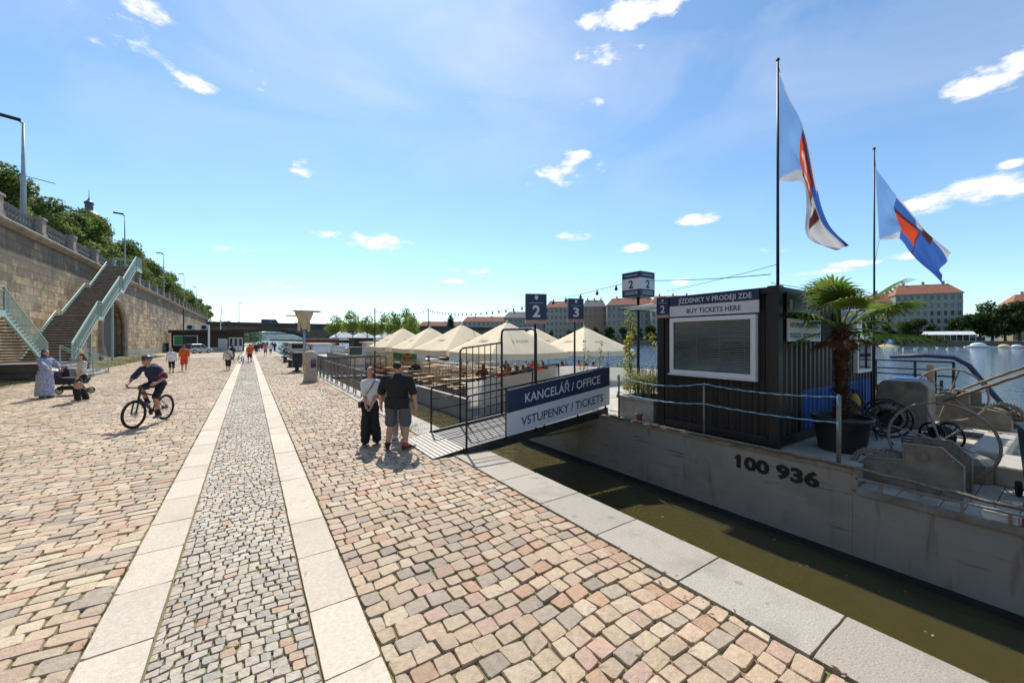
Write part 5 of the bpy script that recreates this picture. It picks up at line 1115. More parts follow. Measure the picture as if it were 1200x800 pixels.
# ------------------------------------------------------------------ flags
def flag(label, pos, z0, z1, hoist_z, px, T, B, colfn, seed, r=.024):
    t = thing('flagpole', label, 'flagpole', (pos.x, pos.y, 0)); MB().tube([(0,0,z0),(0,0,z1)], [r, r*.7], 10).build('pole', MAT['dark_metal'], t, True); MB().sph((0,0,z1), r*1.3, 10, 6).build('finial', MAT['dark_metal'], t)
    fl = thing('flag', label.replace('tall flagpole', 'limp blue, white and red flag').replace('shorter flagpole', 'drooping blue and red flag').replace(' carrying', ' on'), 'flag', (pos.x, pos.y, hoist_z))
    mb = MB(); nu, nv = 72, 48; cs = []; Rv = V((CS*.93+.0, -SN*.93, 0)); Dv = V((SN, CS, 0)); kn = len(T)-1
    def lerp(Lst, u):
        x = u*kn; i = min(int(x), kn-1); f = x-i; P = [Lst[max(i-1,0)], Lst[i], Lst[i+1], Lst[min(i+2,kn)]]
        return [.5*((2*P[1][k])+(-P[0][k]+P[2][k])*f+(2*P[0][k]-5*P[1][k]+4*P[2][k]-P[3][k])*f*f+(-P[0][k]+3*P[1][k]-3*P[2][k]+P[3][k])*f**3) for k in (0,1)]
    def fn(u, v):
        a, c = lerp(T, u), lerp(B, u); x = a[0]+(c[0]-a[0])*v; y = a[1]+(c[1]-a[1])*v
        dep = .07*u**.7*math.sin(v*7+u*9+seed)+.03*u*math.sin(v*17-u*6)+.08*u*math.sin(u*3+seed); s = .012*math.sin(v*12+u*16)*min(1,u*4)
        cs.append((*colfn(u, v), 1)); p = Rv*((x+4*s/px*.0)*px+.03+s)+Dv*dep-V((0,0,y*px)); return p
    mb.grid(fn, nu, nv); f = mb.build('cloth', mat('flag_cloth', (1,1,1), .7, 0, .03, 3, attr='Col', trans=.42), fl, True, fixn=False); vcol(f, cs)
    MB().tube([(0,0,z1-hoist_z-.05),(.03,-.02,0)], .005, 4).tube([fn(0,1), (.02,-.01,T[0][1]-B[0][1]*px-.5), (.01,-.01,-B[0][1]*px-1.0)], .005, 4).build('halyard', MAT['steel'], fl)
LB, WH, DB, RD, DK = (.22,.42,.78), (.62,.62,.63), (.05,.14,.46), (.78,.09,.03), (.11,.03,.025)
def glyph(u, v):   # the white looping strokes on the red shield
    x, y = (u-.40)/.24, v
    return abs(math.hypot((x-.45)*1.3, (y-.34)*2.2)-.22) < .06 or abs(math.hypot((x-.6)*1.3, (y-.62)*2.2)-.24) < .06 and x < .75
def c1(u, v):
    if u < .41:
        if v < .015+.05*u: return WH
        return WH if v > 1-.22*u/.41*.9 else LB
    if u < .66:
        if v < .10: return WH
        if .13 < v < .86 and u < .62: return DK if (v < .19 or v > .78 or u > .605) else ((.8,.75,.72) if glyph(u, v) else RD)
        return WH if v > .3 else DB
    if .68 < u < .74 and .55 < v < .9: return DK
    return DB if v < .36 else WH
def c2(u, v):
    if u < .40: return WH if v > 1-.34*u else LB
    if u < .62: return (WH if v < .06 else DB if v < .25 else DK if (v < .36 or u > .6) else RD if v < .82 else DB)
    if .66 < u < .74 and .16 < v < .38: return DK
    return WH if v < .24 else DB
flag('tall flagpole carrying the container corner nearest the window', at(911.5, 6.58), CZ1-.03, 6.94, 6.72, .01446, [(0,0),(11.8,23.4),(26.5,56),(46.4,119.4),(64.5,168.4),(82.7,203)], [(-1.8,126),(14,127),(30,129),(37,160),(42,194),(72,208)], c1, .4)
flag('shorter flagpole carrying the far end of the container behind the palm', V((12.15, 2.78, 0)), ZD, 6.68, 6.25, .0205, [(0,0),(12,16.5),(23.6,32.6),(49,56),(72.5,83.4),(85.2,99.7)], [(4.7,83.4),(18,83),(30.8,82),(45.3,97.9),(59.8,117.8),(73.6,137.7)], c2, 1.9)

# ------------------------------------------------------------------ winches on the fore deck
def winch(label, loc, rz, wheel_r=.56, s=1.0, wheel=True):
    t = thing('winch', label, 'winch', loc, rz); t.scale = (s,s,s); W = MAT['winch']
    prof = [(-.54,0),(-.54,.47),(-.35,.67),(.02,.65),(.02,.42),(.40,.36),(.55,.22),(.55,0)]
    for x in (-.03, .62):
        p = MB().prism([(y,z) for y,z in prof], 'X', x-.012, x+.012).build('side_plate', W, t, bevel=.006)
        for y, z, r in ((-.18,.52,.055),(.26,.17,.10),(-.24,.12,.10)): MB().disc((x-.03,y,z), r, .05, 'X', 20).disc((x-.055,y,z), r*.68, .04, 'X', 18).disc((x-.075,y,z), r*.3, .03, 'X', 6).build('bearing', W, p)
        edge = MB().tube([(x-.012,yy,zz) for yy,zz in prof], .014, 6)
        for q in range(14): yy = -.5+1.02*q/13; edge.disc((x-.02, yy, .05), .013, .02, 'X', 6)
        for (ya,za),(yb,zb) in zip(prof[1:-2], prof[2:-1]):
            for f_ in (.2,.5,.8): edge.disc((x-.02, ya+(yb-ya)*f_*.94, (za+(zb-za)*f_)-.045), .012, .02, 'X', 6)
        edge.build('flange', MATS['gunwale_worn'], p)
    mb = MB()
    for q in range(26):   # chain hanging from the drum to the bed
        c_ = V((.2+.012*q, .50-.006*q+.05*math.sin(q*.5), max(.05, .42-.018*q))); mb.ring(c_, .024, .007, 'X' if q % 2 else 'Y', 10, 5)
    mb.build('chain', MAT['rust'], t); mb = MB().tube([(.70,-.18,.52),(.80,-.18,.52),(.82,-.05,.70),(.94,-.05,.70)], .018, 7).disc((.35,-.18,.52),.09,.06,'X',16).disc((.5,-.18,.52),.075,.05,'X',16); mb.build('crank', MAT['dark_metal'], t, True)
    mb = MB(); mb.disc((.30,.26,.20),.15,.62,'X',20); [mb.disc((x,.26,.20),.23,.02,'X',22) for x in (.03,.56)]; mb.build('drum', W, t)
    mb = MB(); [mb.ring((.30,.26,.20), .165, .018, 'X', 20, 6) if False else mb.ring((.10+.036*i,.26,.20), .17, .018, 'X', 18, 6) for i in range(12)]; mb.build('wound_rope', MAT['rope'], t)
    mb = MB(); mb.ring((.07,.34,.20),.25,.03,'X',28,6)
    for i in range(40): a = i*2*math.pi/40; mb.box((.07,.34+.285*math.cos(a),.20+.285*math.sin(a)), (.05,.02,.03), 0, 0, Matrix.Rotation(a-math.pi/2,3,'X'))
    for a in (0,1.05,2.1): mb.tube([(.07,.34-.25*math.cos(a),.2-.25*math.sin(a)),(.07,.34+.25*math.cos(a),.2+.25*math.sin(a))], .02, 6)
    mb.build('gear', W, t); MB().disc((.3,-.18,.52),.05,.8,'X',12).build('shaft', W, t); MB().disc((.3,-.30,.30),.17,.4,'X',18).build('brake_drum', W, t)
    if wheel:
        cz = .62; cy = -.22; hw = MB().ring((.74,cy,cz), wheel_r, .018, 'X', 44, 8).build('handwheel', W, t, True); mb = MB().disc((.74,cy,cz),.06,.1,'X',12)
        for i in range(6): a = i*math.pi/3+.25; mb.tube([(.74,cy,cz),(.74,cy+wheel_r*math.cos(a),cz+wheel_r*math.sin(a))], .014, 6)
        mb.build('spokes', W, hw)
    MB().bx(-.06,.66,-.5,.55,-.02,.03).build('bed', W, t)
    return t
winch('weathered grey anchor winch with a large spoked handwheel at the barge edge', (7.68, 1.42, ZL+.01), 0)
winch('second grey winch with a spoked wheel further back on the fore deck', (13.7, 1.35, ZL+.22), R(172), .52, 1.1)
cb = thing('steel_cabinet', 'tall grey steel mooring housing with rounded shoulders beside the container', 'housing', (11.75, 2.2, ZD)); MB().prism([(-.42,0),(.45,0),(.38,.85),(.28,.98),(-.30,1.0),(-.42,.88)], 'X', -.3, .3).build('casing', MAT['winch'], cb, bevel=.03); MB().disc((-.31,.1,.5),.16,.03,'X',16).build('cover', MAT['winch'], cb)
t = thing('bollard', 'low octagonal grey bollard on the barge deck behind the handwheel', 'bollard', (9.1, 1.05, ZL)); MB().lathe([(.34,0),(.34,.28),(.26,.36),(.1,.37)], n=8).build('body', MAT['winch'], t, bevel=.01)
# heap of folded wire chairs beside the palm
t = thing('folding_chair', 'folded dark wire chair lying by the palm pot', 'chair', (9.35, 2.3, ZD), R(30)); mb = MB()
for s in (-.22,.22): mb.tube([(s,-.35,.02),(s,-.1,.45),(s,.3,.85)], .014, 6).tube([(s*.9,.35,.02),(s*.9,-.15,.5)], .014, 6)
mb.tube([(-.22,.3,.85),(.22,.3,.85)], .014, 6).tube([(-.2,.3,.05),(.2,.3,.05)], .012, 6).tube([(-.22,-.1,.45),(-.2,-.15,.5)], .014, 6).tube([(.22,-.1,.45),(.2,-.15,.5)], .014, 6); mb.build('frame', MAT['dark_metal'], t); mb = MB(); [mb.tube([(-.22,-.15+.05*i,.44+.01*i),(.22,-.15+.05*i,.44+.01*i)], .006, 5) for i in range(9)]; mb.build('seat', MAT['dark_metal'], t); mb = MB(); [mb.tube([(-.22,.05+.035*i,.58+.036*i),(.22,.05+.035*i,.58+.036*i)], .006, 5) for i in range(7)]; mb.build('backrest', MAT['dark_metal'], t)
copy_tree(t).location = (9.75, 2.55, ZD); bpy.data.objects['folding_chair.001'].rotation_euler.z = R(-50); bpy.data.objects['folding_chair.001']['label'] = 'open dark wire chair by the container side beyond the palm'
t = thing('gas_canister', 'yellow canister standing by the blue part of the container wall', 'canister', (10.4, 2.7, ZD)); MB().lathe([(.1,0),(.11,.03),(.11,.62),(.07,.72),(.03,.74)], n=14).build('body', MAT['yellow'], t, True); MB().lathe([(.025,.73),(.025,.8),(.05,.8),(.05,.83)], n=8).build('valve', MAT['dark_metal'], t)
# railing and pipes on the river side
t = thing('deck_railing', 'rusty deck railing with wooden boards on the river side of the barge', 'railing', (0,0,0)); mb = MB()
for y in (1.9, 2.6, 3.4, 4.2): mb.tube([(15.0,y,ZL),(15.0,y,1.62)], .03, 6)
for z in (1.62,1.25,.9): mb.tube([(15.0,1.9,z),(15.0,4.6,z)], .022, 6)
mb.tube([(13.2,1.95,.08),(13.2,1.95,1.5),(13.2,3.2,1.5)], .022, 6); mb.tube([(14.2,2.0,.3),(14.2,2.0,1.2)], .03, 6)
mb.build('frame', MAT['dark_metal'], t); MB().bx(14.9,14.96,2.0,3.6,.35,.75).build('boards', MAT['wood'], t); MB().box((14.95,2.3,.85),(.1,.12,1.4)).build('post', MAT['wood'], t)
o = MB().tube([(15.05,3.1,1.72),(15.05,2.4,1.78),(15.05,1.9,1.74),(15.06,1.65,1.55),(15.08,1.4,1.1),(15.1,1.05,.5),(15.12,.75,.05)], .055, 9).build('boom_pipe', mat('navy_pipe', (.03,.035,.10), .5), None, True); tag(o, 'dark blue bent pipe arching down over the river side railing', 'pipe')
for i, (a, c) in enumerate((((13.7,1.58,1.07),(7.6,-.75,2.62)), ((12.4,1.89,.76),(7.6,-.70,2.5)))):
    o = MB().tube([V(a).lerp(V(c), k/20)+V((0,0,.006*math.sin(k*3))) for k in range(21)], .028, 7).build('mooring_rope', MAT['rope'], None, True); tag(o, ['upper taut rope slanting up from the second winch', 'lower taut rope slanting up from the second winch'][i], 'rope', 'taut ropes from the winch')
t = thing('davit', 'grey steel davit post at the barge edge holding the taut ropes', 'davit', (7.55,-.8,ZL)); MB().tube([(0,0,0),(0,0,2.5),(.05,.05,2.68),(.3,.3,2.72)], .06, 8).build('arm', MAT['winch'], t, True)
# wheelie bin
t = thing('wheelie_bin', 'black plastic wheelie bin at the right edge of the barge deck', 'bin', (8.45, .20, ZL+.01), R(-80)); MB().add([(-.22,-.26,.06),(.22,-.26,.06),(.22,.2,.06),(-.22,.2,.06),(-.28,-.34,.92),(.28,-.34,.92),(.28,.32,.92),(-.28,.32,.92)], [(0,3,2,1),(4,5,6,7),(0,1,5,4),(1,2,6,5),(2,3,7,6),(3,0,4,7)]).build('body', MAT['black'], t, bevel=.03); MB().bx(-.3,.3,-.37,.36,.925,.985).build('lid', MAT['black'], t, bevel=.025); MB().tube([(-.24,.4,.9),(.24,.4,.9)], .018, 8).build('handle', MAT['black'], t)
for s in (-1,1): MB().disc((s*.27,.24,.1),.1,.05,'X',18).build('wheel', MAT['rubber'], t)
o = thing('warning_block', 'red and white striped warning block on the barge edge', 'marker', (7.22, .42, ZL+.03)); MB().bx(-.09,.09,-.28,-.02,0,.10).build('red_block', MAT['red'], o, bevel=.008); MB().bx(-.09,.09,.0,.26,0,.10).build('white_block', MAT['white'], o, bevel=.008)

# more gear crowding the fore deck
def reel(label, loc, rz, r, wd, m=None):
    t = thing('cable_reel', label, 'reel', loc, rz, 'cable reels on the fore deck')
    for s_ in (-1, 1): MB().ring((s_*wd/2,0,r), r-.03, .02, 'X', 26, 7).build('flange', MAT['dark_metal'], t, True); mb = MB().disc((s_*wd/2,0,r), r*.35, .02, 'X', 14); [mb.tube([(s_*wd/2,0,r),(s_*wd/2,(r-.03)*math.cos(a*math.pi/3),r+(r-.03)*math.sin(a*math.pi/3))], .012, 5) for a in range(6)]; mb.build('spokes', MAT['dark_metal'], t)
    mb = MB(); [mb.ring((-wd/2+.04+.03*k,0,r), r*.55+.015*(k%2), .018, 'X', 20, 6) for k in range(int((wd-.06)/.03))]; mb.build('cable', m or MAT['rope'], t, True)
reel('spoked cable reel wound with rope standing on the deck near the wire chairs', (10.2, 2.15, ZD), R(20), .36, .42)
reel('smaller cable reel wound with black wire beside the grey mooring housing', (11.0, 1.55, ZL+.01), R(-35), .27, .34, MAT['black'])
for i, (x, y, a, rr) in enumerate(((12.9,2.3,.3,.26),)):
    mb = MB(); mb.tube([(rr*(1-.004*k)*math.cos(k*.35), rr*(1-.004*k)*math.sin(k*.35), .025+.0028*k) for k in range(75)], .022, 6); o = mb.build('rope_coil', MAT['rope'], None, True); o.location = (x, y, ZL+.01); tag(o, ['coil of brown rope lying on the deck by the river side railing','smaller coil of brown rope lying further right on the deck'][i], 'rope')
t = thing('grating', 'rusty ladder like grating leaning on the octagonal bollard', 'grating', (9.15, 1.55, ZL+.3), R(15)); mb = MB()
for y in (-.16,.16): mb.bar((-.5,y,-.25),(.5,y,.15),.03,.03)
for k in range(12): mb.bar((-.46+.083*k,-.16,-.235+.0333*k),(-.46+.083*k,.16,-.235+.0333*k),.015,.025)
mb.build('bars', MAT['dark_metal'], t)
t = thing('oil_drum', 'dented blue oil drum standing by the river side railing', 'drum', (14.4, 2.6, ZD)); MB().lathe([(.28,0),(.29,.02),(.28,.04),(.28,.28),(.295,.30),(.28,.32),(.28,.56),(.295,.58),(.28,.60),(.28,.84),(.29,.86),(.27,.86)], n=24).build('body', MAT['blue'], t, True); MB().disc((0,0,.85),.26,.012,'Z',20).build('lid', MAT['dark_metal'], t)
# ------------------------------------------------------------------ restaurant barge with parasols
RX0, RX1, RY0, RY1, RD = 7.1, 19.5, 13.56, 33.5, -.40
rb_ = thing('restaurant_barge', 'low grey restaurant pontoon with a white stern board, set out with tables and cream parasols', 'pontoon', (0,0,0))
MB().bx(RX0, RX1, RY0+.06, RY1, WZ-1, RD-.02).build('hull', MAT['hull'], rb_)
mb = MB(); mb.bx(RX0-.01, RX0+.10, RY0+.05, RY1, WZ-.9, -.2).bx(RX0-.03, RX0+.14, RY0+.05, RY1, -.2, -.14)
mb.build('gunwale', MAT['hull'], rb_); MB().bx(RX0+.1, RX1-.002, RY0+.07, RY1-.002, RD-.02, RD).build('deck', mat('pontoon_deck', (.22,.19,.16), .8, 0, .2, 2, .2, 20), rb_)
MB().prism([(RX0-.02,WZ-.5),(RX1,WZ-.5),(RX1,.5),(13.0,.95),(12.05,.97),(RX0-.02,.50)], 'Y', RY0, RY0+.05).build('stern_board', mat('stern_canvas', (.80,.79,.75), .6, 0, .05, 2, dirt=(.6,.57,.5), dscale=1, damt=.4, trans=.72), rb_)
mb = MB()
for y in [RY0+2*i for i in range(1, 10)]: mb.tube([(RX1-.1,y,RD),(RX1-.1,y,.72)], .02, 6)
for z in (.72,.35): mb.tube([(RX1-.1,RY0+.1,z),(RX1-.1,RY1-.1,z)], .02, 6)
mb.build('railing', MAT['dark_metal'], rb_)
# parasols
def make_parasol():
    t = thing('parasol', 'p', 'parasol', (0,0,0), 0, 'cream parasols on the restaurant pontoon')
    h, rim, top = 2.0, 2.05, 3.42
    def fn(u, v):
        a = u*4; i = int(a) % 4; f = a-int(a); c = [(-h,-h),(h,-h),(h,h),(-h,h)]; x = c[i][0]*(1-f)+c[(i+1)%4][0]*f; y = c[i][1]*(1-f)+c[(i+1)%4][1]*f
        fold = 1-abs(2*((f*2) % 1)-1); r = v; s = math.sin(f*math.pi)
        return (x*r*(1-.05*s*v), y*r*(1-.05*s*v), top-(top-rim)*v**1.12-.07*math.sin(v*math.pi)*(1-.4*fold)-.05*s*v*v)
    mb = MB(); mb.grid(fn, 64, 12); mb.build('canopy', MAT['cream'], t, True, fixn=False)
    def val(u, v):
        p = V(fn(u, 1)); return p+V((p.x*.012*v, p.y*.012*v, -.26*v+.0-.012*math.sin(u*64*math.pi*2)*v))
    MB().grid(val, 128, 2).build('valance', MAT['cream'], t, True, fixn=False)
    MB().sph((0,0,top+.02),.06,10,6).build('cap', MAT['cream'], t)
    MB().tube([(0,0,0),(0,0,top-.05)], .035, 10).build('pole', MAT['wood'], t, True)
    mb = MB()
    for i in range(8):
        p = V(fn(i/8, .96)); q = V(fn(i/8, .5)); mb.tube([(0,0,top-.12), q-V((0,0,.03)), p-V((0,0,.03))], .014, 5); mb.tube([(0,0,rim+.25), q-V((0,0,.03))], .012, 5)
    mb.build('ribs', MAT['wood'], t); MB().bx(-.35,.35,-.35,.35,0,.12).build('base', MAT['concrete'], t, bevel=.02)
    # tone on tone maker's print on two slopes
    for q in (0, 3):
        mb = MB(); 
        for k in range(9):
            u = (q+.36+.28*k/9)/4
            mb.quad(*[tuple(V(fn(uu, vv))+V((0,0,.012))) for uu, vv in ((u,.66),(u+.016/4*1.2,.66),(u+.016/4*1.2,.60-(k%3)*.015),(u,.60-(k%2)*.02))])
        mb.build('print', mat('canvas_print', (.62,.47,.27), .8), t, fixn=False)
    return t
para = make_parasol(); PS = [(9.9,15.06,'front left cream parasol nearest the gangway gate, largest in view'),(9.95,19.8,'second cream parasol back in the row along the quay side'),(10.0,24.6,'third cream parasol back in the row along the quay side'),(9.8,29.5,'cream parasol farthest back at the left end of the row'),(16.4,16.6,'cream parasol at the river side standing alone right of the number 3 sign'),(16.4,21.4,'cream parasol peeping out behind the number 2 sign post'),(16.4,26.2,'cream parasol of the river side row mostly hidden behind the front one'),(16.4,31,'rearmost cream parasol of the river side row')]
for i, (x, y, lab) in enumerate(PS):
    o = para if i == 0 else copy_tree(para); o.location = (x, y, RD+.0); o['label'] = lab; o.rotation_euler.z = R((0,3,-2,2,-1,2,0,1)[i]); o.scale.z = (1,1.01,1.0,1.02,.98,1,1,1)[i]
# beer tables and benches
def make_set():
    t = thing('beer_table', 'wooden folding beer table under the cream parasols on the pontoon', 'table', (0,0,0), 0, 'beer tables on the pontoon'); MB().bx(-1.0,1.0,-.27,.27,.73,.765).build('table_top', MAT['wood'], t, bevel=.006)
    for s in (-1,1): MB().tube([(s*.75,-.22,.73),(s*.78,-.24,0),(s*.78,.24,0),(s*.75,.22,.73)], .016, 5).tube([(s*.76,-.2,.35),(s*.76,.2,.35)], .012, 5).build('leg', MAT['dark_metal'], t)
    b = thing('beer_bench', 'wooden folding bench drawn up to a beer table on the pontoon', 'bench', (0,0,0), 0, 'beer benches on the pontoon'); MB().bx(-1.0,1.0,-.13,.13,.44,.47).build('seat', MAT['wood'], b, bevel=.006)
    for s in (-1,1): MB().tube([(s*.75,-.11,.44),(s*.77,-.13,0),(s*.77,.13,0),(s*.75,.11,.44)], .014, 5).build('leg', MAT['dark_metal'], b)
    return t, b
tb, bn = make_set(); rg = random.Random(6); first = True; TS = []
for ix in range(4):
    for iy in range(10):
        x = 8.45+2.75*ix; y = 14.9+1.86*iy
        if ix == 3 and iy == 0: continue
        TS.append((x, y)); a = rg.uniform(-.05,.05)
        t = tb if first else copy_tree(tb); t.location = (x, y, RD); t.rotation_euler.z = a
        for s in (-1,1):
            b = bn if (first and s < 0) else copy_tree(bn); b.location = (x+rg.uniform(-.08,.08), y+s*.56, RD); b.rotation_euler.z = a+rg.uniform(-.04,.04)
        first = False
# bar hut at the far end, planters with orange pots, poles for the lights
h = thing('bar_hut', 'white bar hut with a green counter at the far end of the pontoon', 'hut', (9.3, 32.2, RD)); MB().bx(-1.6,3.4,0,1.2,0,2.35).build('wall', MAT['white'], h); MB().bx(-1.8,3.6,-.4,1.3,2.352,2.45).build('roof', MAT['white'], h); MB().bx(.6,2.6,-.05,-.003,.9,2.0).build('hatch', MAT['green'], h); MB().bx(.5,2.7,-.35,-.003,.86,.9).build('counter', MAT['wood'], h); mb = MB(); [mb.bx(-1.6,.5,-.03,-.003,.3+.4*i,.33+.4*i) for i in range(5)]; mb.build('battens', MAT['galv'], h)
t = thing('orange_ball', 'round orange life buoy hung on the green hatch of the bar hut', 'buoy', (11.0, 31.95, 1.05)); MB().ring((0,0,0),.26,.085,'Y',24,10).build('ring', MAT['orange'], t, True); MB().ring((0,-.0,0),.37,.012,'Y',24,5).build('grab_line', MAT['white'], t)
for i, (x, y) in enumerate(((7.75,24.5),(7.7,27.2),(8.0,31.2))):
    t = thing('flower_box', ['rust coloured planter box with reedy grass by the pontoon edge','rust coloured planter box with tall thin stems further along the pontoon edge','rust coloured planter box next to the white bar hut'][i], 'planter', (x,y,RD), 0, 'planter boxes on the pontoon'); MB().add([(-.3,-.6,0),(.3,-.6,0),(.3,.6,0),(-.3,.6,0),(-.36,-.66,.5),(.36,-.66,.5),(.36,.66,.5),(-.36,.66,.5)], [(0,3,2,1),(4,5,6,7),(0,1,5,4),(1,2,6,5),(2,3,7,6),(3,0,4,7)]).build('box', mat('corten', (.30,.09,.035), .8, 0, .25, 5), t); blades('plants', (0,0,.5), 260, .9+.3*i, .4, 30+i, BAM, t, (.22,.025))
PO = [(8.0, 30.6, 4.6), (12.8, 31.8, 4.9), (8.4, 13.9, 1.2)]
for i, (x, y, h_) in enumerate(PO[:2]):
    t = thing('light_pole', ['thin dark pole carrying the string of lights between the leafy trees and the parasols','thin dark pole carrying the string of lights over the middle parasols'][i], 'pole', (x, y, RD)); MB().tube([(0,0,0),(0,0,h_-RD)], [.055,.045], 8).build('shaft', MAT['dark_metal'], t, True); MB().box((0,0,.02),(.25,.25,.04)).build('base_plate', MAT['dark_metal'], t)
sl_ = thing('string_lights', 'string of small bulbs hanging from the pontoon poles to the box sign', 'string lights', (0,0,0))
mb = MB(); lit = []
for p, q, s in (((8.0,30.6,4.5),(12.8,31.8,4.8),.35),((12.8,31.8,4.8),(8.16,6.35,3.72),.55),((8.16,6.35,3.7),(7.6,3.1,3.35),.04)):
    pts = sag(p, q, s, 30); mb.tube(pts, .008, 4); lit += pts[1:-1] if s > .5 else pts[1:-1:2] if s > .1 else []
mb.build('cable', MAT['black'], sl_); bmh = MB().lathe([(.02,0),(.02,-.04),(.042,-.07),(.046,-.11),(.015,-.15)], n=8).mesh('bulb'); bmh.materials.append(MAT['dark_metal'])
for p in lit: o = bpy.data.objects.new('bulb', bmh); COL.objects.link(o); o.location = p; o.parent = sl_
o = MB().tube(sag((7.6,3.1,3.2),(12.4,2.8,3.3),.05), .006, 4).tube(sag((7.5,5.1,3.25),(7.56,3.0,3.5),.02), .005, 4).build('cable', MAT['black'], None); tag(o, 'thin black cable run along the container roof to the flagpole', 'cable')

# ------------------------------------------------------------------ boats further along the quay
b2 = thing('moored_boat', 'grey moored pontoon with a tan parapet, white rails and trees in tubs beyond the restaurant', 'boat', (0,0,0)); MB().prism([(7.2,WZ-1),(7.1,.3),(15.5,.3),(15.4,WZ-1)], 'Y', 35.5, 56).build('hull', MAT['hull'], b2); MB().bx(7.12,7.3,36,47,.302,.86).bx(7.12,14,35.6,35.8,.302,.86).build('parapet', mat('tan_parapet', (.50,.42,.31), .8), b2)
mb = MB()
for i in range(8): mb.tube([(7.2,36+1.55*i,.3),(7.2,36+1.55*i,1.6)], .03, 6)
for z in (1.6,1.22): mb.tube([(7.2,36,z),(7.2,47,z)], .025, 6)
mb.build('railing', MAT['white'], b2); MB().bx(11,13.4,52,55,.31,2.3).build('cabin', MAT['wood_dark'], b2); MB().bx(10.8,13.6,51.8,55.2,2.302,2.42).build('cabin_roof', MAT['wood_dark'], b2)
t = thing('storage_tank', 'pale plastic tank cube on the grey pontoon beside the lamp sculpture', 'tank', (7.9,45,.3)); MB().bx(-.6,.6,-.6,.6,.12,1.25).build('tank', mat('tank_plastic', (.62,.62,.60), .4), t, bevel=.06); mb = MB(); [mb.ring((0,0,.15+.22*i),.86,.02,'Z',4,4,0,math.pi/4,math.pi/4+2*math.pi) for i in range(6)]; mb.build('cage', MAT['steel'], t)
t = thing('dark_crate', 'dark green waste container at the near corner of the grey pontoon', 'container', (7.9,37,.3)); MB().bx(-.5,.5,-.5,.5,.05,1.15).build('body', mat('dark_green', (.02,.06,.05), .6), t, bevel=.04); MB().bx(-.54,.54,-.54,.54,1.152,1.25).build('lid', MATS['dark_green'], t, bevel=.03)
BT = [tree_parts(5.2, 1.55, 2.2, 60+i, 2600, .17, [(.22,.32,.05),(.30,.38,.07),(.38,.42,.09),(.16,.25,.04)], .05, 15, 1.15) for i in range(2)]
for i, (x, y, s, lab) in enumerate(((8.6,50,1.05,'leftmost slim tree in a tub on the grey pontoon'),(9.9,47.5,1.12,'slim tree in a tub on the grey pontoon, second from the lamp sculpture'),(10.8,44.5,1.0,'slim tree in a tub in the middle of the pontoon row'),(12.3,44,1.0,'slim tree in a tub on the river side of the grey pontoon'),(12.6,40.5,1.05,'slim tree in a tub nearer the parasols'),(14.2,41,1.12,'tall slim tree in a tub close to the string light pole'),(13.2,37.2,.95,'small slim tree in a tub just behind the first parasol'))):
    t = put_tree(BT[i%2], lab, (x,y,.75), s*.82, i*1.3, 'trees in tubs on the pontoon'); MB().lathe([(.4,-.5),(.5,.1),(.54,.1),(.54,.16),(.1,.1)], n=14).build('tub', MAT['black'], t)
def motor_boat(label, loc, rz, L_, W_, hullm, cabm, group='boats moored along the quay'):
    t = thing('boat', label, 'boat', loc, rz, group)
    def fn(u, v):
        y = -L_/2+L_*u; w_ = W_/2*(1-max(0,(u-.55)/.45)**2.2)*(.93+.07*min(1,u*6)); s = -1+2*v; z = .95*(1-(1-abs(s))**.8)*1.0+.35*u**3-.0; return (w_*math.copysign(min(1,abs(s)*1.7),s), y, -.5+ (z if abs(s) > .001 else 0)*1.3)
    mb = MB(); mb.grid(fn, 18, 12); mb.build('hull', hullm, t, True); MB().add([(-W_*.46,-L_/2+.1,.55),(W_*.46,-L_/2+.1,.55),(W_*.46,L_*.12,.55),(0,L_*.45,.75),(-W_*.46,L_*.12,.55)], [(0,1,2,3,4)]).build('deck', MAT['wood'], t)
    MB().add([(-W_*.36,-L_*.32,.56),(W_*.36,-L_*.32,.56),(W_*.34,L_*.15,.56),(-W_*.34,L_*.15,.56),(-W_*.33,-L_*.30,2.2),(W_*.33,-L_*.30,2.2),(W_*.28,L_*.08,2.2),(-W_*.28,L_*.08,2.2)], [(0,3,2,1),(4,5,6,7),(0,1,5,4),(1,2,6,5),(2,3,7,6),(3,0,4,7)]).build('cabin', cabm, t); MB().bx(-W_*.38,W_*.38,-L_*.34,L_*.11,2.202,2.3).build('cabin_roof', MAT['white'], t)
    f = MB(); [f.bx(s*W_*.345-.03,s*W_*.345+.03,-L_*.26+L_*.1*i,-L_*.19+L_*.1*i,1.25,1.9) for s in (-1,1) for i in range(3)]; f.bx(-W_*.28,W_*.28,-L_*.325,-L_*.30,1.2,1.95); f.build('windows', MAT['glass'], t)
    mb = MB(); [mb.tube([(s*W_*.45,-L_*.45+L_*.11*i,.55),(s*W_*.45,-L_*.45+L_*.11*i,1.4)], .03, 5) for s in (-1,1) for i in range(6)]; [mb.tube([(s*W_*.45,-L_*.45,1.4),(s*W_*.45,L_*.1,1.4)], .025, 5) for s in (-1,1)]; mb.build('railing', MAT['steel'], t); return t
motor_boat('white river boat with a glazed cabin moored beyond the lamp sculpture', (9.2, 66, WZ+.3), R(180), 16, 4.6, MAT['white'], MAT['white'])
motor_boat('blue hulled river boat moored close to the bridge', (8.2, 92, WZ+.3), 0, 18, 4.8, MAT['navy'], MAT['white']); motor_boat('white excursion boat moored under the bridge', (9, 122, WZ+.3), 0, 22, 5, MAT['white'], MAT['white']); motor_boat('small dark boat moored on the river side of the grey pontoon', (19.5, 52, WZ+.3), 0, 12, 4, MAT['navy'], MAT['galv'])
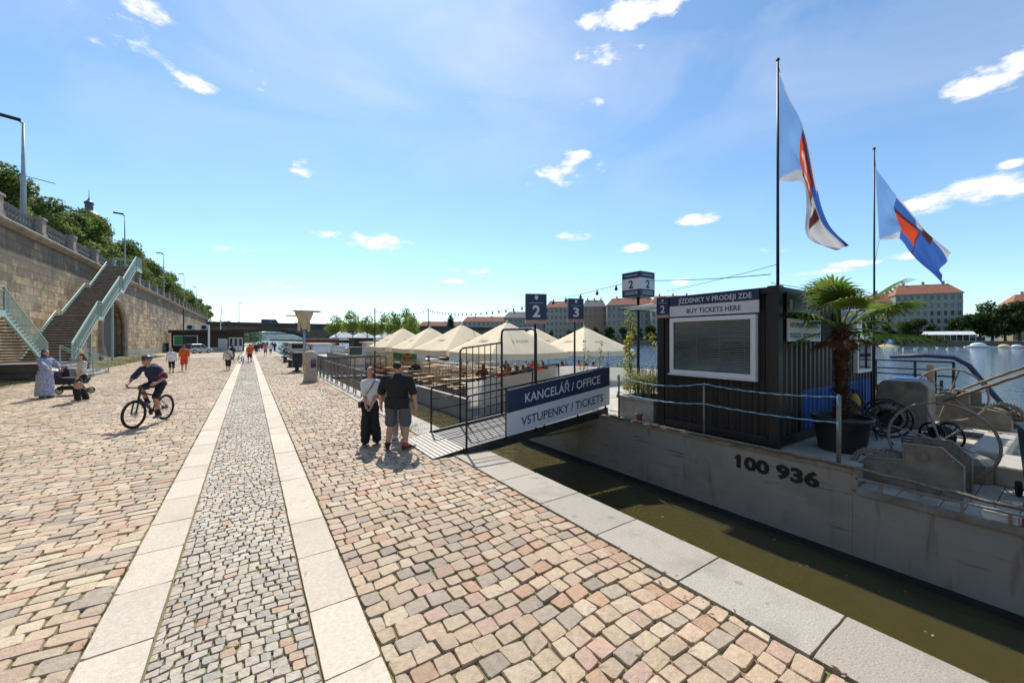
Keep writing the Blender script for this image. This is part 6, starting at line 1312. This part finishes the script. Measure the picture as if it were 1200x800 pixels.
t = thing('brown_cabin', 'red brown boarded cabin on a floating platform behind the slim trees', 'cabin', (11, 74, -.2)); MB().bx(-3,2.2,0,4,0,2.5).build('wall', mat('brown_boards', (.24,.075,.035), .8, 0, .25, 4), t); MB().bx(-3.2,2.4,-.3,4.2,2.502,2.62).build('roof', MAT['galv'], t); MB().bx(-4,8,-1.5,6,-.9,-.01).build('platform', MAT['hull'], t); MB().bx(.5,1.4,-.04,-.003,0,2).build('door', MAT['wood_dark'], t)
for i, (x, y) in enumerate(((14.5,78),(19,82),(24,84))):
    t = copy_tree(para); t.location = (x,y,.6); t['label'] = 'white parasol far off on the floating platform behind the slim trees'; t['group'] = 'white parasols by the bridge'
    for c in t.children:
        if c.name.split('.')[0] in ('canopy','valance','cap'): c.data = c.data.copy(); c.data.materials[0] = mat('white_canvas', (.80,.80,.78), .8, trans=.2)
        if c.name.split('.')[0] == 'print': bpy.data.objects.remove(c)
t = thing('floating_terrace', 'low dark floating terrace under the white parasols', 'pontoon', (19, 81, WZ)); MB().bx(-7,8,-5,6,-.8,.8).build('hull', MAT['hull_dark'], t); MB().bx(-7,8,-5,6,.802,1.5).build('deck', MAT['wood'], t)

# ------------------------------------------------------------------ quay furniture
rl = thing('quay_railing', 'low rusty metal railing with rounded hoops along the quay edge', 'railing', (3.62, 0, 0))
mb = MB(); y = 15.8
while y < 30: mb.tube([(0,y,0),(0,y,.92),(0,y+.06,1.0),(0,y+.9,1.0),(0,y+.96,.92),(0,y+.96,0)], .028, 6).tube([(0,y,.5),(0,y+.96,.5)], .02, 5); [mb.tube([(0,y+.24*k,.5),(0,y+.24*k,1.0)], .012, 4) for k in (1,2,3)]; y += 1.35
mb.build('hoops', mat('rusty_rail', (.22,.19,.16), .7, .2, .3, 6, dirt=(.20,.09,.04), dscale=5), rl)
rl2 = copy_tree(rl); rl2.location = (3.62, 17.5, 0); rl2['label'] = 'further stretch of rusty hooped railing along the quay near the bins'
g2 = thing('gangway', 'narrow dark gangway with a sloping handrail down to the restaurant pontoon', 'gangway', (0,0,0)); MB().prism([(3.5,0),(7.3,-.1),(7.3,-.22),(3.5,-.12)], 'Y', 25.2, 26.6).build('walkway', MAT['dark_metal'], g2); mb = MB()
for yy in (25.25,26.55):
    mb.tube([(3.5,yy,1.05),(7.3,yy,1.15)], .035, 6).tube([(3.5,yy,.55),(7.3,yy,.55)], .02, 6); [mb.tube([(3.5+.95*i,yy,-.1),(3.5+.95*i,yy,1.08)], .022, 6) for i in range(5)]
mb.build('railing', MAT['black'], g2)
t = thing('stone_pillar', 'stout pale stone pillar with a rounded top and a small dark poster', 'pillar', (2.67, 22.8, 0)); MB().lathe([(.40,0),(.36,.08),(.33,.2),(.32,1.25),(.33,1.4),(.28,1.54),(.16,1.62),(.02,1.65)], n=20).build('shaft', mat('pillar_stone', (.46,.38,.28), .9, 0, .25, 5, .4, 20, dirt=(.30,.25,.19)), t, True)
pz_ = MB().bx(-.13,.13,-.005,.005,0,.42).build('poster', MAT['navy'], t); pz_.location = (.10,-.33,.75); pz_.rotation_euler = (0,0,R(17)); q = MB().bx(-.1,.1,-.008,-.006,.22,.38).bx(-.1,.1,-.008,-.006,.04,.08).build('poster_print', mat('poster_plum', (.22,.09,.12), .6), t); q.location = pz_.location; q.rotation_euler = pz_.rotation_euler
ls = thing('lamp_sculpture', 'grey post topped by a beige wooden funnel shaped lantern with a flat lid', 'lamp', (3.35, 32.2, 0)); MB().tube([(0,0,0),(0,0,3.1)], [.09,.075], 10).build('post', MAT['galv'], ls, True); lt_ = mat('lantern_beige', (.55,.45,.31), .7, 0, .15, 3)
MB().lathe([(.16,2.95),(.26,3.3),(.30,3.45),(.55,3.95),(.62,4.25)], n=10).bx(-.42,-.26,-.1,.1,2.85,3.6).bx(.22,.38,-.1,.1,2.8,3.6).build('lantern', lt_, ls); MB().bx(-.7,1.05,-.5,.5,4.252,4.33).bx(-1.15,-.3,-.25,.25,3.9,3.97).build('lid', lt_, ls)
t = thing('litter_bin', 'black upright litter bin on the quay left of the stone pillar', 'bin', (2.75, 30.7, 0)); MB().bx(-.28,.28,-.28,.28,.28,1.18).build('body', MAT['black'], t, bevel=.03); MB().bx(-.31,.31,-.31,.31,1.182,1.27).build('lid', MAT['dark_metal'], t, bevel=.02); MB().lathe([(.3,0),(.3,.06),(.12,.1),(.12,.28)], n=14).build('foot', MAT['black'], t)
for i, (x, y) in enumerate(((2.75,35.8),(2.9,43.5))):
    t = thing('mooring_bollard', ['squat black mooring bollard left of the litter bin','squat black mooring bollard further along the quay'][i], 'bollard', (x,y,0), 0, 'mooring bollards on the quay'); t.scale = (.8,.8,.85); MB().lathe([(.32,0),(.30,.06),(.2,.1),(.2,.5),(.22,.52)], n=16).build('shaft', MAT['black'], t, True); MB().lathe([(.22,.521),(.42,.58),(.44,.66),(.38,.72),(.05,.75)], n=16).build('head', MAT['black'], t, True)
# ------------------------------------------------------------------ far bank: houses, trees, terrace, boats
tr_ = MAT['terracotta']
def facing(px, depth): p = at(px, depth); return (p.x, p.y, 1.5), -YAW-math.atan((px-600)/F_PX)*.55
for px, dep, wd, hh, fl, bays, wm, rm, lab in ((618,330,40,19,4,10,gr,slate,'long grey apartment block across the river behind the number 2 sign'),(662,320,32,27,5,9,cr_,tr_,'pale apartment house with a tiled roof across the river left of the number 3 sign'),(697,300,17,26,5,5,pk,slate,'salmon coloured apartment house across the river right of the number 3 sign'),(741,285,36,26,5,11,gr,tr_,'wide grey apartment block with a tiled roof across the river left of the container'),(790,270,30,26,5,9,cr_,tr_,'pale apartment house across the river hidden mostly by the container'),(1046,222,17,22,5,6,cr_,tr_,'pale house with a tiled roof across the river just right of the palm'),(1088,212,27,25.5,6,10,plas('greenish',(.47,.50,.45)),tr_,'big pale green corner house with an orange roof across the river'),(1235,215,30,21,5,9,oc,tr_,'house with an orange roof at the right edge across the river'),(575,420,60,20,4,12,cr_,tr_,'long low house with red roofs across the river above the parasols'),(520,470,60,17,4,12,gr,tr_,'distant grey house with red roofs beyond the bridge')):
    (loc, rz) = facing(px, dep); house(lab, loc, rz, wd, 14, hh, fl, bays, wm, rm, 6, group='houses across the river', chim=3)
# corner turret of the big pale house
(loc, rz) = facing(1088, 212)
FT = [tree_parts(13, 6.2, 1.5, 80+i, 3000, .95, [(.045,.075,.022),(.06,.095,.03),(.08,.115,.035),(.035,.06,.02)], .4, 16, 1.1) for i in range(3)]
rg = random.Random(12); spots = [(700,255,.75),(714,252,.8),(730,248,.75),(747,245,.8),(762,240,.85),(780,236,.85),(1042,200,.72),(1058,197,.85),(1075,194,.95),(1092,192,.7),(1133,185,1.1),(1148,182,1.15),(1163,180,1.45),(1178,177,1.35),(1195,174,1.5),(1212,171,1.4),(1232,168,1.4),(1120,188,.9),(1255,164,1.3),(1285,160,1.3),(1335,156,1.4),(1380,151,1.2),(1430,146,1.35),(1490,140,1.1),(1570,132,1.3),(1660,124,1.2),(668,268,.6),(645,272,.6)]
for i, (px, dep, s) in enumerate(spots):
    p = at(px, dep+4); lab = 'dark leafy tree on the far river bank at the right below the clouds' if px > 1110 else 'round dark tree on the far bank before the big pale corner house' if px > 1000 else 'low tree on the far bank below the apartment blocks'
    put_tree(FT[i%3], lab, (p.x, p.y, 1.4), s*.92, rg.uniform(0,6), 'far bank trees at the right' if px > 1110 else 'far bank trees before the corner house' if px > 1000 else 'far bank trees below the apartment blocks')
wood_mass('bank_bushes', 'low bushes along the foot of the far bank', [V((*at(px, d)[:2], 1.6)) for px, d in [(630+i*6, 268-(i*6)*.19) for i in range(28)]]+[V((*at(1030+i*9, 189-i*1.0)[:2], 2.2)) for i in range(9)], 9000, .8, 9, (3.2,3.2,2.4), [(.05,.075,.022),(.07,.095,.03),(.10,.11,.04)])
wt = leaf_mesh('crown', [(0,0,9,3.2,3.2,9),(0,0,15,2,2,6)], 2500, .9, FARG, 3); p = at(528, 300); t = thing('poplar', 'tall dark poplar standing above the bridge between the light poles', 'tree', (p.x, p.y, 1.5)); o = bpy.data.objects.new('crown', wt); COL.objects.link(o); o.parent = t; MB().tube([(0,0,-2),(0,0,12)], [.5,.2], 7).build('trunk', MAT['bark'], t)
p = at(1120, 184); t = thing('river_terrace', 'restaurant terrace with a white awning on the far bank below the corner house', 'terrace', (p.x, p.y, 0), -YAW-R(28)); MB().bx(-11,11,0,6,-1.2,1.7).build('quay', MAT['concrete'], t); MB().bx(-10,10,1,5,1.702,3.6).build('wall', MAT['wood_dark'], t); MB().prism([(.2,4.6),(5.5,4.9),(3,6.2)], 'X', -10, 7).build('awning', MAT['white'], t)
mb = MB(); [mb.tube([(-10+2.1*i,.5,1.7),(-10+2.1*i,.5,4.6)], .08, 6) for i in range(9)]; mb.build('pillars', MAT['white'], t)
def pedalo(label, px, dep, m, s):
    p = at(px, dep); t = thing('pleasure_boat', label, 'boat', (p.x, p.y, WZ), -YAW+R(70), 'small boats at the far landing'); t.scale = (s,s,s)
    MB().lathe([(.9,-.2),(1.25,.15),(1.3,.4),(1.1,.45)], n=18, sy=2.1).build('hull', m, t, True); MB().sph((0,.1,.45),(1.05,2.0,1.0),16,8).build('canopy', m, t, True)
for i, (px, m) in enumerate(((1147,'white'),(1177,'cream'),(1192,'white'),(1206,'orange'))): pedalo(['large covered white boat at the far landing stage','cream covered boat at the far landing stage','white covered boat at the right edge far landing','orange covered boat at the far landing stage'][i], px, 163-i*2, MAT[m], (1.35,.9,.85,.8)[i])
a, c = at(1130,166), at(1230,156); o = MB().bar((a.x,a.y,WZ+.1),(c.x,c.y,WZ+.1),1.2,.5).build('landing_stage', MAT['white'], None); tag(o, 'low white landing stage where the small boats lie across the river', 'jetty')
for i in range(9):
    p = at(1025+i*12+rg.uniform(-3,3), rg.uniform(118,150)); t = thing('swan', 'white swan floating far out on the river', 'swan', (p.x,p.y,WZ), rg.uniform(0,6), 'swans on the river'); MB().sph((0,0,.1),(.24,.5,.2),10,6).tube([(0,.4,.15),(0,.58,.4),(0,.52,.75),(0,.68,.78),(0,.8,.72)], [.1,.06,.05,.06,.02], 6).build('body', MAT['white'], t, True)
o = thing('bank_tent', 'small blue tent on the sandy spit of the far bank', 'tent', at(1043, 178, 0)); MB().prism([(-1.5,.6),(1.5,.6),(0,2.4)], 'Y', -1.6, 1.6).build('canvas', MAT['blue'], o)
p = at(1040,178); MB().grid(lambda u,v: (p.x-9+18*u, p.y-4+8*v, WZ-.3+1.6*math.sin(u*math.pi)*math.sin(v*math.pi)), 12, 8).build('sand_spit', mat('sand_spit', (.36,.32,.18), .9, 0, .3, .6), smooth=True, kind='structure')
# ------------------------------------------------------------------ bicycle
def bicycle(label, loc, rz, steer=0.0, frame=None, detail=True):
    """local +Y is forward, wheels on z = 0"""
    t = thing('bicycle', label, 'bicycle', loc, rz); FR = frame or MAT['black']; Rw = .345
    def wheel(y, ang):
        w_ = MB().ring((0,0,0), Rw-.02, .025, 'X', 40, 8).build('wheel', MAT['rubber'], t, True); w_.location = (0,y,Rw+.004); w_.rotation_euler = (0,0,ang)
        MB().ring((0,0,0), Rw-.055, .012, 'X', 36, 6).build('rim', MAT['dark_metal'], w_, True); mb = MB().disc((0,0,0),.028,.09,'X',12)
        for i in range(28): a = i*2*math.pi/28; mb.tube([((-1)**i*.03,.02*math.cos(a),.02*math.sin(a)),(0,(Rw-.06)*math.cos(a+.2),(Rw-.06)*math.sin(a+.2))], .0013, 3)
        mb.disc((-.035,0,0),.08,.003,'X',20).build('spokes', MAT['steel'], w_)
    wheel(-.53, 0); wheel(.56, steer)
    bb, st_, hd1, hd0, ax = V((0,-.07,.31)), V((0,-.24,.78)), V((0,.36,.86)), V((0,.41,.72)), V((0,-.53,Rw))
    mb = MB(); mb.tube([bb, hd0], .026, 8).tube([V((0,-.21,.70)), hd1], .022, 8).tube([bb, st_], .018, 8)
    for s in (-1,1): mb.tube([bb+V((s*.03,0,0)), ax+V((s*.065,0,0))], .012, 6).tube([V((s*.012,-.21,.69)), ax+V((s*.065,0,0))], .010, 6)
    mb.tube([hd0-V((0,-.01,.03)), hd1+V((0,0,.02))], .026, 8); mb.build('frame', FR, t, True)
    Mz = Matrix.Translation(V((0,.385,0))) @ Matrix.Rotation(steer, 4, 'Z') @ Matrix.Translation(V((0,-.385,0)))
    X = lambda p: Mz @ V(p)
    mb = MB()
    for s in (-1,1): mb.tube([X((s*.055,.56,Rw)), X((s*.055,.47,.66))], .018, 7)
    mb.tube([X((-.07,.465,.67)), X((.07,.465,.67))], .022, 7).tube([X((0,.42,.70)), X((0,.35,.96))], .018, 7); mb.build('fork', FR, t, True)
    mb = MB().tube([X((0,.35,.96)), X((0,.42,.985))], .018, 7).tube([X((-.33,.35,1.0)), X((-.15,.41,.985)), X((.15,.41,.985)), X((.33,.35,1.0))], .015, 8)
    for s in (-1,1): mb.tube([X((s*.21,.40,.99)), X((s*.34,.345,1.0))], .019, 8).tube([X((s*.2,.42,.97)), X((s*.3,.46,.95))], .006, 5)
    mb.build('handlebar', MAT['black'], t, True); MB().tube([V((0,-.23,.76)), V((0,-.265,.92))], .014, 7).build('seat_post', MAT['dark_metal'], t); MB().sph((0,-.30,.95),(.075,.10,.03),12,8).sph((0,-.16,.95),(.03,.13,.025),12,8).build('saddle', MAT['black'], t, True)
    mb = MB().disc(bb+V((.045,0,0)),.085,.006,'X',24).tube([bb+V((.05,0,0)), bb+V((.06,.02,.165))], .012, 6).tube([bb-V((.05,0,0)), bb+V((-.06,-.02,-.165))], .012, 6); mb.build('crank', MAT['dark_metal'], t)
    for s, p in ((-1, V((-.11,-.09,.145))), (1, V((.11,-.05,.475)))): MB().box(p, (.09,.09,.02)).build('pedal', MAT['black'], t)
    mb = MB().tube([bb+V((.045,0,.085)), ax+V((.05,0,.045))], .004, 4).tube([bb+V((.045,0,-.085)), ax+V((.05,0,-.06))], .004, 4).disc(ax+V((.05,0,0)),.05,.02,'X',16); mb.build('chain', MAT['dark_metal'], t)
    if detail: MB().tube([(0,.13,.50),(0,.20,.58)], .036, 10).tube([(0,.20,.58),(0,.225,.61)], .018, 8).build('bottle', mat('bottle_purple', (.10,.07,.30), .4), t, True)
    return t
bike_loc, bike_rz = (-2.12, 13.65, .012), R(156)
bicycle('black mountain bike with a purple bottle ridden by the cyclist in navy', bike_loc, bike_rz, R(-6))
sneak = mat('shoe_black', (.02,.02,.022), .6); mat('sole_shoe_black', (.5,.5,.5), .6); wsh = mat('shoe_white', (.7,.7,.68), .6); gsh = mat('shoe_grey', (.12,.12,.12), .6); mat('sole_shoe_red', (.62,.12,.05), .6); rsh = mat('shoe_red', (.03,.02,.025), .6)
navy = cloth('navy', (.02,.03,.075)); blk = MATS['cloth_black']; dgrey = cloth('dark_grey', (.035,.036,.04)); whitec = MATS['cloth_white']; beige = cloth('beige', (.60,.55,.46)); slateb = cloth('slate_shorts', (.09,.10,.13)); orangec = cloth('orange', (.62,.10,.02)); redc = cloth('red_orange', (.55,.06,.02)); pinkc = cloth('pink', (.62,.25,.22)); bluec = cloth('blue', (.06,.12,.30)); plum = cloth('plum', (.10,.06,.11)); brownc = cloth('brown', (.16,.09,.06))
P = person('cyclist in a navy jersey and black shorts riding a mountain bike on the setts', bike_loc, bike_rz, 1.80, 1.06, .012, SKIN2,
 pelvis=(0,-.25,1.02), chest=(0,-.07,1.30), neck=(0,.07,1.47), head=(0,.15,1.60), feet=((-.115,-.10,.235),(.115,-.06,.57)), hands=((-.30,.29,1.055),(.30,.29,1.055)), khint=(0,1,.25), ehint=((-.7,-.4,-.5),(.7,-.4,-.5)),
 top=(navy,.45,.014), bottom=(blk,'shorts',.006), shoes=sneak, hair=('short', HAIRS['grey']), footdir=((0,1,-.12),(0,1,.0)), handdir=((.1,.75,-.25),(-.1,.75,-.25)), curl=.8, hyaw=R(-18))
hd, HM = P['hd'], P['HM']; mb = MB(); mb.sph(hd+HM@V((0,-.02,.075)), (.095,.125,.075), 18, 12, HM); o = fuse(mb, 'helmet', .012, mat('helmet_dark', (.03,.035,.05), .4), P['root'], 3)
mb = MB(); [mb.caps(hd+HM@V((x,-.10,.12)), hd+HM@V((x,.07,.135)), .012) for x in (-.04,0,.04)]; mb.build('helmet_vents', mat('helmet_grey', (.30,.32,.36), .5), P['root'], True)
MB().sph(hd+HM@V((0,.075,.022)), (.066,.03,.02), 12, 8, HM).build('sunglasses', MAT['glass'], P['root'], True)
i = 0; a_, b_ = P['sh'][0], P['el'][0]; 
for s_ in (0,): MB().tube([P['sh'][s_].lerp(P['el'][s_], .52), P['sh'][s_].lerp(P['el'][s_], .72)], .078, 14).build('sleeve_band', redc, P['root'], True)
for s_ in (0,1): MB().tube([P['an'][s_]+V((0,0,-.01)), P['an'][s_].lerp(P['kn'][s_], .3)], [.047,.052], 12).build('sock', blk, P['root'], True)
# pair on the quay
M_ = person('stout man in a black T-shirt and slate shorts seen from behind', (2.45, 7.72, .012), R(-36), 1.77, 1.42, .011, SKIN, feet=((-.19,0,.08),(.17,-.02,.08)), hands=((-.36,.10,.86),(.37,.05,.82)), ehint=((-1,-.25,0),(1,-.25,0)), neck=(0,.01,1.47), head=(0,.05,1.605), belly=.05,
 top=(blk,.45,.02,.11), bottom=(slateb,'shorts',.035), shoes=rsh, hair=('short', HAIRS['dark']), footdir=((-.35,1,0),(.4,1,0)), sw=.20, hyaw=R(-15))
for s_ in (0,1): MB().tube([M_['an'][s_]+V((0,0,-.01)), M_['an'][s_].lerp(M_['kn'][s_], .12)], [.062,.06], 12).build('sock', redc if s_ else blk, M_['root'], True)
W_ = person('young woman in a white T-shirt and wide black trousers on the quay', (2.12, 8.46, .012), R(160), 1.64, .9, .011, SKIN, feet=((-.14,.0,.08),(.10,.05,.08)), hands=((-.05,.19,.88),(.07,.20,.87)), ehint=((-1,-.5,-.2),(1,-.5,-.2)), handdir=((.35,.3,-.8),(-.35,.3,-.8)),
 top=(whitec,.44,.012), bottom=(blk,'trousers',.05), shoes=sneak, hair=('long', HAIRS['brown']), hyaw=R(-12), sw=.155)
mb = MB(); k = W_['k']; mb.tube([V((-.11,.07,1.43))*k, V((0,.135,1.24))*k, V((.19,.09,.95))*k], .008, 6).tube([V((-.11,.0,1.44))*k, V((0,-.13,1.24))*k, V((.19,-.03,.95))*k], .008, 6); b_ = thing('shoulder_bag', 'small black shoulder bag worn by the woman in the white T-shirt', 'bag', (2.12,8.46,.012), R(160)); mb.build('strap', MAT['black'], b_); MB().box((.20,.0,.84), (.07,.20,.14)).build('bag', MAT['black'], b_, bevel=.02)
stripe = bpy.data.materials.new('striped_cloth'); stripe.use_nodes = True; nt = stripe.node_tree; N = nt.nodes; L = nt.links; t_ = N.new('ShaderNodeTexCoord'); wv = N.new('ShaderNodeTexWave'); wv.bands_direction = 'DIAGONAL'; wv.inputs['Scale'].default_value = 16; L.new(t_.outputs['Object'], wv.inputs['Vector']); cr = N.new('ShaderNodeValToRGB'); cr.color_ramp.interpolation = 'CONSTANT'; cr.color_ramp.elements[0].color = (.02,.02,.02,1); cr.color_ramp.elements[1].position = .45; cr.color_ramp.elements[1].color = (.7,.66,.58,1); L.new(wv.outputs['Fac'], cr.inputs[0]); L.new(cr.outputs[0], N['Principled BSDF'].inputs['Base Color']); N['Principled BSDF'].inputs['Roughness'].default_value = .85
H_ = person('person in striped trousers and white trainers standing hidden behind the stout man', (2.80, 8.62, .012), R(150), 1.60, .88, .013, SKIN, hands=((-.24,.20,1.0),(-.02,.30,1.10)), top=(beige,.46,.012), bottom=(stripe,'trousers',.03), shoes=wsh, hair=('bun', HAIRS['brown']))
o = thing('leaflet', 'white paper leaflet held beside the stout man', 'paper', (2.98, 8.2, 1.16), R(-20)); MB().box((0,0,0), (.09,.005,.15), 0, 0, Matrix.Rotation(R(-35), 3, 'X') @ Matrix.Rotation(R(35), 3, 'Y')).build('sheet', MAT['white'], o)
# women with the pushchair
print_ = bpy.data.materials.new('patterned_cloth'); print_.use_nodes = True; nt = print_.node_tree; N = nt.nodes; L = nt.links; t_ = N.new('ShaderNodeTexCoord'); vz = N.new('ShaderNodeTexVoronoi'); vz.inputs['Scale'].default_value = 26; L.new(t_.outputs['Object'], vz.inputs['Vector']); cr = N.new('ShaderNodeValToRGB'); cr.color_ramp.elements[0].position = .25; cr.color_ramp.elements[0].color = (.10,.13,.27,1); cr.color_ramp.elements[1].position = .5; cr.color_ramp.elements[1].color = (.36,.40,.52,1); L.new(vz.outputs['Distance'], cr.inputs[0]); L.new(cr.outputs[0], N['Principled BSDF'].inputs['Base Color']); N['Principled BSDF'].inputs['Roughness'].default_value = .85
person('woman in a long blue patterned dress and dark headscarf beside the pushchair', (-6.35, 21.9, .012), R(-118), 1.82, 1.16, .014, SKIN, hands=((-.30,.20,1.02),(.30,.42,1.05)), ehint=((-1,-.6,0),(1,-.4,-.3)), top=(print_,.75,.022), bottom=(print_,'dress',.045), shoes=gsh, hair=('scarf', plum), footdir=((-.2,1,0),(.2,1,0)))
B_ = person('woman with long dark hair, beige top and black trousers before the pushchair', (-4.94, 20.1, .012), R(128), 1.72, .98, .014, SKIN, feet=((-.10,.16,.10),(.10,-.16,.09)), hands=((-.36,.26,.92),(.34,-.10,.86)), top=(beige,.5,.014), bottom=(blk,'trousers',.045), shoes=gsh, hair=('long', HAIRS['auburn']), hyaw=R(15), sw=.165)
q = thing('handbag', 'tan round handbag held by the woman with long dark hair', 'bag', (B_['root'].matrix_basis @ (B_['wr'][0]+V((0,0,-.12)))), R(128)); MB().sph((0,0,-.20),(.07,.135,.135),16,10).build('bag', mat('tan_leather', (.36,.22,.16), .6), q, True); MB().ring((0,0,-.06),.10,.008,'X',18,6).build('handle', MATS['tan_leather'], q)
q = thing('blue_packet', 'pale blue packet carried by the woman with long dark hair', 'packet', (B_['root'].matrix_basis @ (B_['wr'][1]+V((.03,-.05,-.13)))), R(40)); MB().box((0,0,0),(.10,.26,.05)).box((0,.0,.03),(.07,.2,.014)).build('packet', mat('pale_blue', (.18,.30,.52), .5), q, bevel=.01)
s = thing('pushchair', 'dark pushchair with a plum hood and a white cloth over its handle', 'pushchair', (-5.92, 22.75, .012), R(-100)); mb = MB()
for x in (-.25,.25): mb.tube([(x,.48,.12),(x,-.1,.55),(x,-.55,1.02)], .016, 7).tube([(x,-.45,.15),(x,.05,.5),(x,.3,.62)], .016, 7)
mb.tube([(-.25,-.55,1.02),(.25,-.55,1.02)], .022, 8); mb.build('frame', MAT['dark_metal'], s, True); MB().add([(-.22,-.35,.42),(.22,-.35,.42),(.22,.45,.42),(-.22,.45,.42),(-.24,-.42,.72),(.24,-.42,.72),(.24,.55,.66),(-.24,.55,.66)], [(0,3,2,1),(4,5,6,7),(0,1,5,4),(1,2,6,5),(2,3,7,6),(3,0,4,7)]).build('seat', dgrey, s, bevel=.04); MB().grid(lambda u,v: (.25*math.cos(math.pi*u), -.12-.34*math.cos(v*1.5)*math.sin(math.pi*u)**.3, .7+.36*math.sin(v*1.5)*1.0*(math.sin(math.pi*u)**.5)), 14, 8).build('hood', plum, s, True); MB().bx(-.2,.2,-.3,.35,.2,.34).build('basket', MAT['black'], s, bevel=.03)
for y in (-.45,.5):
    for x in (-.27,.27): w_ = MB().ring((x,y,.13),.105,.026,'X',22,7).build('wheel', MAT['rubber'], s, True); MB().disc((x,y,.13),.07,.02,'X',12).build('rim', MAT['steel'], w_)
MB().grid(lambda u,v: (-.28+.56*u, -.72+.5*v, 1.06-.12*v+.03*math.sin(u*9+v*6)), 10, 8).build('cloth', whitec, s, True)
# walkers along the quay
def walk(label, x, y, rz, h, g, top, bottom, hair, shoes=gsh, vox=.022, ph=1, group=None, **k): 
    return person(label, (x,y,.005), rz, h, g, vox, feet=((-.09,.16*ph,.09),(.09,-.18*ph,.10)), hands=((-.27,-.1*ph,.84),(.27,.14*ph,.84)), top=top, bottom=bottom, shoes=shoes, hair=hair, group=group, **k)
walk('walker in a white blouse and black knee shorts beside the person in orange', -4.3, 34.3, R(4), 1.64, 1.12, (whitec,.5,.02,.12), (blk,'capri',.01), ('short', HAIRS['grey']))
walk('walker in an orange shirt and red shorts heading for the dark kiosk', -3.75, 35.2, R(4), 1.80, 1.1, (orangec,.5,.025,.05), (redc,'shorts',.03), ('short', HAIRS['brown']), wsh, ph=-1)
w3 = walk('walker in a beige shirt with a black cross body bag', -1.25, 34.4, R(-6), 1.66, 1.2, (beige,.5,.02,.1), (blk,'capri',.02), ('short', HAIRS['auburn']))
q = thing('cross_body_bag', 'black cross body bag on the walker in the beige shirt', 'bag', (-1.25,34.4,.005), R(-6)); MB().box((.27,-.12,.86),(.10,.28,.20)).build('bag', MAT['black'], q, bevel=.04); MB().tube([(.25,-.14,.95),(0,-.2,1.25),(-.15,-.1,1.45),(-.13,.05,1.45)], .016, 6).build('strap', MAT['black'], q)
walk('man in an orange shirt and black shorts pushing a bicycle on the strip', .05, 44.9, R(6), 1.82, 1.05, (orangec,.5,.022,.02), (blk,'shorts',.02), ('short', HAIRS['dark'])); bicycle('grey city bicycle pushed by the man in the orange shirt', (-.62,44.6,.005), R(14), R(10), MAT['galv'], False)
walk('woman in a black top and dark skirt beside the pushed bicycle', -1.35, 46.5, R(20), 1.68, 1.0, (blk,.5,.02), (blk,'skirt',.03), ('long', HAIRS['dark']))
FAR = [(296,64,'pinkc','shorts','blk'),(300,58,'blk','shorts','brownc'),(303,70,'navy','trousers','dgrey'),(307,76,'brownc','shorts','blk'),(311,52,'pinkc','shorts','bluec'),(317,57,'whitec','shorts','dgrey'),(322,72,'navy','trousers','navy'),(298,84,'beige','trousers','dgrey'),(305,95,'whitec','trousers','navy'),(313,88,'orangec','shorts','dgrey'),(309,104,'dgrey','trousers','blk'),(319,98,'redc','trousers','bluec')]
NM = dict(pinkc='pink',blk='black',navy='navy',brownc='brown',whitec='white',beige='beige',orangec='orange',dgrey='dark grey',redc='red',bluec='blue'); rg = random.Random(21)
for i, (px, dep, tp, kind, bt) in enumerate(FAR):
    p = at(px, dep); walk('far-off stroller in a %s top and %s %s on the way to the bridge' % (NM[tp], NM[bt], kind), p.x, p.y, rg.choice((0,math.pi))+rg.uniform(-.2,.2), rg.uniform(1.62,1.84), rg.uniform(.9,1.15), (globals()[tp],.5,.02), (globals()[bt],kind,.02), (rg.choice(('short','long')), HAIRS[rg.choice(('dark','brown','grey','blond'))]), vox=.035, ph=rg.choice((1,-1)), group='strollers towards the bridge')
# guests on the pontoon
proto = []
for i, (tp, hr, st_) in enumerate(((orangec,'dark','short'),(blk,'brown','long'),(whitec,'grey','short'),(brownc,'auburn','long'),(navy,'blond','short'))):
    P = person('seated guest', (0,0,0), 0, 1.72, 1.0, .03, pelvis=(0,0,.55), chest=(0,.03,.87), neck=(0,.05,1.09), head=(0,.08,1.235), feet=((-.12,.40,.08),(.12,.42,.08)), hands=((-.18,.38,.80),(.16,.40,.80)), khint=(0,.6,1), ehint=((-1,-.4,-.4),(1,-.4,-.4)), top=(tp,.5,.02), bottom=(dgrey,'trousers',.015), shoes=gsh, hair=(st_, HAIRS[hr]), group='guests at the beer tables')
    proto.append((P['root'], ['orange','black','white','brown','navy'][i]))
seats = [(13.95,18.62,-1,0),(14.5,18.62,-1,1),(13.4,18.62,-1,4),(16.2,16.76,-1,3),(16.8,16.76,-1,0),(17.3,16.76,-1,2),(13.6,14.34,1,1),(14.35,14.34,1,3),(11.3,16.2,1,1),(15.9,20.5,-1,0),(16.7,20.5,-1,2),(11.4,22.3,-1,2),(8.7,24.2,-1,4),(14.3,22.3,-1,3),(17.4,18.62,-1,0),(10.6,16.2,1,0),(11.7,16.2,1,3),(13.2,16.2,1,1),(14.0,16.2,1,0),(14.7,16.2,1,4),(11.9,17.3,1,2),(13.5,17.3,1,0),(10.4,18.1,1,3),(12.0,18.1,1,1),(14.6,19.9,1,2),(16.0,18.1,1,3)]
used = set()
for x, y, d, k in seats:
    r0, cn = proto[k]
    iy = round((y+(.56 if d < 0 else .56)*0-14.9)/1.86)
    r = r0 if k not in used else copy_tree(r0); used.add(k); ty = min((abs(y-(14.9+1.86*j+s*.56)), 14.9+1.86*j+s*.56, s) for j in range(10) for s in (-1,1)); r.location = (x, ty[1]-.0, RD-.03); r.rotation_euler.z = math.pi if ty[2] > 0 else 0
    r['label'] = 'guest in a %s top seated at a beer table under the parasols' % cn
